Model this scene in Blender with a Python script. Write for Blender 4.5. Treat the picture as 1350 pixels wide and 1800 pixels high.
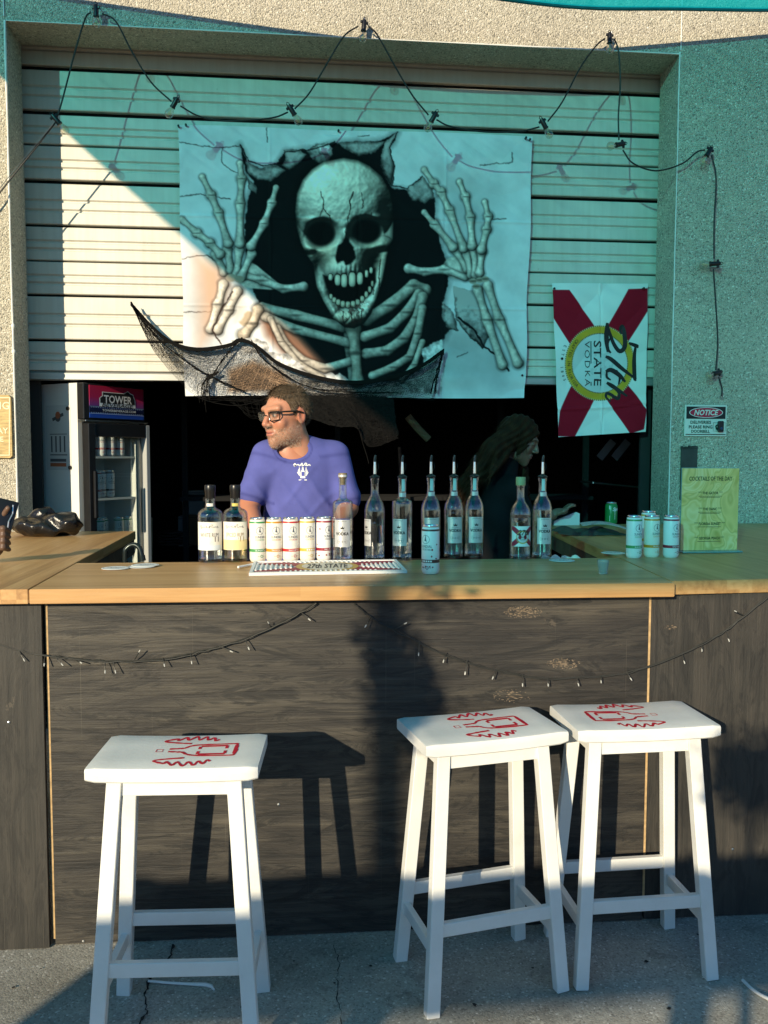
import bpy, bmesh, math, random
import numpy as np
from mathutils import Vector, Matrix, Euler
random.seed(7); RNG = np.random.default_rng(11)
for _o in list(bpy.data.objects): bpy.data.objects.remove(_o)
SC = bpy.context.scene
COL = SC.collection
R = math.radians

# ------------------------------------------------------------------ camera, sky, sun, exposure
CF, CP, CYAW, CR, CH = 1500.0, .0667, .0981, -.0022, 1.4482      # focal length in photo pixels, pitch, yaw, roll, eye height
cam_data = bpy.data.cameras.new('camera'); cam = bpy.data.objects.new('camera', cam_data); COL.objects.link(cam)
cam_data.sensor_fit = 'VERTICAL'; cam_data.sensor_height = 24.0; cam_data.lens = 24.0*CF/1800.0
cam_data.clip_start = .05; cam_data.clip_end = 400
cam.location = (0, 0, CH)
_fw = Vector((math.sin(CYAW)*math.cos(CP), math.cos(CYAW)*math.cos(CP), -math.sin(CP)))
_rt = Vector((math.cos(CYAW), -math.sin(CYAW), 0)); _up = _rt.cross(_fw)
_r2 = _rt*math.cos(CR) - _up*math.sin(CR); _u2 = _rt*math.sin(CR) + _up*math.cos(CR)
cam.rotation_euler = Matrix((( _r2.x, _u2.x, -_fw.x), (_r2.y, _u2.y, -_fw.y), (_r2.z, _u2.z, -_fw.z))).to_euler()
SC.camera = cam

SUN_D = Vector((.58, 1.0, -.32))                                  # direction the sunlight travels
_el = math.asin(-SUN_D.z/SUN_D.length); _az = math.atan2(-SUN_D.x, -SUN_D.y)
world = bpy.data.worlds.new('World'); SC.world = world; world.use_nodes = True
_nt = world.node_tree; _bg = _nt.nodes['Background']
_sky = _nt.nodes.new('ShaderNodeTexSky'); _sky.sky_type = 'NISHITA'; _sky.sun_disc = False
_sky.sun_elevation = _el; _sky.sun_rotation = _az; _sky.air_density = 1.0; _sky.dust_density = 0.0; _sky.ozone_density = 6.0
_nt.links.new(_sky.outputs[0], _bg.inputs[0]); _bg.inputs[1].default_value = .13
_sl = bpy.data.lights.new('sun', 'SUN'); _sl.energy = 5.0; _sl.angle = R(.53); _sl.color = (1.0, .85, .60)
sun = bpy.data.objects.new('sun', _sl); COL.objects.link(sun); sun.location = (-6, -10, 8)
sun.rotation_euler = SUN_D.to_track_quat('-Z', 'Y').to_euler()
SC.view_settings.view_transform = 'Standard'; SC.view_settings.look = 'None'
SC.view_settings.exposure = 0.34; SC.view_settings.gamma = 1.0; SC.view_settings.use_curve_mapping = False
SC.render.engine = 'CYCLES'
SC.cycles.use_denoising = True; SC.cycles.max_bounces = 10; SC.cycles.transmission_bounces = 10
SC.cycles.transparent_max_bounces = 12; SC.cycles.diffuse_bounces = 4
SC.cycles.caustics_refractive = False; SC.cycles.caustics_reflective = False

# ------------------------------------------------------------------ helpers
def ray(px, py):
    a, b = px-675, py-900; c, s = math.cos(CR), math.sin(CR)
    u = (c*a+s*b)/CF; v = (-s*a+c*b)/CF
    yr = math.cos(CP)-v*math.sin(CP); z = -math.sin(CP)-v*math.cos(CP)
    return (u*math.cos(CYAW)+yr*math.sin(CYAW), -u*math.sin(CYAW)+yr*math.cos(CYAW), z)
def atY(px, py, Y, sl=0.0):
    """point of the upright plane y = Y + sl*x that the photo shows at (px, py)"""
    d = ray(px, py); t = Y/(d[1]-sl*d[0]); return Vector((d[0]*t, d[1]*t, d[2]*t+CH))
def atZ(px, py, Z):
    d = ray(px, py); t = (Z-CH)/d[2]; return Vector((d[0]*t, d[1]*t, Z))

class MB:
    """collects shapes; build() links them as one mesh object"""
    def __init__(s): s.v = []; s.f = []; s.c = None
    def add(s, vs, fs):
        o = len(s.v); s.v.extend([tuple(p) for p in vs]); s.f.extend([tuple(i+o for i in q) for q in fs]); return s
    def box(s, c, d, rot=None, bev=0.0, seg=1):
        bm = bmesh.new(); bmesh.ops.create_cube(bm, size=1)
        for v in bm.verts: v.co = Vector((v.co.x*d[0], v.co.y*d[1], v.co.z*d[2]))
        if bev: bmesh.ops.bevel(bm, geom=list(bm.edges), offset=bev, segments=seg, profile=.5, affect='EDGES')
        m = (rot.to_matrix() if rot else Matrix.Identity(3)); c = Vector(c)
        bm.verts.index_update(); s.add([m@v.co+c for v in bm.verts], [[v.index for v in f.verts] for f in bm.faces]); bm.free(); return s
    def beam(s, a, b, w, h, ref=(0, 0, 1), bev=0.0):
        """rectangular bar from a to b, w across and h along ref"""
        a, b = Vector(a), Vector(b); z = (b-a).normalized(); r = Vector(ref); x = r.cross(z)
        if x.length < 1e-5: x = Vector((1, 0, 0)).cross(z)
        x.normalize(); y = z.cross(x)
        bm = bmesh.new(); bmesh.ops.create_cube(bm, size=1); L = (b-a).length
        for v in bm.verts: v.co = Vector((v.co.x*w, v.co.y*h, v.co.z*L))
        if bev: bmesh.ops.bevel(bm, geom=list(bm.edges), offset=bev, segments=1, profile=.5, affect='EDGES')
        bm.verts.index_update(); mid = (a+b)/2
        s.add([mid+x*v.co.x+y*v.co.y+z*v.co.z for v in bm.verts], [[v.index for v in f.verts] for f in bm.faces]); bm.free(); return s
    def tube(s, pts, r, n=8, caps=True):
        pts = [Vector(p) for p in pts]; k = len(pts); rs = r if isinstance(r, (list, tuple)) else [r]*k
        vs = []; t0 = (pts[1]-pts[0]).normalized(); x = t0.orthogonal().normalized()
        for i, p in enumerate(pts):
            t = (pts[min(i+1, k-1)]-pts[max(i-1, 0)]).normalized(); x = (x-t*x.dot(t)).normalized(); y = t.cross(x)
            for j in range(n):
                a = 2*math.pi*j/n; vs.append(p+(x*math.cos(a)+y*math.sin(a))*rs[i])
        fs = [(i*n+j, i*n+(j+1) % n, (i+1)*n+(j+1) % n, (i+1)*n+j) for i in range(k-1) for j in range(n)]
        if caps: fs += [tuple(range(n-1, -1, -1)), tuple((k-1)*n+j for j in range(n))]
        return s.add(vs, fs)
    def lathe(s, prof, n=28, c=(0, 0, 0), closed=False):
        vs = []; c = Vector(c); k = len(prof)
        for r, z in prof:
            for j in range(n):
                a = 2*math.pi*j/n; vs.append(c+Vector((r*math.cos(a), r*math.sin(a), z)))
        fs = [(i*n+j, i*n+(j+1) % n, (i+1)*n+(j+1) % n, (i+1)*n+j) for i in range(k-1) for j in range(n)]
        if closed: fs += [((k-1)*n+j, (k-1)*n+(j+1) % n, (j+1) % n, j) for j in range(n)]
        else: fs += [tuple(range(n-1, -1, -1)), tuple((k-1)*n+j for j in range(n))]
        return s.add(vs, fs)
    def prism(s, poly, f0, f1):
        """polygon of 2-D points closed between two maps f0, f1: (u, v) -> 3-D"""
        n = len(poly); vs = [f0(*p) for p in poly]+[f1(*p) for p in poly]
        fs = [tuple(range(n)), tuple(range(2*n-1, n-1, -1))]+[(i, i+n, (i+1) % n+n, (i+1) % n) for i in range(n)]
        return s.add(vs, fs)
    def build(s, name, mat, parent=None, smooth=False, label=None, cat=None, group=None, kind=None, loc=None, rot=None):
        me = bpy.data.meshes.new(name); me.from_pydata(s.v, [], s.f); me.update()
        return link(name, me, mat, parent, smooth, label, cat, group, kind, loc, rot)

def link(name, me, mat, parent=None, smooth=False, label=None, cat=None, group=None, kind=None, loc=None, rot=None):
    bm = bmesh.new(); bm.from_mesh(me)
    if len(bm.faces) < 60000: bmesh.ops.recalc_face_normals(bm, faces=list(bm.faces))
    if smooth:
        lim = math.radians(40 if smooth is True else smooth)
        for f in bm.faces: f.smooth = True
        for e in bm.edges:
            if len(e.link_faces) == 2 and e.calc_face_angle(0) > lim: e.smooth = False
    bm.to_mesh(me); bm.free()
    o = bpy.data.objects.new(name, me); COL.objects.link(o)
    if mat: me.materials.append(mat)
    if parent: o.parent = parent
    if loc is not None: o.location = loc
    if rot is not None: o.rotation_euler = rot
    return tag(o, label, cat, group, kind)
def tag(o, label=None, cat=None, group=None, kind=None):
    for k, v in (('label', label), ('category', cat), ('group', group), ('kind', kind)):
        if v: o[k] = v
    return o
def empty(name, loc, label, cat, group=None, rz=0.0):
    o = bpy.data.objects.new(name, None); COL.objects.link(o); o.location = loc; o.rotation_euler = (0, 0, rz); o.empty_display_size = .1
    return tag(o, label, cat, group)
def copy_tree(o, parent=None):
    c = o.copy(); COL.objects.link(c); c.parent = parent
    for ch in list(o.children): copy_tree(ch, c)
    return c
def smooth_path(pts, n=8):
    """Catmull-Rom through the points"""
    P = [np.array(p, float) for p in pts]; P = [2*P[0]-P[1]]+P+[2*P[-1]-P[-2]]; out = []
    for i in range(1, len(P)-2):
        a, b, c, d = P[i-1:i+3]
        for k in range(n):
            t = k/n; out.append(.5*(2*b+(c-a)*t+(2*a-5*b+4*c-d)*t*t+(3*b-a-3*c+d)*t**3))
    out.append(P[-2]); return [tuple(p) for p in out]
def ribbon(pts, w):
    """2-D outline strip (verts, faces) along a polyline; w may be a list"""
    P = np.array(pts, float); k = len(P); ws = w if isinstance(w, (list, tuple)) else [w]*k
    vs = []; fs = []
    for i in range(k):
        t = P[min(i+1, k-1)]-P[max(i-1, 0)]; t = t/(np.hypot(*t)+1e-9); n = np.array([-t[1], t[0]])*ws[i]/2
        vs += [tuple(P[i]+n), tuple(P[i]-n)]
    for i in range(k-1): fs.append((2*i, 2*i+1, 2*i+3, 2*i+2))
    return vs, fs
def ring2d(cx, cy, r0, r1, n=32, a0=0, a1=2*math.pi):
    vs = []; fs = []
    for i in range(n+1):
        a = a0+(a1-a0)*i/n; vs += [(cx+r0*math.cos(a), cy+r0*math.sin(a)), (cx+r1*math.cos(a), cy+r1*math.sin(a))]
    for i in range(n): fs.append((2*i, 2*i+1, 2*i+3, 2*i+2))
    return vs, fs
class Flat:
    """2-D artwork (print): list of shapes, mapped to a surface later"""
    def __init__(s): s.v = []; s.f = []
    def add(s, vf, ox=0, oy=0, sx=1, sy=1, ang=0):
        o = len(s.v); c, n = math.cos(ang), math.sin(ang)
        for x, y in vf[0]:
            x *= sx; y *= sy; s.v.append((ox+c*x-n*y, oy+n*x+c*y))
        s.f += [tuple(i+o for i in q) for q in vf[1]]; return s
    def line(s, pts, w): return s.add(ribbon(pts, w))
    def poly(s, pts): return s.add((pts, [tuple(range(len(pts)))]))
    def rect(s, x0, y0, x1, y1): return s.poly([(x0, y0), (x1, y0), (x1, y1), (x0, y1)])
    def build(s, name, mat, fn, parent, **kw):
        m = MB(); m.add([fn(*p) for p in s.v], s.f); return m.build(name, mat, parent, **kw)
_TX = {}
def text(t, width=None, height=None, bold=0.0, shear=0.0, align=.5, space=1.0):
    """lettering of the built-in font as flat (verts, faces), centred; scaled to a width or a height"""
    key = (t, bold, shear, space)
    if key not in _TX:
        cu = bpy.data.curves.new('t', 'FONT'); cu.body = t; cu.offset = bold; cu.shear = shear; cu.resolution_u = 2; cu.space_character = space
        o = bpy.data.objects.new('t', cu); COL.objects.link(o); dg = bpy.context.evaluated_depsgraph_get(); dg.update()
        me = bpy.data.meshes.new_from_object(o.evaluated_get(dg))
        v = np.array([tuple(q.co)[:2] for q in me.vertices]); f = [tuple(p.vertices) for p in me.polygons]
        bpy.data.objects.remove(o); bpy.data.curves.remove(cu); bpy.data.meshes.remove(me); _TX[key] = (v, f)
    v, f = _TX[key]; lo, hi = v.min(0), v.max(0); w, h = hi-lo
    sx = sy = 1.0
    if width and height: sx, sy = width/w, height/h
    elif width: sx = sy = width/w
    elif height: sx = sy = height/h
    q = np.stack([(v[:, 0]-lo[0]-w*align)*sx, (v[:, 1]-lo[1]-h/2)*sy], 1)
    return [tuple(p) for p in q], f

# ------------------------------------------------------------------ materials
MATS = {}
def mat(name, col=(.5, .5, .5), rough=.6, metal=0.0, vary=0.0, vscale=8.0, bump=0.0, bscale=60.0, stretch=(1, 1, 1), spec=.5, trans=0.0, ior=1.45,
        attr=False, coat=0.0, rvar=0.0, alpha=None, emit=None, sub=0.0):
    if name in MATS: return MATS[name]
    m = bpy.data.materials.new(name); m.use_nodes = True; nt = m.node_tree; b = nt.nodes['Principled BSDF']; L = nt.links.new
    b.inputs['Base Color'].default_value = (*col, 1); b.inputs['Roughness'].default_value = rough; b.inputs['Metallic'].default_value = metal
    b.inputs['Specular IOR Level'].default_value = spec; b.inputs['IOR'].default_value = ior; b.inputs['Transmission Weight'].default_value = trans
    b.inputs['Coat Weight'].default_value = coat
    if sub: b.inputs['Subsurface Weight'].default_value = sub; b.inputs['Subsurface Radius'].default_value = (.012, .005, .003); b.inputs['Subsurface Scale'].default_value = .5
    if emit: b.inputs['Emission Color'].default_value = (*col, 1); b.inputs['Emission Strength'].default_value = emit
    tc = nt.nodes.new('ShaderNodeTexCoord'); mp = nt.nodes.new('ShaderNodeMapping'); mp.inputs['Scale'].default_value = stretch
    L(tc.outputs['Object'], mp.inputs['Vector']); src = None
    if attr:
        a = nt.nodes.new('ShaderNodeVertexColor'); a.layer_name = 'Col'; src = a.outputs['Color']
    if vary:
        n = nt.nodes.new('ShaderNodeTexNoise'); n.inputs['Scale'].default_value = vscale; n.inputs['Detail'].default_value = 6; L(mp.outputs[0], n.inputs['Vector'])
        r = nt.nodes.new('ShaderNodeMapRange'); r.inputs['From Min'].default_value = .3; r.inputs['From Max'].default_value = .7
        r.inputs['To Min'].default_value = 1-vary; r.inputs['To Max'].default_value = 1+vary; L(n.outputs['Fac'], r.inputs['Value'])
        h = nt.nodes.new('ShaderNodeVectorMath'); h.operation = 'SCALE'
        if src: L(src, h.inputs[0])
        else: h.inputs[0].default_value = col
        L(r.outputs[0], h.inputs['Scale']); src = h.outputs[0]
        if rvar:
            q = nt.nodes.new('ShaderNodeMapRange'); q.inputs['To Min'].default_value = max(0, rough-rvar); q.inputs['To Max'].default_value = min(1, rough+rvar)
            L(n.outputs['Fac'], q.inputs['Value']); L(q.outputs[0], b.inputs['Roughness'])
    if src: L(src, b.inputs['Base Color'])
    if bump:
        n = nt.nodes.new('ShaderNodeTexNoise'); n.inputs['Scale'].default_value = bscale; n.inputs['Detail'].default_value = 5; L(mp.outputs[0], n.inputs['Vector'])
        u = nt.nodes.new('ShaderNodeBump'); u.inputs['Strength'].default_value = bump; u.inputs['Distance'].default_value = .01
        L(n.outputs['Fac'], u.inputs['Height']); L(u.outputs[0], b.inputs['Normal'])
    MATS[name] = m; return m
class NG:
    """small helper to wire node materials"""
    def __init__(s, name):
        s.m = bpy.data.materials.new(name); s.m.use_nodes = True; s.t = s.m.node_tree; s.b = s.t.nodes['Principled BSDF']; MATS[name] = s.m
        s.tc = s.t.nodes.new('ShaderNodeTexCoord').outputs['Object']
    def n(s, kind, ins=None, **props):
        x = s.t.nodes.new(kind)
        for k, v in props.items(): setattr(x, k, v)
        for k, v in (ins or {}).items():
            if hasattr(v, 'is_output') or isinstance(v, bpy.types.NodeSocket): s.t.links.new(v, x.inputs[k])
            else: x.inputs[k].default_value = v
        return x
    def map(s, scale=(1, 1, 1), loc=(0, 0, 0), rot=(0, 0, 0)): return s.n('ShaderNodeMapping', {'Vector': s.tc, 'Scale': scale, 'Location': loc, 'Rotation': rot}).outputs[0]
    def noise(s, vec, scale, detail=5, rough=.5, dist=0.0): return s.n('ShaderNodeTexNoise', {'Vector': vec, 'Scale': scale, 'Detail': detail, 'Roughness': rough, 'Distortion': dist}).outputs['Fac']
    def ramp(s, fac, stops):
        x = s.n('ShaderNodeValToRGB', {'Fac': fac}); e = x.color_ramp.elements
        while len(e) < len(stops): e.new(.5)
        for q, (p, c) in zip(e, stops): q.position = p; q.color = (*c, 1)
        return x.outputs['Color']
    def mix(s, fac, a, b, mode='MIX'):
        x = s.t.nodes.new('ShaderNodeMix'); x.data_type = 'RGBA'; x.blend_type = mode
        for k, v in ((0, fac), (6, a), (7, b)):
            if isinstance(v, bpy.types.NodeSocket): s.t.links.new(v, x.inputs[k])
            else: x.inputs[k].default_value = v if k == 0 else (*v, 1)
        return x.outputs[2]
    def math(s, op, a, b=0.0, clamp=False):
        x = s.t.nodes.new('ShaderNodeMath'); x.operation = op; x.use_clamp = clamp
        for k, v in ((0, a), (1, b)):
            if isinstance(v, bpy.types.NodeSocket): s.t.links.new(v, x.inputs[k])
            else: x.inputs[k].default_value = v
        return x.outputs[0]
    def bump(s, h, strength=.4, dist=.01):
        x = s.n('ShaderNodeBump', {'Height': h, 'Strength': strength, 'Distance': dist}); s.t.links.new(x.outputs[0], s.b.inputs['Normal'])
    def out(s, col, rough=.7):
        s.t.links.new(col, s.b.inputs['Base Color'])
        if isinstance(rough, bpy.types.NodeSocket): s.t.links.new(rough, s.b.inputs['Roughness'])
        else: s.b.inputs['Roughness'].default_value = rough
        return s.m

def m_aggregate():
    g = NG('exposed_aggregate'); v = g.map()
    a = g.n('ShaderNodeTexVoronoi', {'Vector': v, 'Scale': 135.0, 'Randomness': 1.0}); b = g.n('ShaderNodeTexVoronoi', {'Vector': v, 'Scale': 240.0})
    sep = g.n('ShaderNodeSeparateColor', {'Color': a.outputs['Color']}).outputs[0]
    sep2 = g.n('ShaderNodeSeparateColor', {'Color': b.outputs['Color']}).outputs[0]
    c1 = g.ramp(sep, [(0, (.13, .12, .10)), (.15, (.34, .32, .26)), (.3, (.45, .42, .34)), (.8, (.53, .49, .40)), (.95, (.60, .56, .46)), (1, (.95, .93, .85))])
    c2 = g.ramp(sep2, [(0, (.10, .095, .08)), (.3, (.40, .37, .30)), (.8, (.55, .51, .41)), (1, (.82, .80, .72))])
    c = g.mix(.35, c1, c2); big = g.noise(v, 1.3, 4)
    c = g.mix(1.0, c, g.ramp(big, [(.3, (1.02, 1.0, .96)), (.7, (1.25, 1.23, 1.18))]), 'MULTIPLY')
    h = g.math('ADD', g.math('MULTIPLY', a.outputs['Distance'], -1.0), g.math('MULTIPLY', b.outputs['Distance'], -.5))
    g.bump(h, .75, .012); return g.out(c, .8)
def m_concrete():
    g = NG('concrete'); v = g.map()
    a = g.n('ShaderNodeTexVoronoi', {'Vector': v, 'Scale': 190.0}); s = g.n('ShaderNodeSeparateColor', {'Color': a.outputs['Color']}).outputs[0]
    c = g.ramp(s, [(0, (.26, .245, .21)), (.2, (.38, .36, .31)), (.8, (.44, .42, .36)), (.96, (.52, .50, .43)), (1, (.74, .72, .66))])
    n = g.noise(v, 2.3, 7, .6); c = g.mix(1.0, c, g.ramp(n, [(.28, (.62, .61, .60)), (.55, (1, 1, 1)), (.75, (1.1, 1.09, 1.06))]), 'MULTIPLY')
    n2 = g.noise(v, 9.0, 5, .55); c = g.mix(g.math('MULTIPLY', g.math('GREATER_THAN', n2, .63), .30), c, (.12, .105, .085)); n3 = g.noise(v, .9, 6, .65); c = g.mix(1.0, c, g.ramp(n3, [(.32, (.72, .70, .66)), (.5, (1, 1, 1)), (.7, (1.08, 1.06, 1.0))]), 'MULTIPLY')
    f = g.noise(v, 320.0, 3)
    g.bump(g.math('ADD', g.math('MULTIPLY', f, .6), g.math('MULTIPLY', a.outputs['Distance'], -.5)), .3, .005); return g.out(c, .85)
def m_plywood(name, along, seed):
    g = NG(name); X = along == 'x'
    sc = (lambda u, v: (u, 1, v)) if X else (lambda u, v: (v, 1, u))
    grain = g.noise(g.map(sc(2.5, 150), (seed, 0, seed)), 1.0, 4, .7); mid = g.noise(g.map(sc(1.6, 26), (seed*2, 0, seed)), 1.0, 6, .7, .8)
    flame = g.noise(g.map(sc(1.9, 9.5), (seed*3, 1, seed*1.3)), 1.6, 11, .74, 2.4); blot = g.noise(g.map((1, 1, 1), (seed, 2, 0)), 3.2, 5)
    base = g.math('ADD', g.math('MULTIPLY', mid, .55), g.math('ADD', g.math('MULTIPLY', grain, .30), g.math('MULTIPLY', blot, .30)))
    if X: c = g.ramp(base, [(.40, (.008, .0075, .007)), (.54, (.024, .021, .018)), (.65, (.052, .046, .036)), (.80, (.115, .098, .073))])
    else: c = g.ramp(base, [(.38, (.013, .012, .011)), (.55, (.027, .025, .021)), (.68, (.044, .039, .032)), (.82, (.070, .060, .046))])
    k = g.math('ADD', flame, g.math('MULTIPLY', g.math('SUBTRACT', grain, .5), .22)); mask = g.ramp(k, [(.50, (0, 0, 0)), (.56, (.75, .75, .75)), (.64, (1, 1, 1))])
    c = g.mix(g.math('MULTIPLY', g.n('ShaderNodeSeparateColor', {'Color': mask}).outputs[0], .92 if X else .6), c, (.008, .0078, .0075))
    rub = g.noise(g.map(sc(3, 3), (seed, 5, 1)), 2.0, 9, .75, .5); c = g.mix(g.math('MULTIPLY', g.math('GREATER_THAN', rub, .66), .30), c, (.155, .125, .09))
    scr = g.noise(g.map((230, 1, .9), (seed, 0, 3)), 1.0, 3, .6); c = g.mix(g.math('MULTIPLY', g.math('GREATER_THAN', scr, .72), .28), c, (.17, .15, .115))
    g.bump(g.math('ADD', g.math('MULTIPLY', grain, .8), g.math('SUBTRACT', mid, flame)), .45, .004); return g.out(c, g.math('ADD', .48, g.math('MULTIPLY', grain, .25)))
def m_oak(name, axis='x', seed=0.0):
    g = NG(name); sc = (1.2, 30, 30) if axis == 'x' else (30, 1.2, 30)
    v = g.map(sc, (seed, 0, 0)); n = g.noise(v, 1.6, 6, .6, .4); f = g.noise(g.map(tuple(q*4 for q in sc), (seed, 1, 0)), 2.0, 3)
    st = g.map((.0001, 1, 1) if axis == 'x' else (1, .0001, 1), (0, seed, 0)); strip = g.n('ShaderNodeTexWhiteNoise', {'Vector': g.n('ShaderNodeVectorMath', {0: g.n('ShaderNodeVectorMath', {0: st, 'Scale': 24.0}, operation='SCALE').outputs[0]}, operation='FLOOR').outputs[0]}).outputs['Value']
    k = g.math('ADD', g.math('MULTIPLY', n, .8), g.math('MULTIPLY', strip, .26))
    c = g.ramp(k, [(.2, (.30, .145, .048)), (.5, (.52, .285, .105)), (.8, (.66, .405, .170))])
    c = g.mix(g.math('MULTIPLY', f, .25), c, (.25, .15, .07)); g.bump(g.math('ADD', n, f), .12, .002); return g.out(c, g.math('ADD', .30, g.math('MULTIPLY', f, .2)))
def m_door():
    g = NG('door_paint'); v = g.map(); st = g.noise(g.map((9, 9, .6)), 3.0, 5, .6); n = g.noise(v, 1.5, 5)
    c = g.mix(1.0, g.ramp(st, [(.3, (.58, .55, .48)), (.6, (.64, .62, .55))]), g.ramp(n, [(.3, (.88, .87, .85)), (.6, (1, 1, 1))]), 'MULTIPLY')
    sp = g.noise(v, 38.0, 3); c = g.mix(g.math('MULTIPLY', g.math('GREATER_THAN', sp, .73), .35), c, (.35, .30, .22))
    g.bump(g.noise(g.map((60, 1, 300)), 1.0, 3), .12, .002); return g.out(c, .45)
def m_sail():
    m = bpy.data.materials.new('shade_cloth'); m.use_nodes = True; t = m.node_tree; t.nodes.clear(); N = t.nodes.new; L = t.links.new
    o = N('ShaderNodeOutputMaterial'); tr = N('ShaderNodeBsdfTransparent'); tl = N('ShaderNodeBsdfTranslucent'); df = N('ShaderNodeBsdfDiffuse')
    tc = N('ShaderNodeTexCoord'); mp = N('ShaderNodeMapping'); mp.inputs['Scale'].default_value = (26, 3.0, 1); L(tc.outputs['Object'], mp.inputs['Vector'])
    n = N('ShaderNodeTexNoise'); n.inputs['Scale'].default_value = 1.0; n.inputs['Detail'].default_value = 3; L(mp.outputs[0], n.inputs['Vector'])
    r = N('ShaderNodeValToRGB'); r.color_ramp.elements[0].position = .30; r.color_ramp.elements[1].position = .72
    r.color_ramp.elements[0].color = (.048, .45, .54, 1); r.color_ramp.elements[1].color = (.105, .68, .80, 1); L(n.outputs['Fac'], r.inputs['Fac'])
    L(r.outputs[0], tr.inputs['Color']); tl.inputs['Color'].default_value = (.012, .78, .86, 1); df.inputs['Color'].default_value = (.012, .26, .31, 1)
    a = N('ShaderNodeMixShader'); b = N('ShaderNodeMixShader'); a.inputs[0].default_value = .3; b.inputs[0].default_value = .42
    L(tl.outputs[0], a.inputs[1]); L(df.outputs[0], a.inputs[2]); L(a.outputs[0], b.inputs[1]); L(tr.outputs[0], b.inputs[2]); L(b.outputs[0], o.inputs[0])
    MATS['shade_cloth'] = m; return m
def m_thin(name, tint=(.97, .985, .98), gloss=.08):
    m = bpy.data.materials.new(name); m.use_nodes = True; t = m.node_tree; t.nodes.clear(); N = t.nodes.new; L = t.links.new
    o = N('ShaderNodeOutputMaterial'); tr = N('ShaderNodeBsdfTransparent'); gl = N('ShaderNodeBsdfGlossy'); mx = N('ShaderNodeMixShader'); lw = N('ShaderNodeLayerWeight'); mr = N('ShaderNodeMapRange')
    tr.inputs['Color'].default_value = (*tint, 1); gl.inputs['Roughness'].default_value = .02; lw.inputs['Blend'].default_value = .25; mr.inputs['To Min'].default_value = gloss*.5; mr.inputs['To Max'].default_value = min(1, gloss*6)
    L(lw.outputs['Facing'], mr.inputs['Value']); L(mr.outputs[0], mx.inputs[0]); L(tr.outputs[0], mx.inputs[1]); L(gl.outputs[0], mx.inputs[2]); L(mx.outputs[0], o.inputs[0]); MATS[name] = m; return m
AGG = m_aggregate(); CONC = m_concrete(); PLY_X = m_plywood('stained_plywood_across', 'x', 3.1); PLY_L = m_plywood('stained_plywood_upright', 'z', 1.3); PLY_R = m_plywood('stained_plywood_upright_worn', 'z', 5.2)
OAK = m_oak('oak_block', 'x'); OAK_L = m_oak('oak_block_side', 'y', 2.2); OAK_R = m_oak('oak_block_side_worn', 'y', 7.7); DOOR = m_door(); SAIL = m_sail()
def m_stool():
    g = NG('white_paint'); v = g.map(); n = g.noise(v, 7.0, 6, .6); f = g.noise(g.map((40, 40, 6)), 3.0, 4); ch = g.noise(v, 34.0, 4, .6); sm = g.noise(v, 4.0, 8, .7)
    c = g.ramp(n, [(.3, (.70, .70, .665)), (.6, (.775, .775, .745))]); c = g.mix(g.math('MULTIPLY', g.math('GREATER_THAN', ch, .735), .7), c, (.34, .29, .23)); c = g.mix(g.math('MULTIPLY', g.math('GREATER_THAN', sm, .67), .22), c, (.45, .43, .38))
    g.bump(g.math('ADD', f, g.math('MULTIPLY', ch, .5)), .10, .003); return g.out(c, g.math('ADD', .30, g.math('MULTIPLY', f, .25)))
WHITE = m_stool()
BLACK = mat('black_rubber', (.012, .012, .012), .5, bump=.1, bscale=200)
BLKPL = mat('black_plastic', (.010, .010, .011), .32)
STEEL = mat('brushed_steel', (.55, .55, .54), .28, 1.0, vary=.08, vscale=60, stretch=(1, 1, 8))
SEAL = mat('white_sealant', (.72, .72, .68), .55, vary=.1, vscale=20)
GLASS = m_thin('clear_glass', (.965, .985, .98), .12)
INK = mat('black_ink', (.012, .012, .013), .6)
PAPER = mat('label_paper', (.80, .78, .70), .55, vary=.03, vscale=40)
SILVER = mat('silver_label', (.62, .63, .62), .33, .45, vary=.05, vscale=30)
RED = mat('spray_red', (.52, .006, .030), .5, vary=.22, vscale=60)
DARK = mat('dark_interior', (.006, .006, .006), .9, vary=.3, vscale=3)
# ------------------------------------------------------------------ the setting
YW, YD, XL, XR, ZT = 4.561, 4.86, -1.4508, 2.0386, 3.599           # wall face, roller door, opening
BSL = -.0188                                                       # the bar stands slightly askew to the wall
def barY(x, y0=2.4416): return y0+BSL*x
ASPH = mat('low_bounce_asphalt', (.045, .045, .046), .9, vary=.25, vscale=5, bump=.4, bscale=180)
m = MB(); m.add([(-150, -200, -.02), (150, -200, -.02), (150, -1.9, -.02), (-150, -1.9, -.02)], [(0, 1, 2, 3)]); m.build('low_bounce_ground', ASPH, kind='structure')  # dark ground added out of view to cut the warm bounce light
g = MB(); g.add([(-60, -1.9, 0), (60, -1.9, 0), (60, YW+.02, 0), (-60, YW+.02, 0), (-60, -1.9, -.1), (60, -1.9, -.1)], [(0, 1, 2, 3), (4, 5, 1, 0)])
ground = g.build('ground', CONC, kind='structure')
# cracks in the slab: narrow dark strips with ragged edges
def crack(pts, w):
    P = [atZ(x, y, .003) for x, y in pts]; q = []
    for i in range(len(P)-1):
        for k in range(6):
            t = k/6; p = P[i].lerp(P[i+1], t); q.append((p.x+random.uniform(-1, 1)*.004, p.y+random.uniform(-1, 1)*.004))
    q.append((P[-1].x, P[-1].y)); vs, fs = ribbon(q, [w*random.uniform(.25, 1.3) for _ in q])
    m = MB(); m.add([(x, y, .003) for x, y in vs], fs); m.build('crack', mat('crack_dark', (.018, .017, .015), .95), ground)
crack([(308, 1660), (306, 1680), (290, 1695), (270, 1712), (262, 1735), (258, 1760), (262, 1780), (252, 1800), (240, 1850)], .008)
crack([(590, 1660), (600, 1690), (595, 1720), (598, 1760), (606, 1800), (600, 1840)], .0022)

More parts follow.
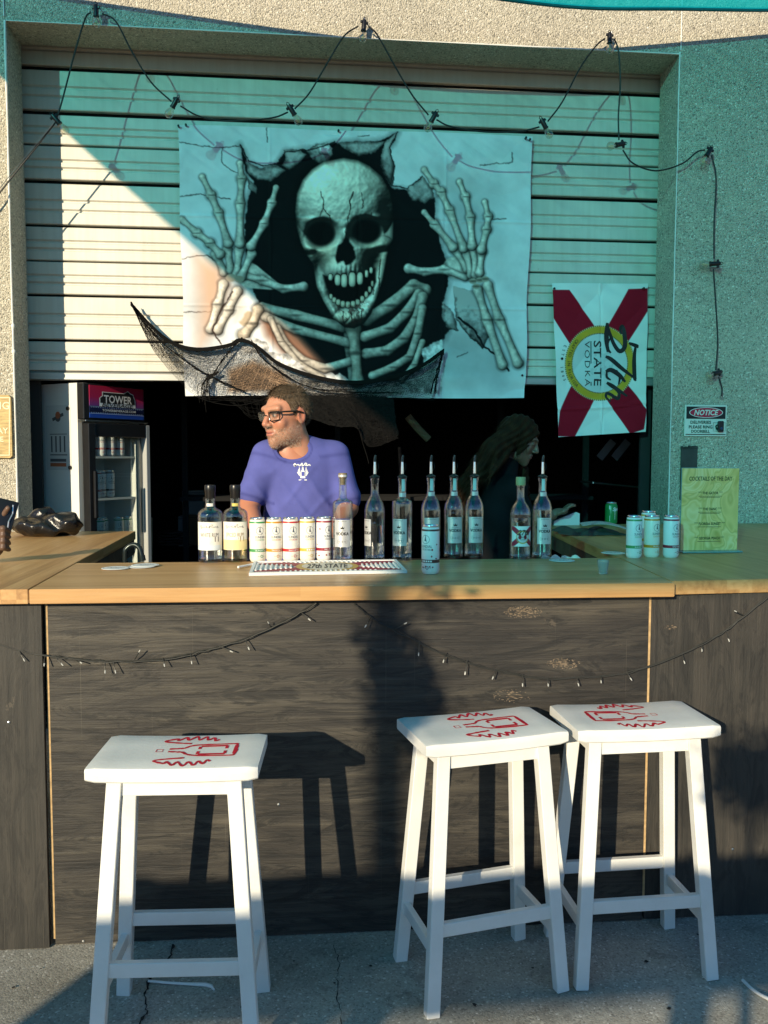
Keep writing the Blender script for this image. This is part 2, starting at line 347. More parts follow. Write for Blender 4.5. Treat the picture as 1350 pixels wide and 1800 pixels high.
GUM = mat('old_gum', (.035, .032, .028), .9)
for px, py in ((592, 1728), (430, 1770), (655, 1698), (1140, 1688), (1018, 1655), (838, 1765), (1230, 1640), (520, 1690), (75, 1705), (28, 1738), (1180, 1770), (940, 1700)):
    p = atZ(px, py, .0035); m = MB(); r_ = random.uniform(.003, .007); m.add([(p.x+r_*random.uniform(.6, 1.3)*math.cos(t), p.y+r_*random.uniform(.6, 1.3)*math.sin(t), .0035) for t in np.linspace(0, 6.28, 11)[:-1]], [tuple(range(10))]); m.build('gum_spot', GUM, ground)
def q3(m, xa, xb, za, zb, ya, yb): m.box(((xa+xb)/2, (ya+yb)/2, (za+zb)/2), (xb-xa, yb-ya, zb-za))
wallE = empty('warehouse_wall', (0, YW, 0), 'exposed aggregate concrete wall framing the big roller door opening', 'wall')
def wall_panel(xa, xb, za, zb):
    m = MB(); q3(m, xa, xb, za, zb, 0, .245); return m.build('wall_panel', AGG, wallE)
wall_panel(-9, XL, -.1, 6.2); wall_panel(XR, 9, -.1, 6.2); wall_panel(XL+.001, XR-.001, ZT, 6.2)
def bead(a, b, w=.007, dy=-.004):
    pts = [Vector(a).lerp(Vector(b), k/14) for k in range(15)]
    m = MB(); m.tube([(p.x+random.uniform(-1, 1)*.0012, p.y+dy, p.z) for p in pts], [w*random.uniform(.35, .62) for _ in pts], 6); m.build('sealant_joint', SEAL, wallE, smooth=True)
bead((XL, 0, 0), (XL, 0, ZT), .010); bead((XR, 0, 0), (XR, 0, ZT+.01), .008); bead((XL, 0, ZT), (XR, 0, ZT), .007)
bead((XL-.004, 0, ZT+.02), (XL-.012, 0, 6.1), .006); bead((XR+.006, 0, ZT+.02), (XR+.012, 0, 6.1), .008)
for k, (x, z) in enumerate([(XL+.001, 2.10), (XL+.001, 1.97)]):       # dripped sealant lumps
    m = MB(); m.lathe([(.002, -.02), (.009, -.008), (.010, .004), (.003, .014)], 8, (x, -.003, z)); m.build('sealant_drip', SEAL, wallE, smooth=True)

# dark room behind the opening
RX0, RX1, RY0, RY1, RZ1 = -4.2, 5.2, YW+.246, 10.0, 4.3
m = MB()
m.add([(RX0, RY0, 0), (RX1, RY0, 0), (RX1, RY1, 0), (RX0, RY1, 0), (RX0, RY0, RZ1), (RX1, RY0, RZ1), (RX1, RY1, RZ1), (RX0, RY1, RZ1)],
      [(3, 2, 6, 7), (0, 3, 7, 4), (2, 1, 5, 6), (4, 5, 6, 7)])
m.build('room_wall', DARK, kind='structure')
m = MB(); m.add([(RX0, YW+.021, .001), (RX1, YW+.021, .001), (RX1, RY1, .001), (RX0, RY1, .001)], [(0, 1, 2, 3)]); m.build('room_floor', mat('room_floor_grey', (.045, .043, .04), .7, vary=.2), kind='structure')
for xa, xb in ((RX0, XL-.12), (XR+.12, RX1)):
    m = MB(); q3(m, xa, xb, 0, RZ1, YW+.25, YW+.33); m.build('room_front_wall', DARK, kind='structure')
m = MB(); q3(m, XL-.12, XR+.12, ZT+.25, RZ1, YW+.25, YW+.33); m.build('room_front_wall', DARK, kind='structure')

# roller door, partly raised: every section is a slat with two pressed ribs
doorE = empty('roller_door', (0, YD, 0), 'white sectional roller door raised head high above the bar', 'roller door')
seam_l = [60, 122, 200, 259, 322, 401, 462, 522, 603, 655]; seam_r = [110, 158, 232, 285, 346, 418, 478, 535, 608, 661]
zs = []
for a, b in zip(seam_l, seam_r):
    zs.append((atY(60, a, YD).z+atY(1000, b, YD).z)/2)
zs[0] = ZT+.16
gaps = [.026, .026, .011, .023, .015, .009, .014, .014, .004]
XA, XB = atY(34, 300, YD).x, atY(1161, 300, YD).x
for i in range(len(zs)-1):
    z1 = zs[i]-(gaps[i-1]/2 if i else 0); z0 = zs[i+1]+gaps[i]/2; H = z1-z0
    ja, jb = random.uniform(0, .012), random.uniform(0, .012)
    prof = [(0, z0), (-.004, z0+.004)]
    for c in (.36, .60):
        zc = z0+H*c; prof += [(-.004, zc-.016), (.006, zc-.010), (.006, zc-.004), (-.004, zc+.004)]
    prof += [(-.004, z1-.004), (0, z1)]
    n = len(prof); m = MB(); vs = []
    for x in (XA+ja, XB-jb):
        vs += [(x, y, z) for y, z in prof]+[(x, .028, z1), (x, .028, z0)]
    k = n+2; fs = [(j, j+1, j+1+k, j+k) for j in range(k-1)]+[(k-1, 0, k, 2*k-1), tuple(range(k-1, -1, -1)), tuple(range(k, 2*k))]
    m.add(vs, fs); m.build('slat', DOOR, doorE, smooth=30)
m = MB(); q3(m, XL-.05, XR+.05, zs[-1]+.01, ZT+.2, .034, .05); m.build('backing', mat('door_back', (.008, .008, .008), .9), doorE)
m = MB(); za = zs[-1]
m.add([(XA, -.004, za-.002), (XA, -.016, za-.012), (XA, -.016, za-.045), (XA, .02, za-.05), (XA, .03, za-.002),
       (XB, -.004, za-.002), (XB, -.016, za-.012), (XB, -.016, za-.045), (XB, .02, za-.05), (XB, .03, za-.002)],
      [(0, 1, 6, 5), (1, 2, 7, 6), (2, 3, 8, 7), (3, 4, 9, 8), (4, 0, 5, 9), (0, 4, 3, 2, 1), (5, 6, 7, 8, 9)])
m.build('bottom_bar', mat('dull_aluminium', (.36, .36, .34), .45, .6, vary=.2, vscale=20, stretch=(.2, 1, 1)), doorE)
for sx in (XL-.005, XR+.005):
    m = MB(); q3(m, sx-.03, sx+.03, 0, ZT+.2, .052, .075); m.build('guide_rail', mat('rail_dark', (.02, .02, .02), .7), doorE)

# ------------------------------------------------------------------ shade sail, its posts, and unseen shadow casters added behind the camera
def sunpt(x0, z0, Y): return Vector((x0+SUN_D.x*Y, Y, z0+SUN_D.z*Y))
far_edge = [sunpt(-4.62, 5.26, 3.90), sunpt(-3.82, 5.178, 4.02), sunpt(-2.56, 5.064, 4.13), sunpt(-2.0, 5.040, 4.19), sunpt(-1.55, 5.040, 4.25), sunpt(-1.081, 5.056, 4.30), sunpt(-.595, 5.113, 4.345), sunpt(-.099, 5.179, 4.40), sunpt(.2, 5.222, 4.42), sunpt(.5, 5.275, 4.42)]
near_edge = [*[sunpt(-1.17+1.77*k/9, 1.832, -5.0-.05*math.sin(k/9*3.14)) for k in range(10)]]
lobs = [(-4.62, 5.26), (-4.13, 4.79), (-3.81, 4.50), (-3.44, 4.18), (-3.03, 3.83), (-2.59, 3.44), (-2.43, 3.26), (-1.84, 2.80), (-1.60, 2.45), (-1.43, 2.06), (-1.17, 1.832)]
NV = 24
def lx(t):                                                          # left edge of the sail as seen along the sunlight
    z = 5.26+(1.832-5.26)*t
    for (xa, za), (xb, zb) in zip(lobs, lobs[1:]):
        if za >= z >= zb: return xa+(xb-xa)*(za-z)/(za-zb), z
    return lobs[-1]
m = MB(); NU = 40; vs = []
fe = smooth_path(far_edge, 6); ne = smooth_path(near_edge, 6); NU = len(fe)-1
for j in range(NV+1):
    t = j/NV; x0, z0 = lx(t); Yl = 3.90+(-5.0-3.90)*t; pl = sunpt(x0, z0, Yl); base = Vector(fe[0]).lerp(Vector(ne[0]), t)
    for i in range(NU+1):
        u = i/NU; p = Vector(fe[i]).lerp(Vector(ne[i]), t)+(pl-base)*(1-u)**3; p.z -= .12*math.sin(math.pi*t)*math.sin(math.pi*u)*u
        vs.append(p)
fs = [(j*(NU+1)+i, j*(NU+1)+i+1, (j+1)*(NU+1)+i+1, (j+1)*(NU+1)+i) for j in range(NV) for i in range(NU)]
m.add(vs, fs)
sailE = empty('shade_sail', (0, 0, 3.8), 'turquoise shade sail stretched overhead along the top of the wall', 'shade sail')
so = m.build('fabric', SAIL, sailE, smooth=89); so.location = (0, 0, -3.8)
m = MB(); m.tube([Vector(p)-Vector((0, 0, 3.8)) for p in fe], .011, 8); m.build('hem', mat('sail_hem', (.004, .16, .20), .7), sailE, smooth=True)
POST = mat('post_steel', (.16, .16, .16), .5, .3)
def post(x, y, h, label):
    e = empty('sail_post', (x, y, 0), label, 'post', 'steel posts of the shade sail')
    MB().tube([(0, 0, 0), (0, 0, h+.15)], .055, 14).build('pole', POST, e, smooth=True); MB().box((0, 0, .01), (.28, .28, .02)).build('base_plate', POST, e)
pn = near_edge[0]; post(pn.x-.02, pn.y, pn.z, 'steel post at the near left corner of the shade sail')
pn = near_edge[-1]; post(pn.x+.05, pn.y, pn.z, 'steel post at the near right corner of the shade sail')
# unseen slatted fence, added to cast the low shadow band on the bar
FEN = mat('shadow_fence_wood', (.16, .11, .07), .8, vary=.3, vscale=12, stretch=(.4, 4, 4), bump=.3, bscale=60)
fenE = empty('shadow_fence', (0, -1.35, 0), 'unseen slatted wooden fence added to shade the foot of the bar', 'fence')
FX0, FX1 = -1.95+.58*-1.35, 2.6
for k in range(7):
    x = FX0+.05+(FX1-FX0-.1)*k/6; MB().box((x, .045, .71), (.08, .06, 1.41)).build('post', FEN, fenE)
for z in (1.345, 1.185): MB().box(((FX0+FX1)/2, 0, z-.003), (FX1-FX0, .026, .157), bev=.003).build('slat', FEN, fenE)
pot = empty('shadow_shrub', (-.72, -1.18, 0), 'unseen bushy shrub added to cast a round shadow on the bar', 'plant')  # made-up plant out of view, shaped for the blob of shadow it casts
m = MB(); m.lathe([(.13, 0), (.17, .35), (.18, .36), (.18, .40), (.165, .40), (.155, .36)], 24); m.build('pot', mat('terracotta', (.35, .15, .08), .8, vary=.2), pot, smooth=40)
m = MB(); m.tube([(0, 0, .36), (.01, 0, .9), (0, .01, 1.55)], [.022, .018, .01], 8); m.build('stem', mat('shrub_bark', (.10, .07, .05), .9), pot)
m = MB()
for k in range(900):
    u = Vector((random.gauss(0, 1), random.gauss(0, 1), random.gauss(0, 1.1))).normalized()*random.uniform(.02, .115)*(1+.35*math.sin(k)); p = Vector((0, 0, 1.62))+Vector((u.x*1.15, u.y, u.z*1.15)); d = Vector((random.gauss(0, 1), random.gauss(0, 1), random.gauss(0, 1))).normalized(); s_ = d.orthogonal().normalized(); L_ = random.uniform(.03, .06); w = L_*.3
    m.add([p, p+d*L_*.5+s_*w, p+d*L_, p+d*L_*.5-s_*w], [(0, 1, 2, 3)])
m.build('foliage', mat('shrub_leaf', (.05, .10, .03), .6, vary=.3), pot)
# unseen potted tree added to shade the middle of the bar: trunk, limbs, leaves
treeE = empty('shadow_tree', (-1.52, -.60, 0), 'unseen slim potted tree added to cast trunk and crown shadow on the bar', 'tree')
BARK = mat('bark', (.10, .075, .05), .9, vary=.3, bump=.5, bscale=30); LEAF = mat('leaf_green', (.06, .10, .035), .6, vary=.35, vscale=6)
m = MB(); m.lathe([(.15, 0), (.19, .38), (.20, .39), (.20, .43), (.185, .43), (.175, .39)], 24); m.build('pot', mat('glazed_pot', (.05, .07, .10), .35), treeE, smooth=40)
tr = MB(); tr.tube([(0, 0, .38), (.004, .002, .9), (-.004, 0, 1.4), (.0, 0, 1.8), (.004, 0, 2.02)], [.024, .022, .021, .019, .010], 9); tips = []
for k in range(16):
    a = random.uniform(0, 6.28); z = random.uniform(1.62, 1.98); L_ = random.uniform(.03, .10)*(.4+2.2*(z-1.6)); e = (math.cos(a)*L_+.03, math.sin(a)*L_*.6, z+random.uniform(.0, .08))
    tr.tube([(0, 0, z-.06), (e[0]*.5, e[1]*.5, z), e], [.008, .006, .003], 5); tips.append(e)
tips += [(.10, 0, 1.62), (.115, 0, 1.60), (.09, 0, 1.66), (.03, .0, 1.60)]
tr.build('trunk', BARK, treeE, smooth=True); lv = MB()
for k in range(1300):
    c = Vector(random.choice(tips)); p = c+Vector((random.gauss(0, .030), random.gauss(0, .030), random.gauss(0, .034))); d = Vector((random.gauss(0, 1), random.gauss(0, 1), random.gauss(0, .6))).normalized(); s_ = d.orthogonal().normalized(); L_ = random.uniform(.03, .055); w = L_*.24
    lv.add([p, p+d*L_*.5+s_*w, p+d*L_, p+d*L_*.5-s_*w], [(0, 1, 2, 3)])
lv.build('crown', LEAF, treeE)

# ------------------------------------------------------------------ the bar
barE = empty('bar_counter', (0, 0, 0), 'U-shaped plywood bar with oak block counter tops', 'bar counter')
ZB, TH = 1.07, .041
def panel(name, x0, x1, z0, z1, ma, off=0.0, th=.018):
    m = MB(); vs = []
    for x in (x0, x1):
        y = barY(x)+.058+off; vs += [(x, y, z0), (x, y+th, z0), (x, y+th, z1), (x, y, z1)]
    m.add(vs, [(0, 1, 2, 3), (7, 6, 5, 4), (0, 4, 5, 1), (3, 2, 6, 7), (0, 3, 7, 4), (1, 5, 6, 2)]); return m.build(name, ma, barE)
xs0 = atY(80, 1100, 2.5, BSL).x; xs1 = atY(1143, 1100, 2.5, BSL).x
panel('front_panel', -2.6, xs0-.006, .002, ZB-TH-.002, PLY_L, -.014)
panel('front_panel', xs0+.008, xs1-.004, .004, ZB-TH-.002, PLY_X)
panel('front_panel', xs1+.004, 3.2, .004, ZB-TH-.002, PLY_R, .004)
EDGE = mat('raw_plywood_edge', (.46, .31, .15), .7, vary=.25, vscale=60)
m = MB(); m.box((xs0+.004, barY(xs0)+.0655, .52), (.007, .012, 1.0)); m.build('panel_edge', EDGE, barE)
m = MB(); m.box((xs1, barY(xs1)+.066, .53), (.0075, .012, .98)); m.build('panel_edge', EDGE, barE)
def slabtop(name, poly, z1, th, ma):
    bm = bmesh.new(); b = [bm.verts.new((x, y, z1-th)) for x, y in poly]; t = [bm.verts.new((x, y, z1)) for x, y in poly]; n = len(poly)
    bm.faces.new(t); bm.faces.new(b[::-1])
    for i in range(n): bm.faces.new((b[i], b[(i+1) % n], t[(i+1) % n], t[i]))
    bmesh.ops.recalc_face_normals(bm, faces=list(bm.faces)); bmesh.ops.bevel(bm, geom=list(bm.edges), offset=.0018, segments=2, affect='EDGES')
    me = bpy.data.meshes.new(name); bm.to_mesh(me); bm.free(); return link(name, me, ma, barE, smooth=30)
BK = 3.045
slabtop('counter_top', [(-.757, barY(-.757)), (1.108, barY(1.108)), (1.172, BK), (-.778, BK)], ZB, TH, OAK)
slabtop('counter_top', [(-2.6, barY(-2.6)), (-.7595, barY(-.7595)), (-.7805, BK), (-.81, 4.30), (-2.6, 4.34)], ZB+.0004, TH, OAK_L)
slabtop('counter_top', [(1.1105, 2.452), (3.2, 2.56), (3.2, YW-.02), (1.325, YW-.02), (1.175, BK)], ZB+.0012, TH, OAK_R)
UND = mat('counter_underframe', (.085, .058, .035), .8, vary=.25, vscale=15)
m = MB(); m.beam((-.80, 3.06, ZB-TH-.036), (-.83, 4.29, ZB-TH-.036), .03, .07); m.build('underframe', UND, barE)
m = MB(); m.beam((1.20, 3.06, ZB-TH-.036), (1.345, YW-.03, ZB-TH-.036), .03, .07); m.build('underframe', UND, barE)
m = MB(); m.box((.18, BK-.12, ZB-TH-.05), (1.84, .03, .098)); m.build('underframe', UND, barE)
for x, y in ((-1.0, 4.2), (1.5, 4.4), (-1.9, 4.2), (2.6, 4.4)): MB().box((x, y, .51), (.07, .07, 1.02)).build('leg', UND, barE)
# wall leg of the bar that stands on the ground between the wings is open, with a low work shelf
m = MB(); m.box((.18, BK-.3, .45), (1.8, .42, .025)); m.build('work_shelf', UND, barE)
# bare patches where the stain has worn through round the knots
RAW = mat('raw_scar', (.19, .145, .10), .8, vary=.4, vscale=90)
for px, py, rx, ry, n in ((920, 1075, 34, 11, 150), (992, 1165, 30, 10, 130), (900, 1222, 36, 12, 60), (1180, 1100, 12, 4, 20)):
    m = MB()
    for k in range(n):
        a = random.uniform(0, 6.28); r_ = math.sqrt(random.random()); x, y = px+rx*r_*math.cos(a), py+ry*r_*math.sin(a)+.25*(px-920)*0; L_ = random.uniform(1.5, 6)*(1.2-r_); h_ = random.uniform(.3, .9)
        q = [atY(x-L_, y, 2.4996, BSL), atY(x, y-h_, 2.4996, BSL), atY(x+L_, y+random.uniform(-.5, .5), 2.4996, BSL), atY(x, y+h_, 2.4996, BSL)]; m.add([(p.x, barY(p.x)+.0572, p.z) for p in q], [(0, 1, 2, 3)])
    m.build('worn_patch', RAW, barE)
# heads of screws and scars on the ply
for px, py in ((150, 1657), (492, 1415), (1147, 1640), (1105, 1290), (20, 1270), (1290, 1490)):
    p = atY(px, py, 2.4996, BSL); m = MB(); m.lathe([(.005, -.002), (.0042, .001), (.001, .0018)], 8)
    m.build('screw_head', STEEL, barE, loc=(p.x, barY(p.x)+.057+(-.014 if px < 80 else 0), p.z), rot=(R(90), 0, 0))
# ------------------------------------------------------------------ printed cloths: artwork is painted into the cloth's own colour layer
def lin(c): c = np.asarray(c, float); return np.where(c <= .04045, c/12.92, ((c+.055)/1.055)**2.4)
def vnoise(h, w, cell, seed):
    r = np.random.default_rng(seed); gh, gw = int(h/cell)+3, int(w/cell)+3; a = r.random((gh, gw)); y = np.arange(h)/cell; x = np.arange(w)/cell
    yi, xi = y.astype(int), x.astype(int); fy = (y-yi)[:, None]; fx = (x-xi)[None]; fy = fy*fy*(3-2*fy); fx = fx*fx*(3-2*fx)
    A = a[yi][:, xi]; B = a[yi][:, xi+1]; Cc = a[yi+1][:, xi]; D = a[yi+1][:, xi+1]; return A*(1-fy)*(1-fx)+B*(1-fy)*fx+Cc*fy*(1-fx)+D*fy*fx
def fbm(h, w, cell, seed): return (vnoise(h, w, cell, seed)*.5+vnoise(h, w, cell/2, seed+1)*.27+vnoise(h, w, cell/4, seed+2)*.15+vnoise(h, w, max(cell/8, 1.2), seed+3)*.08)
class Paint:
    """a small painter: coordinates run over the artwork's own frame"""
    def __init__(s, x0, y0, x1, y1, k=1.0):
        s.x0, s.y0, s.k = x0, y0, k; s.w, s.h = int((x1-x0)*k)+1, int((y1-y0)*k)+1
        s.X, s.Y = np.meshgrid(x0+np.arange(s.w)/k, y0+np.arange(s.h)/k); s.a = np.zeros((s.h, s.w, 3)); s.n1 = fbm(s.h, s.w, 26*k, 3); s.n2 = fbm(s.h, s.w, 7*k, 9)
        s.WX = s.X+(s.n2-.5)*5; s.WY = s.Y+(fbm(s.h, s.w, 7*k, 21)-.5)*5
    def put(s, m, c): m = np.clip(m, 0, 1)[..., None]; s.a = s.a*(1-m)+np.asarray(c)*m
    def mul(s, m, f): s.a *= (1-np.clip(m, 0, 1)*(1-f))[..., None]
    def sdf(s, P, rag=False):
        X, Y = (s.WX, s.WY) if rag else (s.X, s.Y); P = np.array(P, float); d = np.full(X.shape, 1e9); ins = np.zeros(X.shape, bool)
        for (ax, ay), (bx, by) in zip(P, np.roll(P, -1, 0)):
            ex, ey = bx-ax, by-ay; t = np.clip(((X-ax)*ex+(Y-ay)*ey)/(ex*ex+ey*ey+1e-9), 0, 1); d = np.minimum(d, np.hypot(X-ax-t*ex, Y-ay-t*ey))
            c = ((ay > Y) != (by > Y)) & (X < ex*(Y-ay)/(by-ay+1e-12)+ax); ins ^= c
        return np.where(ins, -d, d)
    def poly(s, P, c, soft=.8, rag=False): s.put(.5-s.sdf(P, rag)/(2*soft), c)
    def shade(s, P, f, soft): s.mul(.5-s.sdf(P)/(2*soft), f)
    def ell(s, cx, cy, rx, ry, c, soft=.12):
        q = np.hypot((s.X-cx)/rx, (s.Y-cy)/ry); s.put((1+soft-q)/(2*soft), c)
    def ellm(s, cx, cy, rx, ry, f, soft=.5):
        q = np.hypot((s.X-cx)/rx, (s.Y-cy)/ry); s.mul((1+soft-q)/(2*soft), f)
    def line(s, P, w, c, rag=True, al=1.0):
        X, Y = (s.WX, s.WY) if rag else (s.X, s.Y); d = np.full(X.shape, 1e9)
        for (ax, ay), (bx, by) in zip(P, P[1:]):
            ex, ey = bx-ax, by-ay; t = np.clip(((X-ax)*ex+(Y-ay)*ey)/(ex*ex+ey*ey+1e-9), 0, 1); d = np.minimum(d, np.hypot(X-ax-t*ex, Y-ay-t*ey))
        s.put((w/2+.5-d)*al, c)
    def bone(s, P, r, col=(.88, .85, .80), knuck=.22, lo=.30):
        """a lit, rounded bone along a polyline, thicker at its joints"""
        best = np.full(s.X.shape, 1e9); nx = np.zeros(s.X.shape); ny = nx.copy(); k = len(P); rs = r if isinstance(r, (list, tuple)) else [r]*k
        for i in range(k-1):
            (ax, ay), (bx, by) = P[i], P[i+1]; ex, ey = bx-ax, by-ay; t = np.clip(((s.X-ax)*ex+(s.Y-ay)*ey)/(ex*ex+ey*ey+1e-9), 0, 1)
            rr = (rs[i]+(rs[i+1]-rs[i])*t)*(1-knuck*(1-np.abs(2*t-1)**2.2)); dx, dy = s.X-ax-t*ex, s.Y-ay-t*ey; q = np.hypot(dx, dy)/rr; b = q < best
            best = np.where(b, q, best); nx = np.where(b, dx/rr, nx); ny = np.where(b, dy/rr, ny)
        s.mul((1.55-best)/.6, .62)
        nz = np.sqrt(np.clip(1-best**2, 0, 1)); sh = np.clip(.20+.66*nz-.30*nx-.32*ny, lo*.5, 1.12)*(.72+.56*s.n2)
        s.put((1.06-best)/.14, np.asarray(col)*sh[..., None])
        for (ax, ay) in P[1:-1]:
            s.ellm(ax, ay, rs[0]*1.0, rs[0]*.22, .55, .6)
    def at(s, x, y):
        u = np.clip((np.asarray(x)-s.x0)*s.k, 0, s.w-1.001); v = np.clip((np.asarray(y)-s.y0)*s.k, 0, s.h-1.001); i, j = u.astype(int), v.astype(int); fu, fv = (u-i)[..., None], (v-j)[..., None]; a = s.a
        return a[j, i]*(1-fu)*(1-fv)+a[j, i+1]*fu*(1-fv)+a[j+1, i]*(1-fu)*fv+a[j+1, i+1]*fu*fv

def paint_skeleton():
    p = Paint(300, 215, 945, 705); W = (.86, .87, .88)
    p.a[:] = W; p.a *= (.93+.14*p.n1)[..., None]
    # painted wall: seams of the plaster and shaded dents
    for P in ([(312, 252), (350, 258), (385, 262), (415, 257)], [(312, 345), (350, 342), (400, 350)], [(318, 454), (360, 448), (388, 470)], [(318, 548), (368, 548)], [(385, 262), (384, 285), (400, 300), (412, 305)], [(461, 225), (463, 250)],
              [(838, 290), (870, 286), (896, 285), (897, 268)], [(862, 384), (884, 382)], [(797, 626), (818, 618)], [(620, 240), (640, 238)]): p.line(P, 1.6, (.30, .29, .29))
    p.shade([(330, 440), (400, 470), (420, 520), (380, 590), (345, 620), (340, 560)], .80, 22)
    p.put(.75*np.clip(.5-p.sdf([(345, 455), (385, 470), (392, 505), (372, 575), (350, 605), (352, 540)])/30, 0, 1), (.82, .64, .52))
    p.shade([(770, 560), (860, 560), (915, 640), (880, 672), (800, 680), (745, 665)], .80, 26); p.shade([(760, 300), (860, 330), (870, 440), (800, 460)], .84, 30)
    hole = [(415, 255), (428, 285), (452, 300), (478, 290), (492, 268), (540, 262), (578, 252), (612, 250), (640, 250), (664, 246), (690, 232), (682, 252), (668, 262), (660, 290), (668, 310), (680, 330), (706, 332), (735, 350), (757, 345), (756, 380), (765, 420), (782, 470), (780, 500), (772, 530), (785, 575), (770, 600), (748, 625), (735, 645), (700, 668), (640, 672), (600, 672), (570, 650), (520, 620), (480, 570), (455, 545), (440, 510), (428, 470), (424, 400), (430, 350), (440, 320), (425, 300)]
    d = p.sdf(hole, True); p.mul(np.clip(1-np.abs(d)/10, 0, 1), .7); p.put(.5-d/1.6, (.035, .045, .055))
    # broken plaster chunks along the rim
    def chunk(P, c=(.62, .61, .60)):
        d = p.sdf(P, True); sh = np.clip(.45+.55*np.clip(-d/6, 0, 1)+.8*(p.n2-.5)-.01*(p.Y-np.mean([q[1] for q in P])), .2, 1.15); p.put(.5-d/1.4, np.asarray(c)*sh[..., None])
    for P in ([(425, 283), (448, 296), (478, 290), (494, 300), (470, 318), (445, 316), (430, 305)], [(428, 312), (446, 330), (444, 340), (430, 330)], [(490, 264), (512, 262), (530, 272), (520, 286), (500, 300), (488, 290), (495, 278)], [(530, 266), (548, 252), (570, 254), (577, 270), (566, 290), (545, 285)], [(582, 252), (640, 248), (668, 250), (650, 268), (620, 275), (596, 262)], [(690, 231), (668, 250), (658, 285), (668, 310), (680, 328), (684, 290), (676, 262)], [(706, 330), (735, 308), (752, 330), (756, 345), (740, 356), (715, 350)], [(770, 528), (790, 545), (800, 580), (782, 578), (772, 560)], [(790, 500), (830, 510), (860, 580), (845, 612), (820, 590), (795, 560)]): chunk(P)
    chunk([(548, 254), (566, 250), (576, 262), (570, 275), (552, 272)], (.86, .86, .85))
    p.line([(800, 556), (830, 580), (848, 608), (872, 625), (890, 650)], 4, (.06, .06, .07)); p.line([(415, 255), (430, 283), (455, 292), (480, 288), (493, 268), (545, 262), (580, 250)], 2.2, (.10, .10, .11)); p.line([(690, 231), (676, 258), (684, 292), (682, 326), (708, 330), (735, 308)], 2.0, (.10, .10, .11))
    # warm shoulder, spine and ribs
    BN = (.90, .86, .80)
    p.poly([(448, 548), (480, 560), (520, 590), (560, 640), (530, 650), (490, 620), (462, 590)], (.52, .38, .31), 8)
    p.bone([(612, 560), (612, 600), (618, 668)], [18, 16, 13], (.62, .60, .56), .1)
    for P, r in (([(455, 540), (513, 553), (596, 574)], 10), ([(461, 556), (513, 578), (606, 602)], 9), ([(481, 578), (497, 607), (526, 634), (565, 648), (612, 634)], 9), ([(470, 560), (488, 600), (520, 640), (560, 664)], 6),
                 ([(637, 561), (678, 535), (720, 500), (740, 508)], 12), ([(634, 591), (678, 576), (708, 547), (730, 515)], 10), ([(637, 621), (673, 616), (703, 594), (727, 556), (736, 520)], 10), ([(648, 660), (684, 645), (714, 626), (728, 585), (736, 540)], 8), ([(700, 668), (722, 640), (736, 600)], 6)):
        p.bone(P, r, np.array(BN)*(.86 if P[0][0] > 600 else .9), .12)
    p.bone([(614, 578), (618, 620), (622, 668)], [15, 11, 12], (.74, .70, .64), .25)
    p.ell(430, 560, 16, 14, (.74, .66, .56)); p.bone([(448, 545), (440, 568), (425, 588)], [11, 9, 12], (.84, .78, .70))
    p.poly([(400, 520), (418, 512), (431, 540), (420, 562), (398, 575), (392, 555)], (.88, .87, .85), 2, True); p.shade([(402, 522), (416, 515), (424, 545), (410, 565)], .9, 6)
    # white rubble along the bottom
    def rubble(P):
        d = p.sdf(P, True); sh = np.clip(.72+.9*(p.n2-.5)+.2*np.clip(-d/8, 0, 1), .35, 1.05); p.put(.5-d/1.6, np.array((.90, .89, .88))*sh[..., None])
    rubble([(402, 600), (440, 592), (470, 606), (465, 618), (430, 622)]); rubble([(455, 618), (500, 622), (530, 645), (500, 655), (470, 640)]); rubble([(572, 668), (590, 655), (606, 668), (600, 680)]); rubble([(735, 612), (772, 594), (776, 640), (770, 690), (715, 690), (705, 670), (738, 640)])
    p.poly([(398, 652), (440, 634), (490, 655), (520, 690), (400, 690)], (.76, .63, .52), 6, True); p.shade([(400, 655), (440, 640), (470, 690), (410, 690)], .85, 8)
    for P in ([(640, 680), (690, 672), (712, 690), (640, 700)], [(520, 668), (575, 672), (620, 700), (525, 700)]): rubble(P)
    # hands
    def hand(F, Mc, fan, thumb, arms, c, rf):
        for P in arms: p.bone(P, rf*1.02, np.array(c)*.98, .30)
        d = p.sdf(fan); p.mul(np.clip(1-d/6, 0, 1)*.6, .6); p.put(.5-d/2, np.array(c)*(.52+.5*p.n2+.008*np.clip(-d, 0, 30))[..., None])
        p.bone(thumb, [rf*1.0, rf*.9, rf*.95, rf*.7][:len(thumb)], c, .25)
        for P in Mc: p.bone(P, rf*.95, c, .35)
        for P in F: p.bone(P, [rf*.62]+[rf*.95]*(len(P)-2)+[rf*1.0], c, .38)
    hand([[(318, 386), (344, 410), (366, 428), (383, 447)], [(352, 312), (367, 343), (380, 374), (397, 428)], [(416, 288), (419, 314), (417, 357), (417, 428)], [(478, 330), (471, 356), (458, 392), (436, 432)]],
         [[(376, 448), (390, 478)], [(396, 440), (402, 474)], [(416, 440), (412, 482)], [(437, 446), (420, 486)]], [(432, 458), (446, 466), (492, 504), (470, 508), (425, 505), (410, 488)], [(526, 503), (492, 507), (455, 492), (425, 484)],
         [[(389, 500), (380, 535), (368, 578)], [(413, 512), (398, 545), (380, 580)]], (.90, .87, .82), 9.4)
    p.ell(402, 488, 9, 7, (.62, .58, .52)); p.ell(416, 490, 8, 6, (.58, .54, .48)); p.line([(404, 512), (385, 545), (370, 580), (385, 605)], 2.2, (.16, .10, .08))
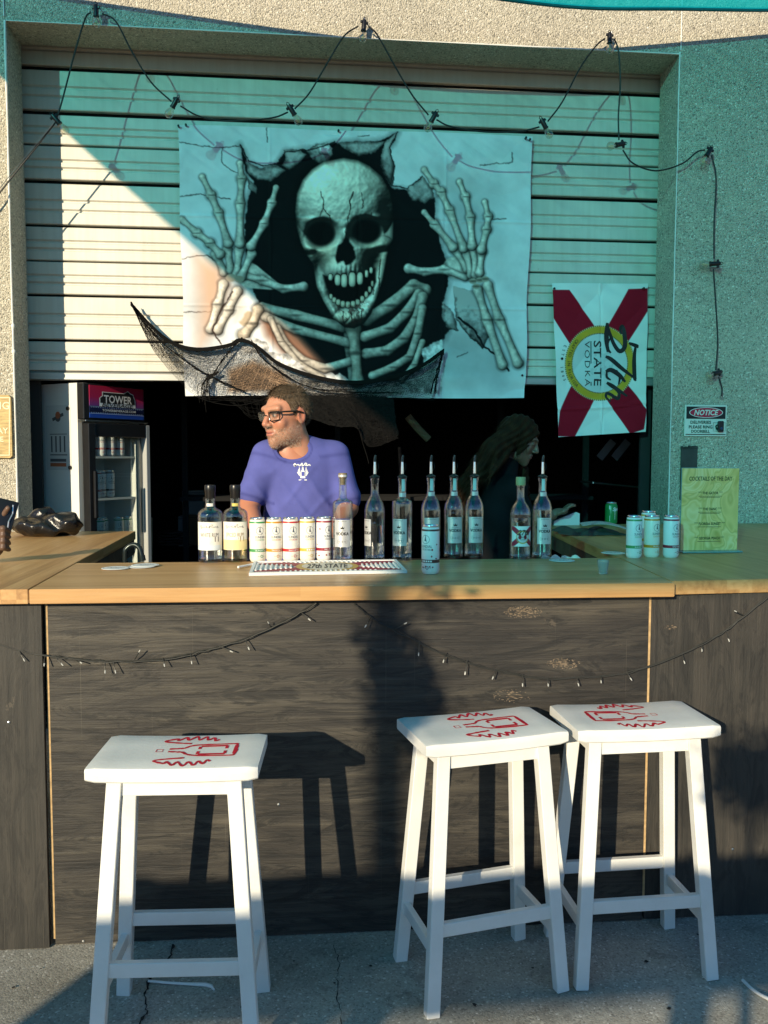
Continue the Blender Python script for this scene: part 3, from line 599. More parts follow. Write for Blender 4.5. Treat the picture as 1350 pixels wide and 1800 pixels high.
    hand([[(738, 298), (755, 322), (768, 336), (783, 368), (809, 434)], [(738, 372), (756, 393), (790, 432)], [(801, 319), (812, 344), (821, 380), (824, 430)], [(847, 354), (853, 379), (850, 402), (841, 437)]],
         [[(794, 437), (815, 470)], [(815, 446), (823, 480)], [(828, 440), (831, 480)], [(841, 443), (838, 477)]], [(779, 452), (800, 446), (817, 468), (820, 490), (790, 488), (765, 474)], [(711, 470), (739, 476), (773, 472), (812, 486)],
         [[(835, 508), (852, 560), (880, 640)], [(853, 500), (874, 560), (908, 637)]], (.92, .89, .84), 9.4)
    for q in ((826, 492), (838, 490), (848, 488), (832, 501)): p.ell(*q, 7, 5, (.66, .62, .56)); p.ellm(*q, 7, 2, .6)
    # skull
    out = [(595, 278), (620, 281), (640, 291), (662, 309), (676, 333), (683, 365), (683, 395), (682, 420), (677, 428), (671, 452), (664, 490), (655, 520), (645, 550), (632, 568), (615, 576), (598, 574), (578, 558), (562, 530), (549, 503), (543, 463), (530, 445), (521, 425), (514, 400), (511, 370), (514, 340), (524, 316), (540, 298), (560, 285)]
    d = p.sdf(out); p.mul(np.clip(1-d/14, 0, 1), .55); X, Y = p.X, p.Y
    def dome(cx, cy, rx, ry, h): return h*np.sqrt(np.clip(1-((X-cx)/rx)**2-((Y-cy)/ry)**2, 0, 1))
    def gs(cx, cy, rx, ry, e=2): return np.exp(-(np.hypot((X-cx)/rx, (Y-cy)/ry))**e)
    def dist(P):
        m_ = np.full(X.shape, 1e9)
        for (ax, ay), (bx, by) in zip(P, P[1:]):
            ex, ey = bx-ax, by-ay; t = np.clip(((X-ax)*ex+(Y-ay)*ey)/(ex*ex+ey*ey), 0, 1); m_ = np.minimum(m_, np.hypot(X-ax-t*ex, Y-ay-t*ey))
        return m_
    def box(A, n):
        for _ in range(2):
            c = np.cumsum(np.pad(A, ((n+1, n), (0, 0)), 'edge'), 0); A = (c[2*n+1:]-c[:-2*n-1])/(2*n+1); c = np.cumsum(np.pad(A, ((0, 0), (n+1, n)), 'edge'), 1); A = (c[:, 2*n+1:]-c[:, :-2*n-1])/(2*n+1)
        return A
    # relief of the skull in the print: domes, ridges and hollows, lit from above
    parts = [dome(597, 356, 92, 84, 74), dome(598, 428, 72, 74, 58), dome(556, 386, 36, 13, 66), dome(640, 382, 36, 13, 66), dome(597, 392, 18, 16, 66), dome(539, 433, 24, 14, 50), dome(660, 428, 26, 15, 50), dome(600, 470, 42, 30, 68), dome(598, 412, 9, 24, 72)]
    jw = dist([(547, 450), (552, 492), (565, 528), (585, 554), (606, 563), (629, 554), (648, 524), (661, 488), (669, 446)]); parts += [(28+16*np.clip((Y-450)/100, 0, 1))*np.sqrt(np.clip(1-(jw/16)**2, 0, 1)), dome(606, 558, 30, 19, 60)]
    kk = 5.0; H = kk*np.log(sum(np.exp(q/kk) for q in parts))
    H -= 70*gs(557, 409, 25, 23, 5)+70*gs(636, 405, 26, 23, 5)+16*gs(524, 388, 15, 36)+22*gs(674, 384, 14, 40)+24*gs(553, 466, 12, 20)+26*gs(647, 462, 14, 22)+5*gs(597, 520, 60, 8)
    H += 2.4*(p.n2-.5)+5*(p.n1-.5)+1.6*(fbm(p.h, p.w, 3.5, 77)-.5)
    for k_ in range(11): H -= 3.0*np.exp(-((X-(562+k_*8))/1.6)**2)*gs(600, 476, 44, 12, 4)
    for k_ in range(16): H -= 2.2*np.exp(-((X-(570+k_*5)+4*np.sin(Y/6+k_))/1.5)**2)*gs(606, 550, 42, 22, 4)
    Hb = box(H, 1); gy, gx = np.gradient(Hb); lx, ly, lz = -.42, -.52, .74; gl_ = np.sqrt(1+gx*gx+gy*gy); lam = np.clip((-gx*lx-gy*ly+lz)/gl_, 0, 1)
    ao = np.clip(1-.030*np.clip(box(H, 9)-H, 0, 40), .10, 1)*np.clip(1-.012*np.clip(box(H, 22)-H, 0, 40), .3, 1)
    sh = np.clip(.12+1.0*lam, .05, 1.12)*ao*np.clip(.35+.65*np.clip(-d/7, 0, 1), 0, 1)*(.92+.18*p.n2)
    warm = np.clip(.6*gs(560, 440, 30, 30)+.6*gs(650, 440, 24, 40)+.5*gs(600, 560, 40, 16), 0, 1)[..., None]; alb = np.array((.97, .93, .86))*(1-warm)+np.array((.86, .74, .62))*warm
    p.put(.5-d/1.6, alb*sh[..., None])
    for cx, cy, rx, ry in ((557, 410, 23, 21), (636, 406, 24, 21)): p.ell(cx, cy, rx, ry, (.018, .018, .020), .16)
    ns = [(598, 418), (587, 431), (581, 450), (585, 462), (595, 457), (599, 464), (608, 463), (617, 453), (612, 434), (603, 420)]; p.shade(ns, .45, 3); p.poly(ns, (.020, .018, .020), 1.2, True)
    mo = [(560, 482), (574, 488), (590, 489), (618, 487), (638, 480), (651, 470), (653, 494), (645, 514), (630, 528), (612, 535), (596, 534), (580, 524), (567, 504)]; p.shade(mo, .5, 4); p.poly(mo, (.022, .017, .019), 1.6)
    def tooth(x, y, w, h, c=(.90, .86, .77)):
        q = np.hypot(np.abs((X-x)/w)**1.5, np.abs((Y-y)/h)**1.5); p.put((1.32-q)/.24, (.07, .045, .04)); t_ = np.clip(1-q, 0, 1); p.put((1.05-q)/.2, np.array(c)*(.55+.5*np.sqrt(t_)-.12*(X-x)/w-.10*(Y-y)/h)[..., None])
    for x, y, w, h in ((573, 486, 3.4, 6), (585.5, 491, 5.0, 10), (597, 492, 5.4, 12), (611, 490, 6.0, 13), (624.5, 488, 5.2, 11), (636, 480, 3.0, 6.5), (644, 474, 2.6, 5.5)): tooth(x, y, w, h)
    for x, y, w, h in ((574, 520, 3.0, 4.6), (580, 526, 3.4, 5), (587, 530, 3.8, 5.4), (595, 533, 4.0, 5.6), (604, 534, 4.2, 5.6), (613, 533, 4.2, 5.6), (621, 530, 3.8, 5.6), (629, 524, 3.6, 5.6), (636, 516, 3.2, 5.6), (642, 507, 2.8, 5.4), (647, 497, 2.5, 5.2)): tooth(x, y, w, h, (.82, .77, .68))
    for P, w in (([(555, 335), (561, 352), (560, 365), (571, 378), (576, 394)], 1.8), ([(560, 362), (553, 380)], 1.3), ([(613, 336), (606, 350), (608, 362), (604, 380), (603, 398)], 1.8), ([(628, 338), (630, 355), (628, 366)], 1.3), ([(645, 372), (641, 386)], 1.2), ([(600, 398), (598, 418)], 1.2), ([(572, 545), (576, 556)], 1.5), ([(595, 545), (596, 568)], 1.5), ([(610, 548), (611, 572)], 1.5), ([(628, 545), (626, 566)], 1.5), ([(660, 455), (658, 505)], 1.4), ([(650, 470), (648, 515)], 1.2)): p.line(P, w, (.14, .09, .08))
    p.put(.6*np.clip(.5-p.sdf([(585, 540), (640, 530), (636, 560), (600, 570)])/16, 0, 1)*(p.n2 > .52), (.20, .07, .06))
    return p

def colour_cloth(name, nu, nv, pos, col, m, parent):
    """grid mesh with a colour layer; pos(U, V) -> xyz arrays, col(U, V) -> rgb arrays, U and V in 0..1"""
    U, V = np.meshgrid(np.linspace(0, 1, nu), np.linspace(0, 1, nv)); xyz = pos(U, V).reshape(-1, 3); c = lin(np.clip(col(U, V), 0, 1)).reshape(-1, 3)
    i = np.arange(nu*nv).reshape(nv, nu); f = np.stack([i[:-1, :-1], i[1:, :-1], i[1:, 1:], i[:-1, 1:]], -1).reshape(-1, 4)
    me = bpy.data.meshes.new(name); me.vertices.add(len(xyz)); me.vertices.foreach_set('co', xyz.ravel().astype(np.float32)); me.loops.add(f.size); me.loops.foreach_set('vertex_index', f.ravel().astype(np.int32))
    me.polygons.add(len(f)); me.polygons.foreach_set('loop_start', np.arange(0, f.size, 4, dtype=np.int32)); me.polygons.foreach_set('loop_total', np.full(len(f), 4, np.int32)); me.polygons.foreach_set('use_smooth', np.ones(len(f), bool)); me.update()
    a = me.color_attributes.new('Col', 'FLOAT_COLOR', 'POINT'); a.data.foreach_set('color', np.concatenate([c, np.ones((len(c), 1))], 1).ravel().astype(np.float32))
    o = bpy.data.objects.new(name, me); COL.objects.link(o); me.materials.append(m)
    if parent: o.parent = parent
    return o
def quad(c, U, V):
    c = [np.array(tuple(q)) for q in c]; U = U[..., None]; V = V[..., None]; return c[0]*(1-U)*(1-V)+c[1]*U*(1-V)+c[2]*U*V+c[3]*(1-U)*V
CLOTH = mat('printed_cloth', rough=.85, attr=True, bump=.05, bscale=700, spec=.2)
YT = YD-.030
tapE = empty('skeleton_banner', (0, 0, 0), 'large cloth banner printed with a skeleton breaking through a wall', 'banner')
tc4 = [atY(310, 222, YT), atY(933, 238, YT), atY(920, 698, YT), atY(325, 698, YT)]
art = paint_skeleton()
pc = [(310, 222), (933, 238), (920, 698), (325, 698)]
def tpos(U, V):
    P = quad(tc4, U, V); w = .006*np.sin(U*23+3*np.sin(V*5))*np.sin(V*9+1)+.005*np.sin(U*9+V*14)+.008*np.sin(V*3.1)*np.sin(U*7.3+1)
    fold = lambda t, c, k: np.exp(-((t-c)/k)**2)
    w += .004*(fold(U, .25, .004)+fold(U, .5, .004)+fold(U, .75, .004)+fold(V, .33, .005)+fold(V, .66, .005)); w += .010*np.exp(-((U-.93+.3*V)/.03)**2)*V+.012*np.exp(-((V-.93)/.03)**2)*np.sin(U*14)**2
    e = np.minimum(1, np.minimum(V, .15)/.15); P[..., 1] -= .004+np.abs(w)*(.35+.65*e)
    P[..., 2] += .006*np.sin(U*6)*(V > .98)+.004*np.sin(U*11)*(V < .02); P[..., 0] += .004*np.sin(V*13)*((U < .01)-1.0*(U > .99)); return P
colour_cloth('fabric', 470, 360, tpos, lambda U, V: art.at(*np.moveaxis(quad([(*q, 0) for q in pc], U, V)[..., :2], -1, 0)), CLOTH, tapE)
PIN = mat('push_pin_black', (.01, .01, .01), .3)
for px, py in ((311, 224), (324, 222), (592, 231), (921, 242), (928, 245), (916, 659)):
    p = atY(px, py, YT-.012); m = MB(); m.lathe([(.005, -.012), (.0055, 0), (.004, .004), (.0065, .010), (.0065, .013), (.001, .014)], 10); m.build('push_pin', PIN, tapE, smooth=True, loc=p, rot=(R(90), 0, 0))

# vodka flag hung sideways; its artwork frame is in photo-like units, rotated lettering
flagE = empty('vodka_flag', (0, 0, 0), 'white vodka flag with crimson diagonal cross and round gold seal', 'flag')
YF = YD-.026; fc = [(968, 497), (1136, 497), (1133, 757), (980, 767)]; f4 = [atY(*q, YF) for q in fc]
def crop2(x, y): return (960+x/6.316, 490+y/6.316)                  # enlarged study -> artwork frame
fp = Paint(960, 488, 1142, 775, 2.0); fp.a[:] = (.88, .89, .88); CRIM = (.60, .06, .15)
fp.X0 = fp.X
for P in ([(45, 118), (235, 120), (345, 265), (600, 640), (860, 1130), (1000, 1290), (1100, 1440), (1070, 1660), (915, 1710), (740, 1450), (600, 1240), (250, 720), (50, 400)],
          [(1110, 95), (1110, 345), (890, 690), (600, 1180), (470, 1430), (310, 1745), (110, 1740), (140, 1450), (260, 1190), (300, 1130), (600, 640), (680, 480), (895, 105)]): fp.poly([crop2(*q) for q in P], CRIM, .6)
cx, cy = crop2(580, 925); GOLD = (.78, .62, .20)
fp.ell(cx, cy, 62, 66, (.86, .80, .60), .012); fp.ell(cx, cy, 60, 64, GOLD, .012); fp.ell(cx, cy, 49.5, 53, (.80, .74, .55), .012); fp.ell(cx, cy, 48, 51.5, (.78, .82, .82), .012)
for k in range(110):
    a = k*2*math.pi/110
    for rr in (61, 49): fp.ell(cx+rr*math.cos(a), cy+rr*1.066*math.sin(a), .9, .9, (.25, .17, .08), .3)
mm = np.clip(.5-np.hypot((fp.X-cx)/48, (fp.Y-cy)/51.5)/.02+.5/.02, 0, 1); fp.mul(mm*(fp.n2 > .56)*.5, .86)
def fpos(U, V, lift=0.0):
    P = quad(f4, np.asarray(U, float), np.asarray(V, float)); w = .006*np.sin(U*7+V*4)+.005*np.sin(V*16+U*3)+.010*np.sin(U*5.0+1.2)*V+.006*np.exp(-((V-.82)/.012)**2)+.004*np.exp(-((U-.5)/.012)**2)
    P[..., 1] -= .006+np.abs(w)+lift; return P
colour_cloth('fabric', 200, 300, fpos, lambda U, V: fp.at(*np.moveaxis(quad([(*q, 0) for q in fc], U, V)[..., :2], -1, 0)), CLOTH, flagE)
_fa = np.array(fc, float)
def fmap(x, y):
    u, v = .5, .5                                                   # invert the bilinear frame
    for _ in range(6):
        P = _fa[0]*(1-u)*(1-v)+_fa[1]*u*(1-v)+_fa[2]*u*v+_fa[3]*(1-u)*v; du = (_fa[1]-_fa[0])*(1-v)+(_fa[2]-_fa[3])*v; dv = (_fa[3]-_fa[0])*(1-u)+(_fa[2]-_fa[1])*u
        s_ = np.linalg.solve(np.array([du, dv]).T, np.array([x, y])-P); u += s_[0]; v += s_[1]
    return tuple(fpos(np.array(u), np.array(v), .0022))
a27 = Flat()
def stroke(P, w): 
    q = smooth_path([crop2(*t) for t in P], 5); k = len(q); a27.line(q, [w/6.316*(.45+.55*math.sin(math.pi*min(1, (i+.8)/k*1.05)))+.3 for i in range(k)])
stroke([(655, 480), (650, 600), (655, 700), (665, 800)], 52); stroke([(700, 810), (670, 770), (665, 700), (700, 640)], 30)
stroke([(655, 490), (690, 600), (740, 720), (800, 790), (855, 740), (850, 600), (830, 515), (805, 540), (815, 600)], 46)
stroke([(900, 700), (990, 735), (985, 745)], 40); stroke([(975, 740), (960, 900), (970, 1090), (985, 1100)], 44); stroke([(640, 850), (700, 880), (820, 980), (980, 1095)], 46)
stroke([(640, 1020), (700, 1000), (800, 1060), (865, 1130)], 50); stroke([(650, 1020), (655, 1080), (700, 1110)], 26); stroke([(760, 1000), (800, 1080), (790, 1160)], 26)
stroke([(655, 1140), (740, 1190), (885, 1290)], 44); stroke([(690, 1160), (790, 1250), (780, 1320), (700, 1270), (660, 1260), (650, 1300), (700, 1350)], 34)
a27.build('script_numerals', INK, fmap, flagE); a27 = Flat()
for t, x, y, h, sp in (('STATE', 552, 925, 86, 1.0), ('VODKA', 440, 930, 56, 1.25)):
    w = 500/6.316; tv = text(t, width=w, height=h/6.316, bold=.012 if t == 'STATE' else -.006, space=sp); ox, oy = crop2(x, y); a27.add(([(ox+b, oy+a) for a, b in tv[0]], tv[1])); a27.build('lettering', INK, fmap, flagE); a27 = Flat()
a27.line([crop2(480, 680), crop2(480, 1175)], 1.5); a27.build('underline', INK, fmap, flagE); a27 = Flat()
def ringtext(t, rx, a0, a1, h):
    for k, ch in enumerate(t):
        if ch == ' ': continue
        a = R(a0+(a1-a0)*k/(len(t)-1)); tv = text(ch, height=h); x, y = cx+rx*math.cos(a), cy+rx*1.066*math.sin(a); ux, uy = -math.cos(a), -math.sin(a)
        a27.add(([(x-p_*uy+q_*ux, y+p_*ux+q_*uy) for p_, q_ in tv[0]], tv[1]))
ringtext('CRAFTED IN FLORIDA', 54.6, 222, 138, 5.2); a27.build('ring_lettering', INK, fmap, flagE); a27 = Flat(); ringtext('EST. 1845', 67.5, 204, 156, 5.0)
a27.build('lettering', INK, fmap, flagE)
for px, py in ((972, 506), (1129, 505)):
    p = atY(px, py, YF-.014); m = MB(); m.lathe([(.005, -.012), (.0055, 0), (.004, .004), (.0065, .010), (.001, .014)], 10); m.build('push_pin', PIN, flagE, smooth=True, loc=p, rot=(R(90), 0, 0))

# ------------------------------------------------------------------ black gauze draped across the banner
GAUZE = mat('black_gauze', (.009, .0085, .008), .95, spec=.08)
gauE = empty('gauze_drape', (0, 0, 0), 'torn black gauze netting draped across the bottom of the banner', 'gauze')
def interp(P, n):
    P = np.array(smooth_path(P, 10)); s_ = np.r_[0, np.cumsum(np.hypot(*np.diff(P, axis=0).T))]; t = np.linspace(0, s_[-1], n); return np.stack([np.interp(t, s_, P[:, 0]), np.interp(t, s_, P[:, 1])], 1)
def net(name, top, bot, nu, nv, yfun, r, ju, keep=1.0, seed=1):
    rg = np.random.default_rng(seed); T = interp(top, nu); B = interp(bot, nu); G = np.zeros((nv, nu, 3)); wob = fbm(nv, nu, 9, seed+5)-.5; wob2 = fbm(nv, nu, 9, seed+9)-.5
    for j in range(nv):
        t = (j/(nv-1))**1.15
        for i in range(nu):
            q = T[i]*(1-t)+B[i]*t; q = q+np.array([wob[j, i]*ju*3+rg.normal(0, ju*.25), wob2[j, i]*ju*3*(t > 0)+rg.normal(0, ju*.2)]); p = atY(q[0], q[1], yfun(i/(nu-1), t)+wob[j, i]*.03); G[j, i] = p
    m = MB(); off = np.array([[r, 0, 0], [-.5*r, 0, .87*r], [-.5*r, -.6*r, -.87*r]])
    def strand(L):
        vs = [tuple(p+o) for p in L for o in off]; fs = [(a*3+b, a*3+(b+1) % 3, a*3+3+(b+1) % 3, a*3+3+b) for a in range(len(L)-1) for b in range(3)]; m.add(vs, fs)
    for j in range(nv):
        a = 0
        while a < nu-2:
            b = min(nu, a+int(rg.integers(12, 60))); 
            if rg.random() < keep: strand(G[j, a:b])
            a = b-1 if rg.random() < .8 else b+int(rg.integers(0, 4))
    for i in range(0, nu):
        if rg.random() < keep: strand(G[:max(3, int(nv*rg.uniform(.75, 1.0))), i])
    return m, G
yf = lambda u, t: YD-.075-.05*t
top = [(228, 533), (262, 570), (300, 601), (345, 613), (400, 606), (420, 596), (448, 606), (490, 638), (560, 662), (625, 670), (690, 660), (740, 640), (779, 613)]
bot = [(229, 537), (262, 606), (300, 655), (335, 690), (365, 706), (400, 704), (440, 706), (490, 712), (560, 706), (640, 700), (700, 700), (745, 702), (762, 704)]
m, G = net('net', top, bot, 300, 44, yf, .0011, 1.2, .97, 2); m.build('netting', GAUZE, gauE)
m = MB()
for k in range(6):
    P = interp(top, 60)+np.array([0, k*1.1]); m.tube([atY(x, y, YD-.08-.002*k) for x, y in P], .0028, 5)
for P in ([(228, 534), (270, 590), (330, 640), (380, 668), (430, 690)], [(425, 594), (400, 620), (380, 650), (368, 668)], [(779, 613), (770, 650), (763, 690)], [(778, 615), (766, 655), (756, 690)], [(440, 600), (470, 640), (540, 680), (620, 690), (700, 690)]):
    for k in range(4): m.tube([atY(x+random.gauss(0, 1), y+random.gauss(0, 1), YD-.085) for x, y in smooth_path(P, 6)], .0022, 5)
for k in range(26):                                                  # knotted tuft hanging below the banner
    x0 = 360+random.gauss(0, 5); m.tube([atY(x, y, YD-.10) for x, y in smooth_path([(385, 655), (366, 664+random.gauss(0, 3)), (x0-2, 680), (x0+random.gauss(0, 4), 700+random.gauss(0, 8))], 4)], .0015, 4)
m.build('hem_folds', GAUZE, gauE)
m, G = net('flap', [(520, 694), (560, 696), (610, 694), (650, 694), (690, 700)], [(545, 735), (590, 750), (625, 752), (650, 785), (700, 770)], 110, 60, lambda u, t: YD-.11-.25*t, .0015, 1.6, .98, 6); m.build('hanging_flap', mat('grey_gauze', (.010, .0095, .009), .95, spec=.05), gauE)
m, G = net('flap', [(390, 702), (430, 704), (480, 704), (520, 704)], [(420, 716), (440, 738), (475, 742), (520, 735)], 50, 16, lambda u, t: YD-.11-.05*t, .0009, 2.0, .6, 8); m.build('hanging_flap', GAUZE, gauE)
m = MB(); m.tube([atY(x, y, YD-.12) for x, y in smooth_path([(340, 697), (370, 708), (410, 714), (440, 710), (465, 702)], 6)], .0020, 6); m.build('loose_thread', mat('grey_gauze'), gauE); m = MB(); m.tube([atY(x, y, YD-.3) for x, y in smooth_path([(630, 752), (636, 775), (644, 800), (648, 815)], 5)], .0022, 5); m.build('loose_thread', mat('grey_gauze'), gauE)

# ------------------------------------------------------------------ festoon lights hung along the opening
festE = empty('festoon_light_string', (0, 0, 0), 'black festoon cable with clear bulbs looped across the door opening', 'string lights')
YS = YW-.05
def fp3(P, Y): return [atY(x, y, Y) for x, y in P]
wire = [[(-60, 420), (0, 338), (60, 262), (96, 216)], [(96, 212), (106, 180), (128, 95), (146, 35), (156, 24)], [(176, 26), (200, 40), (228, 92), (262, 146), (298, 180)], [(314, 188), (345, 205), (385, 213), (440, 212), (480, 207), (503, 198)],
        [(515, 192), (540, 165), (570, 115), (600, 65), (626, 46)], [(644, 46), (660, 62), (690, 115), (720, 165), (750, 202)], [(764, 210), (790, 222), (850, 231), (910, 230), (945, 222)], [(960, 212), (985, 178), (1018, 115), (1045, 78), (1060, 66)],
        [(1076, 66), (1084, 90), (1087, 150), (1084, 200), (1085, 244)], [(1092, 262), (1110, 285), (1150, 298), (1195, 286), (1222, 265), (1236, 261)], [(1248, 270), (1256, 310), (1253, 390), (1253, 452)], [(1252, 470), (1257, 540), (1260, 600), (1257, 648)], [(1262, 660), (1268, 680), (1267, 694)]]
CABLE = mat('black_cable', (.012, .012, .012), .55); BULB = m_thin('bulb_glass', (.94, .92, .84), .14); FIL = mat('bulb_filament', (.75, .60, .30), .4)
m = MB()
for W_ in wire: m.tube(fp3(smooth_path(W_, 7), YS), .0042, 7)
for W_ in wire[:5]: pass
m.build('cable', CABLE, festE, smooth=True)
m = MB(); m.tube(fp3(smooth_path([(-60, 412), (0, 330), (60, 256), (96, 212)], 6), YS-.01), .0016, 5); m.build('support_wire', STEEL, festE)
sk = MB(); sk.lathe([(.004, .030), (.010, .030), (.0125, .022), (.0125, -.018), (.0145, -.020), (.0145, -.026), (.011, -.027)], 14); sk.tube([(0, 0, .028), (.008, 0, .036), (0, 0, .046), (-.008, 0, .036), (0, 0, .028)], .0022, 5); sk.box((.0, 0, .018), (.044, .010, .014), bev=.003)
bl = MB(); bl.lathe([(.009, -.024), (.0105, -.030), (.016, -.040), (.0205, -.052), (.0215, -.060), (.019, -.070), (.011, -.078), (.0015, -.0805)], 18)
fl = MB(); fl.tube([(0, 0, -.024), (.0, 0, -.042), (.006, 0, -.058), (0, 0, -.066), (-.006, 0, -.058), (0, 0, -.044)], .0016, 5)
bulbs = [(165, 22, 0, 0), (636, 46, 5, 0), (1068, 66, 0, 0), (304, 183, 35, 0), (510, 195, -35, 0), (759, 206, 30, 0), (953, 217, -32, 0), (1087, 252, 75, 0), (1243, 265, 30, 0), (1254, 461, 88, 0), (1259, 653, 75, 0), (96, 213, -40, 0)]
first = None
for px, py, ang, _ in bulbs:
    p = atY(px, py, YS-.004)
    if first is None:
        s_ = sk.build('socket', BLKPL, festE, smooth=True); b_ = bl.build('bulb', BULB, s_, smooth=True); f_ = fl.build('filament', FIL, s_, smooth=True); first = s_
    else: s_ = copy_tree(first, festE)
    s_.location = p; s_.rotation_euler = (R(random.uniform(-6, 6)), R(ang), R(random.uniform(-20, 20)))
for px, py in ((165, 10), (636, 34), (1068, 56)):
    p = atY(px, py, YW-.02); m = MB(); m.tube([p+Vector((0, .03, 0)), p, p+Vector((0, -.03, -.01)), p+Vector((0, -.03, -.035))], .003, 6); m.build('hook', STEEL, festE)

# fairy lights along the bar front
fairE = empty('fairy_light_string', (0, 0, 0), 'thin black fairy light wire swagged along the plywood bar front', 'string lights')
YP = 2.4416+.046
def bp(x, y, d=0.0): return atY(x, y, YP-d, BSL)
wA = smooth_path([(-40, 1120), (0, 1134), (40, 1146), (90, 1155), (150, 1161), (220, 1164), (300, 1158), (360, 1144), (430, 1124), (500, 1092), (556, 1060)], 6); wB = smooth_path([(622, 1060), (655, 1086), (700, 1108), (760, 1140), (830, 1165), (900, 1182), (960, 1191), (1040, 1188), (1110, 1178), (1190, 1150), (1260, 1115), (1305, 1082), (1350, 1046), (1400, 1010)], 6)
FW = mat('fairy_wire', (.03, .03, .026), .5); LED = mat('led_tip', (.45, .45, .42), .2)
m = MB()
for w_ in (wA, wB):
    m.tube([bp(x+random.gauss(0, .6), y+random.gauss(0, .6)) for x, y in w_], .0022, 6); m.tube([bp(x+random.gauss(0, .8), y+2+random.gauss(0, .8), .003) for x, y in w_], .0016, 5)
m.build('wire', FW, fairE, smooth=True)
for (x, y, dx, dy) in ((35, 1146, 8, 16), (80, 1156, -1, 14), (98, 1156, 12, 14), (135, 1163, 8, 4), (186, 1164, 0, 18), (200, 1164, 4, 18), (238, 1161, 8, -14), (288, 1158, 2, 12), (336, 1149, 2, 16), (385, 1136, 22, 10), (432, 1124, 6, 16), (478, 1104, -5, -8), (530, 1077, 14, 12), (652, 1086, -8, 14), (695, 1106, 18, -10), (738, 1127, -1, 22), (785, 1147, -4, 14), (822, 1160, -3, 22), (874, 1176, -6, 14), (920, 1184, 0, 18), (965, 1190, 0, 12), (1015, 1189, 3, 12), (1058, 1186, 0, 10), (1102, 1179, 8, 12), (1200, 1147, 4, 14), (1235, 1130, 0, 10), (1276, 1104, 6, 18), (1310, 1080, -16, -8)):
    a, b = bp(x, y), bp(x+dx, y+dy, .014); mid = (a+b)/2+Vector((0, -.003, 0)); m = MB(); m.tube([a, mid, b], .0016, 5); s_ = m.build('led_stem', FW, fairE)
    m = MB(); d = (b-a).normalized(); m.tube([b-d*.004, b+d*.004, b+d*.007], [.0019, .0019, .0008], 7); m.build('led', LED, s_, smooth=True)

# ------------------------------------------------------------------ signs on the wall
YWS = YW-.012
nsE = empty('notice_sign', atY(1240, 737, YWS), 'small deliveries notice sign with red oval on the aggregate wall', 'sign')
def sgn(px, py): return atY(px, py, YWS)-nsE.location
W0, H0 = (sgn(1277, 735)-sgn(1203, 735)).x, (sgn(1240, 709)-sgn(1240, 764)).z
m = MB(); m.box((0, .004, 0), (W0, .005, H0), bev=.0012); m.build('plate', mat('sign_white', (.70, .69, .62), .35, vary=.05), nsE)
def ns(u, v, l=0.0): return (u*W0/2, -l, v*H0/2)
F = Flat(); F.rect(-.93, .12, .93, .90); F.build('black_header', INK, lambda u, v: ns(u, v, .0005), nsE)
F = Flat(); F.add(ring2d(0, .52, 0, .80, 40)); F.v = [(x, .52+(y-.52)*.42) for x, y in F.v]; F.build('oval_border', mat('sign_border', (.75, .74, .70), .35), lambda u, v: ns(u, v, .0015), nsE)
F = Flat(); F.add(ring2d(0, .52, 0, .765, 40)); F.v = [(x, .52+(y-.52)*.39) for x, y in F.v]; F.build('oval', mat('sign_red', (.50, .012, .045), .35), lambda u, v: ns(u, v, .0022), nsE)
F = Flat(); F.add(text('NOTICE', width=1.16, height=.36, bold=.03, shear=.25), 0, .52); F.build('lettering', mat('sign_white'), lambda u, v: ns(u, v, .0032), nsE)
F = Flat()
for t, y, w in (('DELIVERIES', -.10, .98), ('PLEASE RING', -.40, 1.12), ('DOORBELL', -.68, .88)): F.add(text(t, width=w, height=.20, bold=.02), -.24, y); F.build('lettering', INK, lambda u, v: ns(u, v, .0010), nsE); F = Flat()
F.add(ring2d(.62, -.38, .10, .17, 16)); F.line([(.62, -.2), (.62, -.58)], .06); F.line([(.48, -.5), (.62, -.64), (.76, -.5)], .06); F.line([(.36, -.12), (.94, -.12), (.94, -.66), (.36, -.66), (.36, -.12)], .015)
F.line([(-.95, -.88), (.95, -.88)], .05); F.build('finger_symbol', INK, lambda u, v: ns(u, v, .0010), nsE)
db = empty('doorbell', atY(1266, 747, YWS-.01), 'small black doorbell box on the edge of the notice sign', 'doorbell')
MB().box((0, 0, 0), (.030, .022, .060), bev=.004).build('case', BLKPL, db); m = MB(); m.lathe([(.008, 0), (.007, .004), (.001, .005)], 12); m.build('button', mat('bell_blue', (.02, .05, .12), .3), db, loc=(0, -.011, -.012), rot=(R(90), 0, 0))

wsE = empty('parking_sign', atY(-30, 752, YWS), 'yellowed wooden sign with white lettering on the wall beside the opening', 'sign')
a = atY(-75, 697, YWS)-wsE.location; b = atY(22, 808, YWS)-wsE.location
m = MB(); ch = .012; poly = [(a.x+ch, a.z), (b.x-ch, a.z), (b.x, a.z-ch), (b.x, b.z+ch), (b.x-ch, b.z), (a.x+ch, b.z), (a.x, b.z+ch), (a.x, a.z-ch)]
m.prism(poly, lambda x, z: (x, .008, z), lambda x, z: (x, -.008, z)); m.build('board', mat('yellow_wood_sign', (.50, .36, .15), .6, vary=.3, vscale=20, stretch=(1, 1, 5), bump=.2, bscale=60), wsE)
F = Flat(); px = lambda x, y: ((atY(x, y, YWS)-wsE.location).x, (atY(x, y, YWS)-wsE.location).z)
for t, x, y, h in (('NG', 3, 716, .038), ('AY', 5, 760, .030), ('E', 4, 775, .026)): F.add(text(t, height=h, bold=.01), *px(x, y))
F.line([px(-70, 702), px(17, 702), px(17, 803), px(-70, 803)], .006); F.build('lettering', mat('sign_cream', (.78, .70, .48), .6), lambda u, v: (u, -.0095, v), wsE)
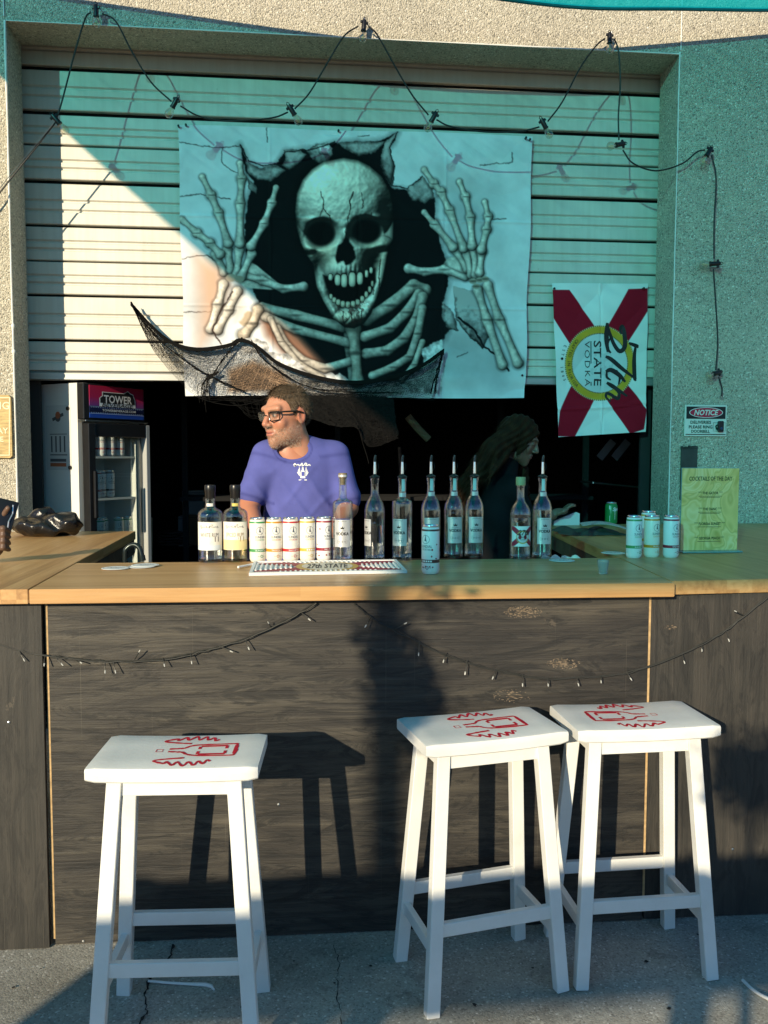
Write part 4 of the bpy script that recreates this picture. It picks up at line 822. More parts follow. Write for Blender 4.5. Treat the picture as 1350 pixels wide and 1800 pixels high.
mp = empty('cover_plate', atY(1210, 830, YW-.004), 'dark rusty metal cover plate on the wall behind the cocktail sign', 'plate')
h2 = atY(1210, 788, YW).z-atY(1210, 880, YW).z; m = MB(); m.box((0, 0, 0), (.094, .012, h2), bev=.002); m.build('plate', mat('dark_metal_plate', (.055, .06, .055), .55, .4, vary=.5, vscale=9), mp)
m = MB()
for k in range(9): m.box((-.042+k*.0105, -.001, h2/2+random.uniform(-.004, .006)), (.011, .014, random.uniform(.006, .018)), bev=.002)
m.build('torn_rim', mat('dark_metal_plate'), mp)
# ------------------------------------------------------------------ bar stools
def make_stool():
    e = empty('bar_stool', (0, 0, 0), 'x', 'bar stool', 'white saddle stools in front of the bar')
    HZ, SW, SD, ST = .712, .405, .245, .036
    def top(x, y): return HZ-.002+.0045*(2*x/SW)**2
    m = MB(); nx, ny = 18, 8; vs = []; sect = []
    # rounded saddle: profile swept along the length
    prof = [(-.5, -.55), (-.5, -.12), (-.492, .0), (-.475, .06)]; 
    for i in range(nx+1):
        x = (-.5+i/nx)*SW; k = 1.0 if 0 < i < nx else .985; z = top(x, 0); ro = []
        pts = [(-.5, -ST*.5), (-.5, -.006), (-.488, -.0015), (-.46, 0), (-.2, 0), (.2, 0), (.46, 0), (.488, -.0015), (.5, -.006), (.5, -ST*.5), (.5, -ST+.004), (.485, -ST), (-.485, -ST), (-.5, -ST+.004)]
        for (py, dz) in pts:
            ed = .0035 if i in (0, nx) else 0; ro.append((x, py*SD*k, z+(dz-ed*(1 if dz > -.01 else -1) if i in (0, nx) else dz)))
        sect.append(ro)
    n = len(sect[0]); vs = [p for r_ in sect for p in r_]; fs = [(i*n+j, i*n+(j+1) % n, (i+1)*n+(j+1) % n, (i+1)*n+j) for i in range(nx) for j in range(n)]+[tuple(range(n)), tuple(nx*n+j for j in range(n-1, -1, -1))]
    m.add(vs, fs); m.build('seat', WHITE, e, smooth=35)
    tx, ty, bx, by = .142, .078, .187, .131; zt = HZ-ST-.004
    legp = lambda sx, sy, z: Vector((sx*(bx+(tx-bx)*z/zt), sy*(by+(ty-by)*z/zt), z))
    for sx in (-1, 1):
        for sy in (-1, 1): MB().beam(legp(sx, sy, .0005), legp(sx, sy, zt+.010), .036, .030, ref=(0, 1, 0), bev=.002).build('leg', WHITE, e)
    for sy in (-1, 1):
        a, b = legp(-1, sy, .655), legp(1, sy, .655); MB().beam(a, b, .016, .046, ref=(0, 0, 1), bev=.001).build('apron', WHITE, e)
        a, b = legp(-1, sy, .218), legp(1, sy, .218); MB().beam(a, b, .018, .036, ref=(0, 0, 1), bev=.0015).build('stretcher', WHITE, e)
    for sx in (-1, 1):
        a, b = legp(sx, -1, .655), legp(sx, 1, .655); MB().beam(a, b, .014, .044, ref=(0, 0, 1), bev=.001).build('apron', WHITE, e)
        a, b = legp(sx, -1, .165), legp(sx, 1, .165); MB().beam(a, b, .018, .034, ref=(0, 0, 1), bev=.0015).build('stretcher', WHITE, e)
    return e, top
def stencil(e, top, flip, sc=1.0, dx=0.0, dy=0.0):
    """winged bottle sprayed through a stencil, lying along the seat"""
    F = Flat(); W = .0068
    def l(P, w=W): F.line(smooth_path(P, 5), [w*random.uniform(.65, 1.15) for _ in range(len(smooth_path(P, 5)))])
    l([(-.055, .008), (-.035, .010), (-.022, .012), (-.010, .022), (.015, .027), (.085, .028), (.094, .022), (.096, 0)]); l([(-.055, -.004), (-.035, -.006), (-.022, -.008), (-.010, -.018), (.015, -.024), (.085, -.027), (.094, -.022), (.096, 0)])
    F.line([(.093, .020), (.093, -.020)], .008)
    for P in ([(.012, .018), (.012, .006)], [(.012, -.004), (.012, -.018)], [(.072, .020), (.072, .006)], [(.072, -.004), (.072, -.018)], [(.014, -.018), (.072, -.019)], [(.014, .019), (.072, .020)]): F.line(P, .0070)
    F.line([(-.082, .006), (-.068, .006), (-.068, -.005), (-.082, -.005), (-.082, .006)], .002)
    for s_ in (1, -1):
        l([(-.012, s_*.034), (-.045, s_*.038), (-.075, s_*.046), (-.050, s_*.058), (-.045, s_*.050), (-.030, s_*.066), (-.022, s_*.052), (-.006, s_*.070), (.002, s_*.052), (.016, s_*.068), (.022, s_*.050), (.034, s_*.062), (.040, s_*.046), (.048, s_*.052)])
    def f(u, v):
        x, y = u*sc*flip+dx, v*sc*1.35*flip+dy; return (x, y, top(x, y)+.0009)
    return F.build('stencil', RED, f, e)
st1, topf = make_stool(); st1.location = (-.298, 2.125, 0); st1.rotation_euler = (0, 0, R(-3.2)); st1['label'] = 'white saddle stool standing alone, red winged bottle on its seat'
st2 = copy_tree(st1); st2.location = (.490, 2.258, 0); st2.rotation_euler = (0, 0, R(11.5)); st2['label'] = 'white saddle stool turned askew, the middle one of the three'
st3 = copy_tree(st1); st3.location = (.938, 2.305, 0); st3.rotation_euler = (0, 0, R(1.5)); st3['label'] = 'white saddle stool nearest the wall end of the bar, bottle neck pointing outward'
stencil(st1, topf, 1, 1.12, .03); stencil(st2, topf, 1, 1.12, .015); stencil(st3, topf, -1, 1.12, -.02)
PINK = mat('overspray_pink', (.75, .45, .47), .5)

# litter on the ground
m = MB(); P = [atZ(264, 1726, .006), atZ(300, 1729, .006), atZ(335, 1731, .006), atZ(365, 1732, .006), atZ(376, 1735, .005), atZ(380, 1741, .004)]
m.tube([tuple(p) for p in P], [.0035, .0035, .004, .0055, .005, .003], 8); m.build('plastic_straw', mat('straw_white', (.74, .74, .72), .4), smooth=True, label='flattened white plastic straw lying on the concrete by the stool', cat='straw')
m = MB(); m.tube([tuple(atZ(x, y, .006)) for x, y in smooth_path([(1309, 1720), (1325, 1735), (1345, 1748), (1380, 1762), (1430, 1770)], 5)], .0045, 8); m.build('white_cord', mat('cord_white', (.72, .72, .70), .5), smooth=True, label='piece of white cord lying on the concrete at the edge', cat='cord')

# ------------------------------------------------------------------ bottles and cans on the bar
def bend(Rr, off=.0006, a0=0.0):
    """wraps artwork (u along the girth, v up) round a cylinder; u = 0 faces the camera"""
    return lambda u, v: ((Rr+off)*math.sin(u/Rr+a0), -(Rr+off)*math.cos(u/Rr+a0), v)
def arcpatch(Rr, u0, u1, z0, z1, th=.0004, n=14):
    m = MB(); vs = []
    for k in range(n+1):
        a = (u0+(u1-u0)*k/n)/Rr
        for rr in (Rr+.00015, Rr+th):
            for z in (z0, z1): vs.append((rr*math.sin(a), -rr*math.cos(a), z))
    fs = []
    for k in range(n):
        b = k*4; fs += [(b+2, b+6, b+7, b+3), (b, b+1, b+5, b+4), (b, b+4, b+6, b+2), (b+1, b+3, b+7, b+5)]
    fs += [(0, 2, 3, 1), (n*4, n*4+1, n*4+3, n*4+2)]; m.add(vs, fs); return m
LIQ = mat('clear_spirit', (.985, .99, .99), 0.0, trans=1.0, ior=1.34); LIQ_G = mat('amber_rum', (.93, .74, .36), 0.0, trans=1.0, ior=1.34)
CHROME = mat('pourer_chrome', (.75, .75, .74), .12, 1.0)
def bottle_shell(e, prof, fill, liq, th=.0028, n=32):
    outer = prof; inner = [(max(r-th, .003), z+(.008 if i == 0 else 0)) for i, (r, z) in enumerate(prof) if True]
    base = outer[0]; inn = [(.004, base[1]+.010)]+[(max(r-th, .004), max(z, base[1]+.012)) for r, z in prof[1:]]
    m = MB(); loop = [(.002, base[1]+.003)]+outer+inn[::-1]; m.lathe(loop, n, closed=True); g_ = m.build('glass', GLASS, e, smooth=35)
    # spirit inside, filled up to a level
    L_ = [(.003, base[1]+.0105)]; 
    for r, z in prof[1:]:
        rr, zz = max(r-th-.0004, .004), max(z, base[1]+.0125)
        if zz >= fill:
            (r0, z0) = L_[-1]; t = (fill-z0)/(zz-z0+1e-9); L_.append((r0+(rr-r0)*t, fill)); break
        L_.append((rr, zz))
    L_.append((.002, fill)); m = MB(); m.lathe(L_, n); m.build('spirit', liq, e, smooth=35); return g_
def pourer(e, z, r=.0145):
    m = MB(); m.lathe([(r-.004, z-.022), (r-.003, z-.002), (r+.0035, z), (r+.0035, z+.004), (r-.001, z+.006), (.006, z+.010), (.005, z+.014)], 18)
    for k in range(3): m.lathe([(r-.004, z-.020+k*.006), (r-.0022, z-.018+k*.006), (r-.004, z-.016+k*.006)], 16)
    p_ = m.build('pourer_cork', BLKPL, e, smooth=40)
    m = MB(); m.lathe([(.0055, z+.013), (.0050, z+.040), (.0042, z+.058)], 12); m.build('spout', CHROME, e, smooth=True)
    m = MB(); m.tube([(0, 0, z+.056), (.001, -.001, z+.072), (.003, -.002, z+.080)], [.0052, .0048, .004], 10); m.tube([(.005, .002, z+.018), (.014, .004, z+.034), (.012, .003, z+.052)], .0008, 5); m.build('spout_tip', mat('smoke_tip', (.03, .03, .035), .25), e, smooth=True)
def vodka_label(e, Rr, a0=0.0, w=.058, z0=.054, z1=.150, variant=0):
    l_ = arcpatch(Rr, a0*Rr-w/2, a0*Rr+w/2, z0, z1).build('label', SILVER, e, smooth=True); f = bend(Rr, .0008, a0); F = Flat(); H = z1-z0; zc = lambda t: z0+H*t
    F.add(text('VODKA', width=.047, height=.0118, bold=.04), 0, zc(.49)); F.poly([(-.006, zc(.66)), (.006, zc(.66)), (.0075, zc(.75)), (.003, zc(.70)), (0, zc(.77)), (-.003, zc(.70)), (-.0075, zc(.75))]); F.line([(-.010, zc(.34)), (.012, zc(.34))], .0008)
    F.line(smooth_path([(-.016, zc(.92)), (-.010, zc(.955)), (-.004, zc(.93)), (.002, zc(.955)), (.008, zc(.935)), (.015, zc(.945))], 4), .0009); F.line(smooth_path([(-.014, zc(.585)), (-.008, zc(.605)), (-.002, zc(.585)), (.004, zc(.61)), (.012, zc(.60))], 4), .0008)
    if a0 < .6: F.build('lettering', INK, f, l_)
    F = Flat(); y = zc(.20); r_ = .0075; F.line([(-.010+r_*math.cos(t), y+r_*math.sin(t)) for t in np.linspace(R(90), R(270), 10)]+[(.010+r_*math.cos(t), y+r_*math.sin(t)) for t in np.linspace(R(-90), R(90), 10)]+[(-.010, y+r_)], .0009)
    for x in (-.010, 0, .010): F.add(ring2d(x, y, .0016, .0034, 10))
    F.build('emblem', mat('grey_ink', (.20, .20, .21), .5), f, l_)
def neck_band(e, a0=0.0):
    arcpatch(.0142, a0*.0142-.0062, a0*.0142+.0062, .248, .292, .0005, 6).build('tax_strip', mat('tax_paper', (.50, .66, .66), .6), e); l_ = arcpatch(.0172, -.013, .013, .228, .243, .0005, 8).build('neck_seal', SILVER, e)
ROUND = [(.0345, 0), (.0362, .003), (.0365, .010), (.0365, .176), (.0357, .186), (.0330, .199), (.0280, .212), (.0215, .223), (.0165, .232), (.0145, .242), (.0138, .255), (.0138, .283), (.0158, .284), (.0158, .295), (.0138, .297)]
SQUARE = [(.0345, 0), (.0362, .003), (.0365, .010), (.0365, .203), (.0358, .210), (.0330, .2145), (.0200, .220), (.0150, .226), (.0140, .238), (.0138, .283), (.0156, .284), (.0156, .295), (.0138, .297)]
RUM = [(.0400, 0), (.0432, .004), (.0438, .010), (.0438, .158), (.0432, .168), (.0405, .177), (.0330, .184), (.0215, .189), (.0175, .195), (.0165, .205), (.0165, .236), (.0150, .238)]
STATE27 = [(.0355, 0), (.0378, .003), (.0380, .008), (.0376, .012), (.0380, .016), (.0380, .150), (.0376, .154), (.0380, .158), (.0376, .168), (.0345, .182), (.0280, .196), (.0200, .206), (.0160, .214), (.0145, .225), (.0140, .262), (.0160, .264), (.0158, .272), (.0130, .273)]
def on_bar(px, py, r):
    p = atZ(px, py, ZB+.0003); d = Vector((p.x, p.y, 0)).normalized(); return p+d*r*.98
botE = []
def vodka(px, py, prof, fill, label, a0=0.0, top='pour', band=True, lw=.058):
    e = empty('vodka_bottle', on_bar(px, py, .0365), label, 'bottle', 'clear vodka bottles along the back of the bar', rz=math.atan2(-1, 0)+R(90)); bottle_shell(e, prof, fill, LIQ)
    vodka_label(e, .0365, a0, lw)
    if band: neck_band(e, random.uniform(-.3, .3))
    if top == 'pour': pourer(e, .2975)
    else:
        m = MB(); m.lathe([(.0095, .272), (.0105, .297), (.0158, .298), (.0158, .312), (.0145, .314)], 18); m.build('stopper', mat('stopper_wood', (.20, .155, .09), .5, vary=.3, vscale=60), e, smooth=40)
        m = MB(); m.lathe([(.0157, .300), (.0163, .3005), (.0163, .3075), (.0157, .308)], 18); m.build('stopper_band', SILVER, e, smooth=40)
    return e
vodka(603, 989, SQUARE, .150, 'vodka bottle with flat shoulders and a wooden stopper next to the cans', -.1, 'cork', False)
vodka(659, 987, ROUND, .128, 'round-shouldered vodka bottle turned so only its label edge shows', -1.05, 'pour', False, .042)
vodka(707, 986, SQUARE, .120, 'flat-shouldered vodka bottle with pourer, label turned aside', -.45)
vodka(757, 982, ROUND, .175, 'vodka bottle standing behind the single can at the front')
vodka(797, 980, ROUND, .158, 'middle bottle of the three round vodka bottles with full labels facing', .02)
vodka(833, 979, ROUND, .172, 'vodka bottle in front of the long-haired woman, last of the trio', .06)
vodka(952, 981, ROUND, .178, 'tall vodka bottle with pourer beside the flag-labelled bottle', .05)

def rum(px, py, label, liq, tint, bar, sq):
    e = empty('rum_bottle', on_bar(px, py, .0438), label, 'bottle', 'two short rum bottles'); bottle_shell(e, RUM, .142 if liq is LIQ else .050, liq, .0034)
    l_ = arcpatch(.0438, -.052, .052, .044, .143, .0004, 20).build('label', PAPER, e, smooth=True); f = bend(.0438, .0008)
    arcpatch(.0438, -.052, .052, .0445, .062 if sq else .080, .0005, 20).build('label_wash', tint, l_, smooth=True)
    F = Flat(); s_ = [(-.030, .124), (-.034, .128), (-.030, .131), (-.027, .127), (-.030, .120), (-.024, .124), (-.021, .127), (-.018, .124), (-.014, .127), (-.011, .125), (-.008, .131), (-.009, .124), (-.002, .125), (.002, .130), (.001, .122), (.008, .134), (.012, .132), (.008, .126), (.013, .123), (.016, .127), (.019, .124), (.022, .127), (.025, .124), (.030, .129), (.029, .122), (.034, .124)]
    F.line(smooth_path(s_, 3), .0010); F.build('brand_script', INK, f, l_)
    F = Flat(); F.add(text('WHITE RUM' if liq is LIQ else 'SPICED RUM', width=.066, height=.014), 0, .098); F.rect(.019, .074, .034, .091); F.line([(-.030, .0735), (.008, .0735)], .0016); F.line([(-.028, .070), (.004, .070)], .0012); F.build('lettering', mat('brown_ink', (.12, .10, .08) if liq is LIQ else (.32, .22, .08), .6) if False else mat('rum_ink_%d' % (liq is LIQ), (.13, .12, .12) if liq is LIQ else (.34, .25, .10), .6), f, l_)
    F = Flat(); F.rect(-.033, .082, .013, .089); F.build('colour_bar', bar, f, l_)
    F = Flat(); 
    for a_ in (45, -45): F.line([(.0265-.005*math.cos(R(a_)), .0825-.005*math.sin(R(a_))), (.0265+.005*math.cos(R(a_)), .0825+.005*math.sin(R(a_)))], .0035)
    F.build('cross_mark', PAPER, bend(.0438, .0012), l_)
    m = MB(); m.lathe([(.0166, .224), (.0178, .226), (.0180, .246), (.0190, .248), (.0190, .268), (.0178, .271)], 24); m.build('cap', BLKPL, e, smooth=35)
    arcpatch(.0166, -.012, .012, .196, .207, .0006, 8).build('neck_seal', PAPER if liq is LIQ else mat('neck_yellow', (.62, .50, .12), .5), e); return e
rum(371, 991, 'short rum bottle with black cap and white label, clear spirit inside', LIQ, mat('wash_blue', (.66, .74, .78), .55), mat('bar_blue', (.30, .36, .46), .5), True)
rum(415, 990, 'short rum bottle with yellow label wash and amber spirit inside', LIQ_G, mat('wash_yellow', (.78, .66, .34), .55), mat('bar_red', (.60, .06, .02), .5), False)
# flag-label vodka
e = empty('vodka_bottle', on_bar(914, 983, .038), 'vodka bottle with crimson cross label and pale green cap', 'bottle'); bottle_shell(e, STATE27, .135, LIQ)
l_ = arcpatch(.038, -.042, .042, .048, .122, .0004, 18).build('label', mat('label_white', (.78, .79, .78), .5), e, smooth=True); f = bend(.038, .0007); F = Flat()
for s_ in (1, -1): 
    for k in range(12):
        t0, t1 = k/12, (k+1)/12; xa, xb = -.042+.084*t0, -.042+.084*t1; ya, yb = .085+s_*(.034-.068*t0), .085+s_*(.034-.068*t1); F.poly([(xa, max(.0485, ya-.011)), (xb, max(.0485, yb-.011)), (xb, min(.1215, yb+.011)), (xa, min(.1215, ya+.011))])
F.build('cross', mat('label_crimson', (.36, .02, .05), .5), f, l_); F = Flat(); F.add(ring2d(0, .082, .0, .024, 28)); F.build('seal_rim', mat('label_gold', (.55, .38, .10), .45), bend(.038, .0010), l_)
F = Flat(); F.add(ring2d(0, .082, .0, .0195, 28)); F.build('seal', mat('label_grey', (.55, .60, .60), .5), bend(.038, .0013), l_)
F = Flat(); F.add(text('27th', width=.044, height=.020, bold=.03, shear=.3), .004, .099); F.add(text('STATE', width=.026, height=.0075), 0, .082); F.add(text('VODKA', width=.020, height=.004), 0, .073); F.build('lettering', INK, bend(.038, .0016), l_)
m = MB(); m.lathe([(.0155, .268), (.0175, .270), (.0178, .296), (.0165, .299)], 24); m.build('cap', mat('cap_green', (.30, .34, .17), .5), e, smooth=35)

ALU = mat('can_aluminium', (.66, .66, .65), .22, .9); CANW = mat('can_cream', (.80, .78, .70), .35, vary=.02); CANB = mat('can_white', (.78, .80, .80), .35); NAVY = mat('navy_ink', (.025, .035, .075), .5)
CR_ = .0285; CHt = .156
def can_mesh(e, body, bandc, a0, flavour, spots=False, brand=True):
    m = MB(); m.lathe([(.0215, .0015), (.0225, .0), (.0255, .004), (CR_, .011), (CR_, .140), (.0262, .1485), (.0250, .150)], 28); m.build('body', body, e, smooth=40)
    m = MB(); m.lathe([(.0249, .149), (.0260, .1515), (.0262, .1545), (.0254, .156), (.0243, .1545), (.0238, .151), (.005, .1508)], 28); l_ = m.build('lid', ALU, e, smooth=40)
    m = MB(); m.box((0, -.006, .1525), (.009, .016, .0012), bev=.0004); m.build('pull_tab', ALU, l_)
    arcpatch(CR_-.0002, -math.pi*CR_*.999, math.pi*CR_*.999, .0365, .0470, .0005, 28).build('band', bandc, e, smooth=True); m = MB(); m.lathe([(.0288, .1372), (.0287, .1400), (.0278, .1432)], 28); m.build('shoulder_stripe', bandc, e, smooth=True)
    F = Flat(); F.add(ring2d(0, .111, .0128, .0138, 28)); F.poly([(-.0035, .106), (.0005, .128), (.0015, .106)]); F.poly([(.001, .110), (.0028, .110), (.0060, .098)])
    F.add(text('SUNDIAL', width=.040, height=.0085), .002, .089); F.build('emblem', NAVY, bend(CR_, .0006, a0), e)
    F = Flat(); F.add(text('COCKTAILS', width=.036, height=.0058), .002, .079); F.line([(-.016, .068), (.020, .068)], .0008); F.line([(-.016, .030), (.018, .030)], .0007); F.add(ring2d(.006, .021, .0035, .0052, 12)); F.line([(-.008, .021), (-.002, .021)], .0012); F.line([(.013, .021), (.019, .021)], .0012); F.build('small_print', bandc if not spots else NAVY, bend(CR_, .0006, a0), e)
    F = Flat(); F.add(text(flavour, width=.040, height=.0058, bold=.01), .004, .0418) if flavour else [F.rect(-.012+q_*.007, .039, -.007+q_*.007, .0445) for q_ in range(5)]; F.build('flavour_lettering', CANB, bend(CR_, .0009, a0), e)
    if spots:
        F = Flat(); rg = random.Random(4)
        for k in range(26):
            u, v = rg.uniform(-.085, .085), rg.choice([rg.uniform(.05, .132), rg.uniform(.014, .032)])
            if abs(u) < .018 and .075 < v < .126: continue
            r_ = rg.uniform(.0022, .0036); F.poly([(u+r_*math.cos(t)*rg.uniform(.7, 1.2), v+r_*math.sin(t)*rg.uniform(.7, 1.2)) for t in np.linspace(0, 6.28, 8)[:-1]])
        F.build('spots', mat('berry_red', (.30, .03, .03), .5), bend(CR_, .0007, a0), e)
C_G, C_O, C_R, C_Y, C_M, C_B = mat('band_green', (.06, .28, .09), .4), mat('band_orange', (.62, .25, .02), .4), mat('band_red', (.50, .03, .03), .4), mat('band_yellow', (.60, .40, .06), .4), mat('band_maroon', (.28, .02, .04), .4), mat('band_brown', (.10, .035, .03), .4)
def can(px, py, body, bandc, a0, fl, label, spots=False, group=None):
    e = empty('cocktail_can', on_bar(px, py, CR_), label, 'can', group); e.location.z += .0006; can_mesh(e, body, bandc, a0, fl, spots); return e
G1, G2 = 'row of slim cocktail cans beside the rum bottles', 'slim cocktail cans by the cocktail sign'
can(453.5, 990, CANW, C_G, .35, 'SUNSET M', 'slim cream can with green band next to the amber rum', group=G1)
can(482.5, 989.5, CANW, C_O, .30, 'TROPICAL M', 'slim cream can with orange band, second in the sunlit row', group=G1)
can(511.5, 989, CANW, C_R, .36, 'ISLAND RUM PUNCH', 'slim cream can with red band in the middle of the sunlit row', group=G1)
can(540.5, 988, CANW, C_Y, .36, None, 'slim cream can with yellow band, fourth in the sunlit row', group=G1)
can(570, 987, CANB, C_M, .62, 'FALL PUNCH', 'slim white can with berry spots and red band beside the stoppered bottle', True, G1)
can(757, 1010, CANB, C_B, -.75, None, 'spotted slim can with brown band standing alone at the bar front', True)
can(1114, 980, CANB, C_G, .30, 'SUNSET M', 'slim can with green band in shade left of the cocktail sign', group=G2)
can(1145, 978.5, CANW, C_O, .34, 'TROPICAL M', 'slim can with brown-orange band between two shaded cans', group=G2)
can(1179, 979, CANB, C_M, .36, 'ISLAND RUM PUNCH', 'slim can with maroon band touching the cocktail sign', group=G2)
can(1139, 966, CANB, C_Y, 1.6, None, 'slim can half hidden behind the orange-banded can', group=G2)
# green soda can far down the side counter
e = empty('soda_can', on_bar(1074, 921, .033), 'green soda can with white lettering on the side counter', 'can'); GR = mat('soda_green', (.012, .20, .05), .3)
m = MB(); m.lathe([(.024, 0), (.0255, .001), (.031, .008), (.033, .014), (.033, .104), (.0285, .113), (.0270, .115)], 28); m.build('body', GR, e, smooth=40)
m = MB(); m.lathe([(.0268, .114), (.0282, .117), (.0282, .120), (.0268, .1215), (.0255, .117), (.005, .1165)], 28); m.build('lid', ALU, e, smooth=40)
F = Flat(); F.add(text('Sprite', width=.062, height=.026, bold=.03, shear=.3), .022, .083); F.line([(.004, .030), (.004, .075)], .0022); F.line([(-.024, .020), (-.024, .050)], .0020); F.line([(-.025, .085), (-.025, .105)], .005); F.build('lettering', CANB, bend(.033, .0006, .15), e)

# bar mat
a, b, c, d = atZ(447, 992, ZB), atZ(697, 988, ZB), atZ(716, 1008, ZB), atZ(438, 1014, ZB)
bmE = empty('bar_mat', (0, 0, 0), 'white ribbed rubber bar mat printed with crimson cross and gold seal', 'bar mat'); MATW = mat('mat_white', (.74, .74, .72), .6)
def bmq(u, v, z): p = a.lerp(b, u).lerp(d.lerp(c, u), v); return (p.x, p.y, ZB+.001+z)
m = MB(); m.prism([(0, 0), (1, 0), (1, 1), (0, 1)], lambda u, v: bmq(u, v, .006), lambda u, v: bmq(u, v, 0)); m.build('base', MATW, bmE)
for (u0, u1, v0, v1) in ((0, 1, 0, .05), (0, 1, .93, 1), (0, .02, .05, .93), (.98, 1, .05, .93)):
    m = MB(); m.prism([(u0, v0), (u1, v0), (u1, v1), (u0, v1)], lambda u, v: bmq(u, v, .0095), lambda u, v: bmq(u, v, .0062)); m.build('rim', MATW, bmE)
CRM = mat('mat_crimson', (.30, .03, .05), .6); F = Flat()
for s_ in (1, -1):
    for k in range(10):
        t0, t1 = k/10, (k+1)/10; ya, yb = .5+s_*(.42-.84*t0), .5+s_*(.42-.84*t1); xa, xb = .025+.95*t0, .025+.95*t1; F.poly([(xa, max(.06, ya-.16)), (xb, max(.06, yb-.16)), (xb, min(.92, yb+.16)), (xa, min(.92, ya+.16))])
F.build('cross', CRM, lambda u, v: bmq(u, v, .0066), bmE)
F = Flat(); F.add(([(.5+.21*math.cos(t), .5+.40*math.sin(t)) for t in np.linspace(0, 6.283, 30)[:-1]], [tuple(range(29))])); F.build('seal_rim', mat('mat_gold', (.55, .36, .10), .6), lambda u, v: bmq(u, v, .0074), bmE)
F = Flat(); F.add(([(.5+.17*math.cos(t), .5+.33*math.sin(t)) for t in np.linspace(0, 6.283, 30)[:-1]], [tuple(range(29))])); F.build('seal', mat('mat_cream', (.66, .60, .48), .6), lambda u, v: bmq(u, v, .0082), bmE)
F = Flat(); tv = text('27th STATE', width=.28, height=.36, bold=.02, shear=.3); F.add(([(x, -y) for x, y in tv[0]], tv[1]), .5, .5); F.build('lettering', INK, lambda u, v: bmq(u, v, .0089), bmE)
for k in range(30):
    u = .035+k*.032
    if abs(u-.5) < .22: rng = ((.08, .17), (.84, .92))
    else:
        h_ = .36*abs(u-.5)/.47*.86; rng = ((.5-h_+.03, .5+h_-.03),)
        if abs(u-.5) > .10 and abs(u-.5) < .33: rng = rng+((.08, .12), (.87, .92))
    for v0, v1 in rng:
        if v1-v0 > .03:
            p0, p1 = Vector(bmq(u, v0, .0072)), Vector(bmq(u, v1, .0072)); m = MB(); m.beam(p0, p1, .007, .006, bev=.0015); m.build('rubber_rib', MATW, bmE)
m = MB(); m.tube([tuple(atZ(x, y, ZB+.006)) for x, y in smooth_path([(419, 998), (430, 996), (445, 993), (470, 991), (495, 990)], 4)], .0042, 8); m.build('plastic_straw', mat('straw_white'), smooth=True, label='white straw lying on the bar behind the mat', cat='straw')
# coasters
COAST = mat('coaster_card', (.70, .72, .70), .7, vary=.05)
for px, py, lb, z in ((204, 1001, 'round printed coaster lying apart near the counter joint', 0), (249, 998, 'round coaster under the tilted one near the counter joint', 0), (256, 995.5, 'top coaster overlapping another near the counter joint', .002), (988, 984, 'round coaster beside the tall shaded vodka bottle', 0), (1078, 970.5, 'round coaster on the side counter before the shaded cans', 0)):
    p = atZ(px, py, ZB+.0018+z); e = empty('coaster', p, lb, 'coaster', 'round card coasters on the bar'); m = MB(); m.lathe([(.044, 0), (.0455, .0005), (.0455, .0014), (.044, .0018)], 32); m.build('card', COAST, e)
    F = Flat(); F.add(ring2d(0, 0, .0395, .0405, 32)); F.line(smooth_path([(-.028, 0), (-.018, .008), (-.012, -.006), (-.003, .008), (.004, -.006), (.012, .008), (.02, -.004), (.028, .004)], 4), .003); F.line([(-.015, -.018), (.015, -.018)], .002); F.build('print', mat('coaster_ink', (.10, .12, .14), .7), lambda u, v: (u, v, .0024), e)
# ribbed sampling cup
p = on_bar(1060.5, 1008, .016); e = empty('shot_cup', p, 'small clear ribbed plastic sampling cup near the bar front', 'cup'); m = MB(); n = 40; vs = []; fs = []
rows = [(.0135, .0), (.0148, .018), (.0175, .038), (.0185, .044), (.0178, .044), (.0168, .038), (.0140, .018), (.0125, .003)]
for k, (r_, z) in enumerate(rows):
    for j in range(n): rr = r_*(1+(.035 if j % 2 and .005 < z < .040 else 0)); t = 2*math.pi*j/n; vs.append((rr*math.cos(t), rr*math.sin(t), z))
fs = [(k*n+j, k*n+(j+1) % n, (k+1)*n+(j+1) % n, (k+1)*n+j) for k in range(len(rows)-1) for j in range(n)]+[tuple(range(n-1, -1, -1)), tuple((len(rows)-1)*n+j for j in range(n))]
m.add(vs, fs); m.build('cup', mat('cloudy_plastic', (.86, .90, .90), .18, trans=.75, ior=1.3), e)

# cocktail menu in an acrylic stand
csE = empty('cocktail_menu', atZ(1246, 968, ZB+.0015), 'lime green cocktails menu in a clear acrylic stand on the bar', 'menu stand', rz=R(1.5)); yy = csE.location.y
k = (csE.location-cam.location).length/CF; MW, MH = 98*k, 134*k
m = MB(); m.box((0, 0, .004), (MW*1.05, .07, .006), bev=.001); m.build('base', mat('acrylic_edge', (.45, .72, .75), .08, trans=.6, ior=1.45), csE)
g2 = NG('marbled_lime'); v_ = g2.map((1.0, 1, .8)); w_ = g2.noise(v_, 6.5, 1, .4, 2.6); MENU = g2.out(g2.ramp(w_, [(.30, (.62, .42, .12)), (.42, (.88, .60, .22)), (.46, (.66, .46, .14)), (.52, (.95, .68, .30)), (.58, (.82, .56, .20)), (.64, (.95, .70, .34)), (.75, (.78, .53, .18))]), .25)
m = MB(); m.box((0, 0, .008+MH/2), (MW, .002, MH)); m.build('sheet', MENU, csE); m = MB(); m.box((0, .0035, .009+MH/2), (MW*1.02, .002, MH*1.01)); m.build('back_panel', mat('acrylic_edge'), csE)
def mn(u, v): return (u*MW/2, -.0016, .008+MH*v)
F = Flat(); F.add(text('COCKTAILS OF THE DAY', width=1.52, height=.052, bold=.02), 0, .875)
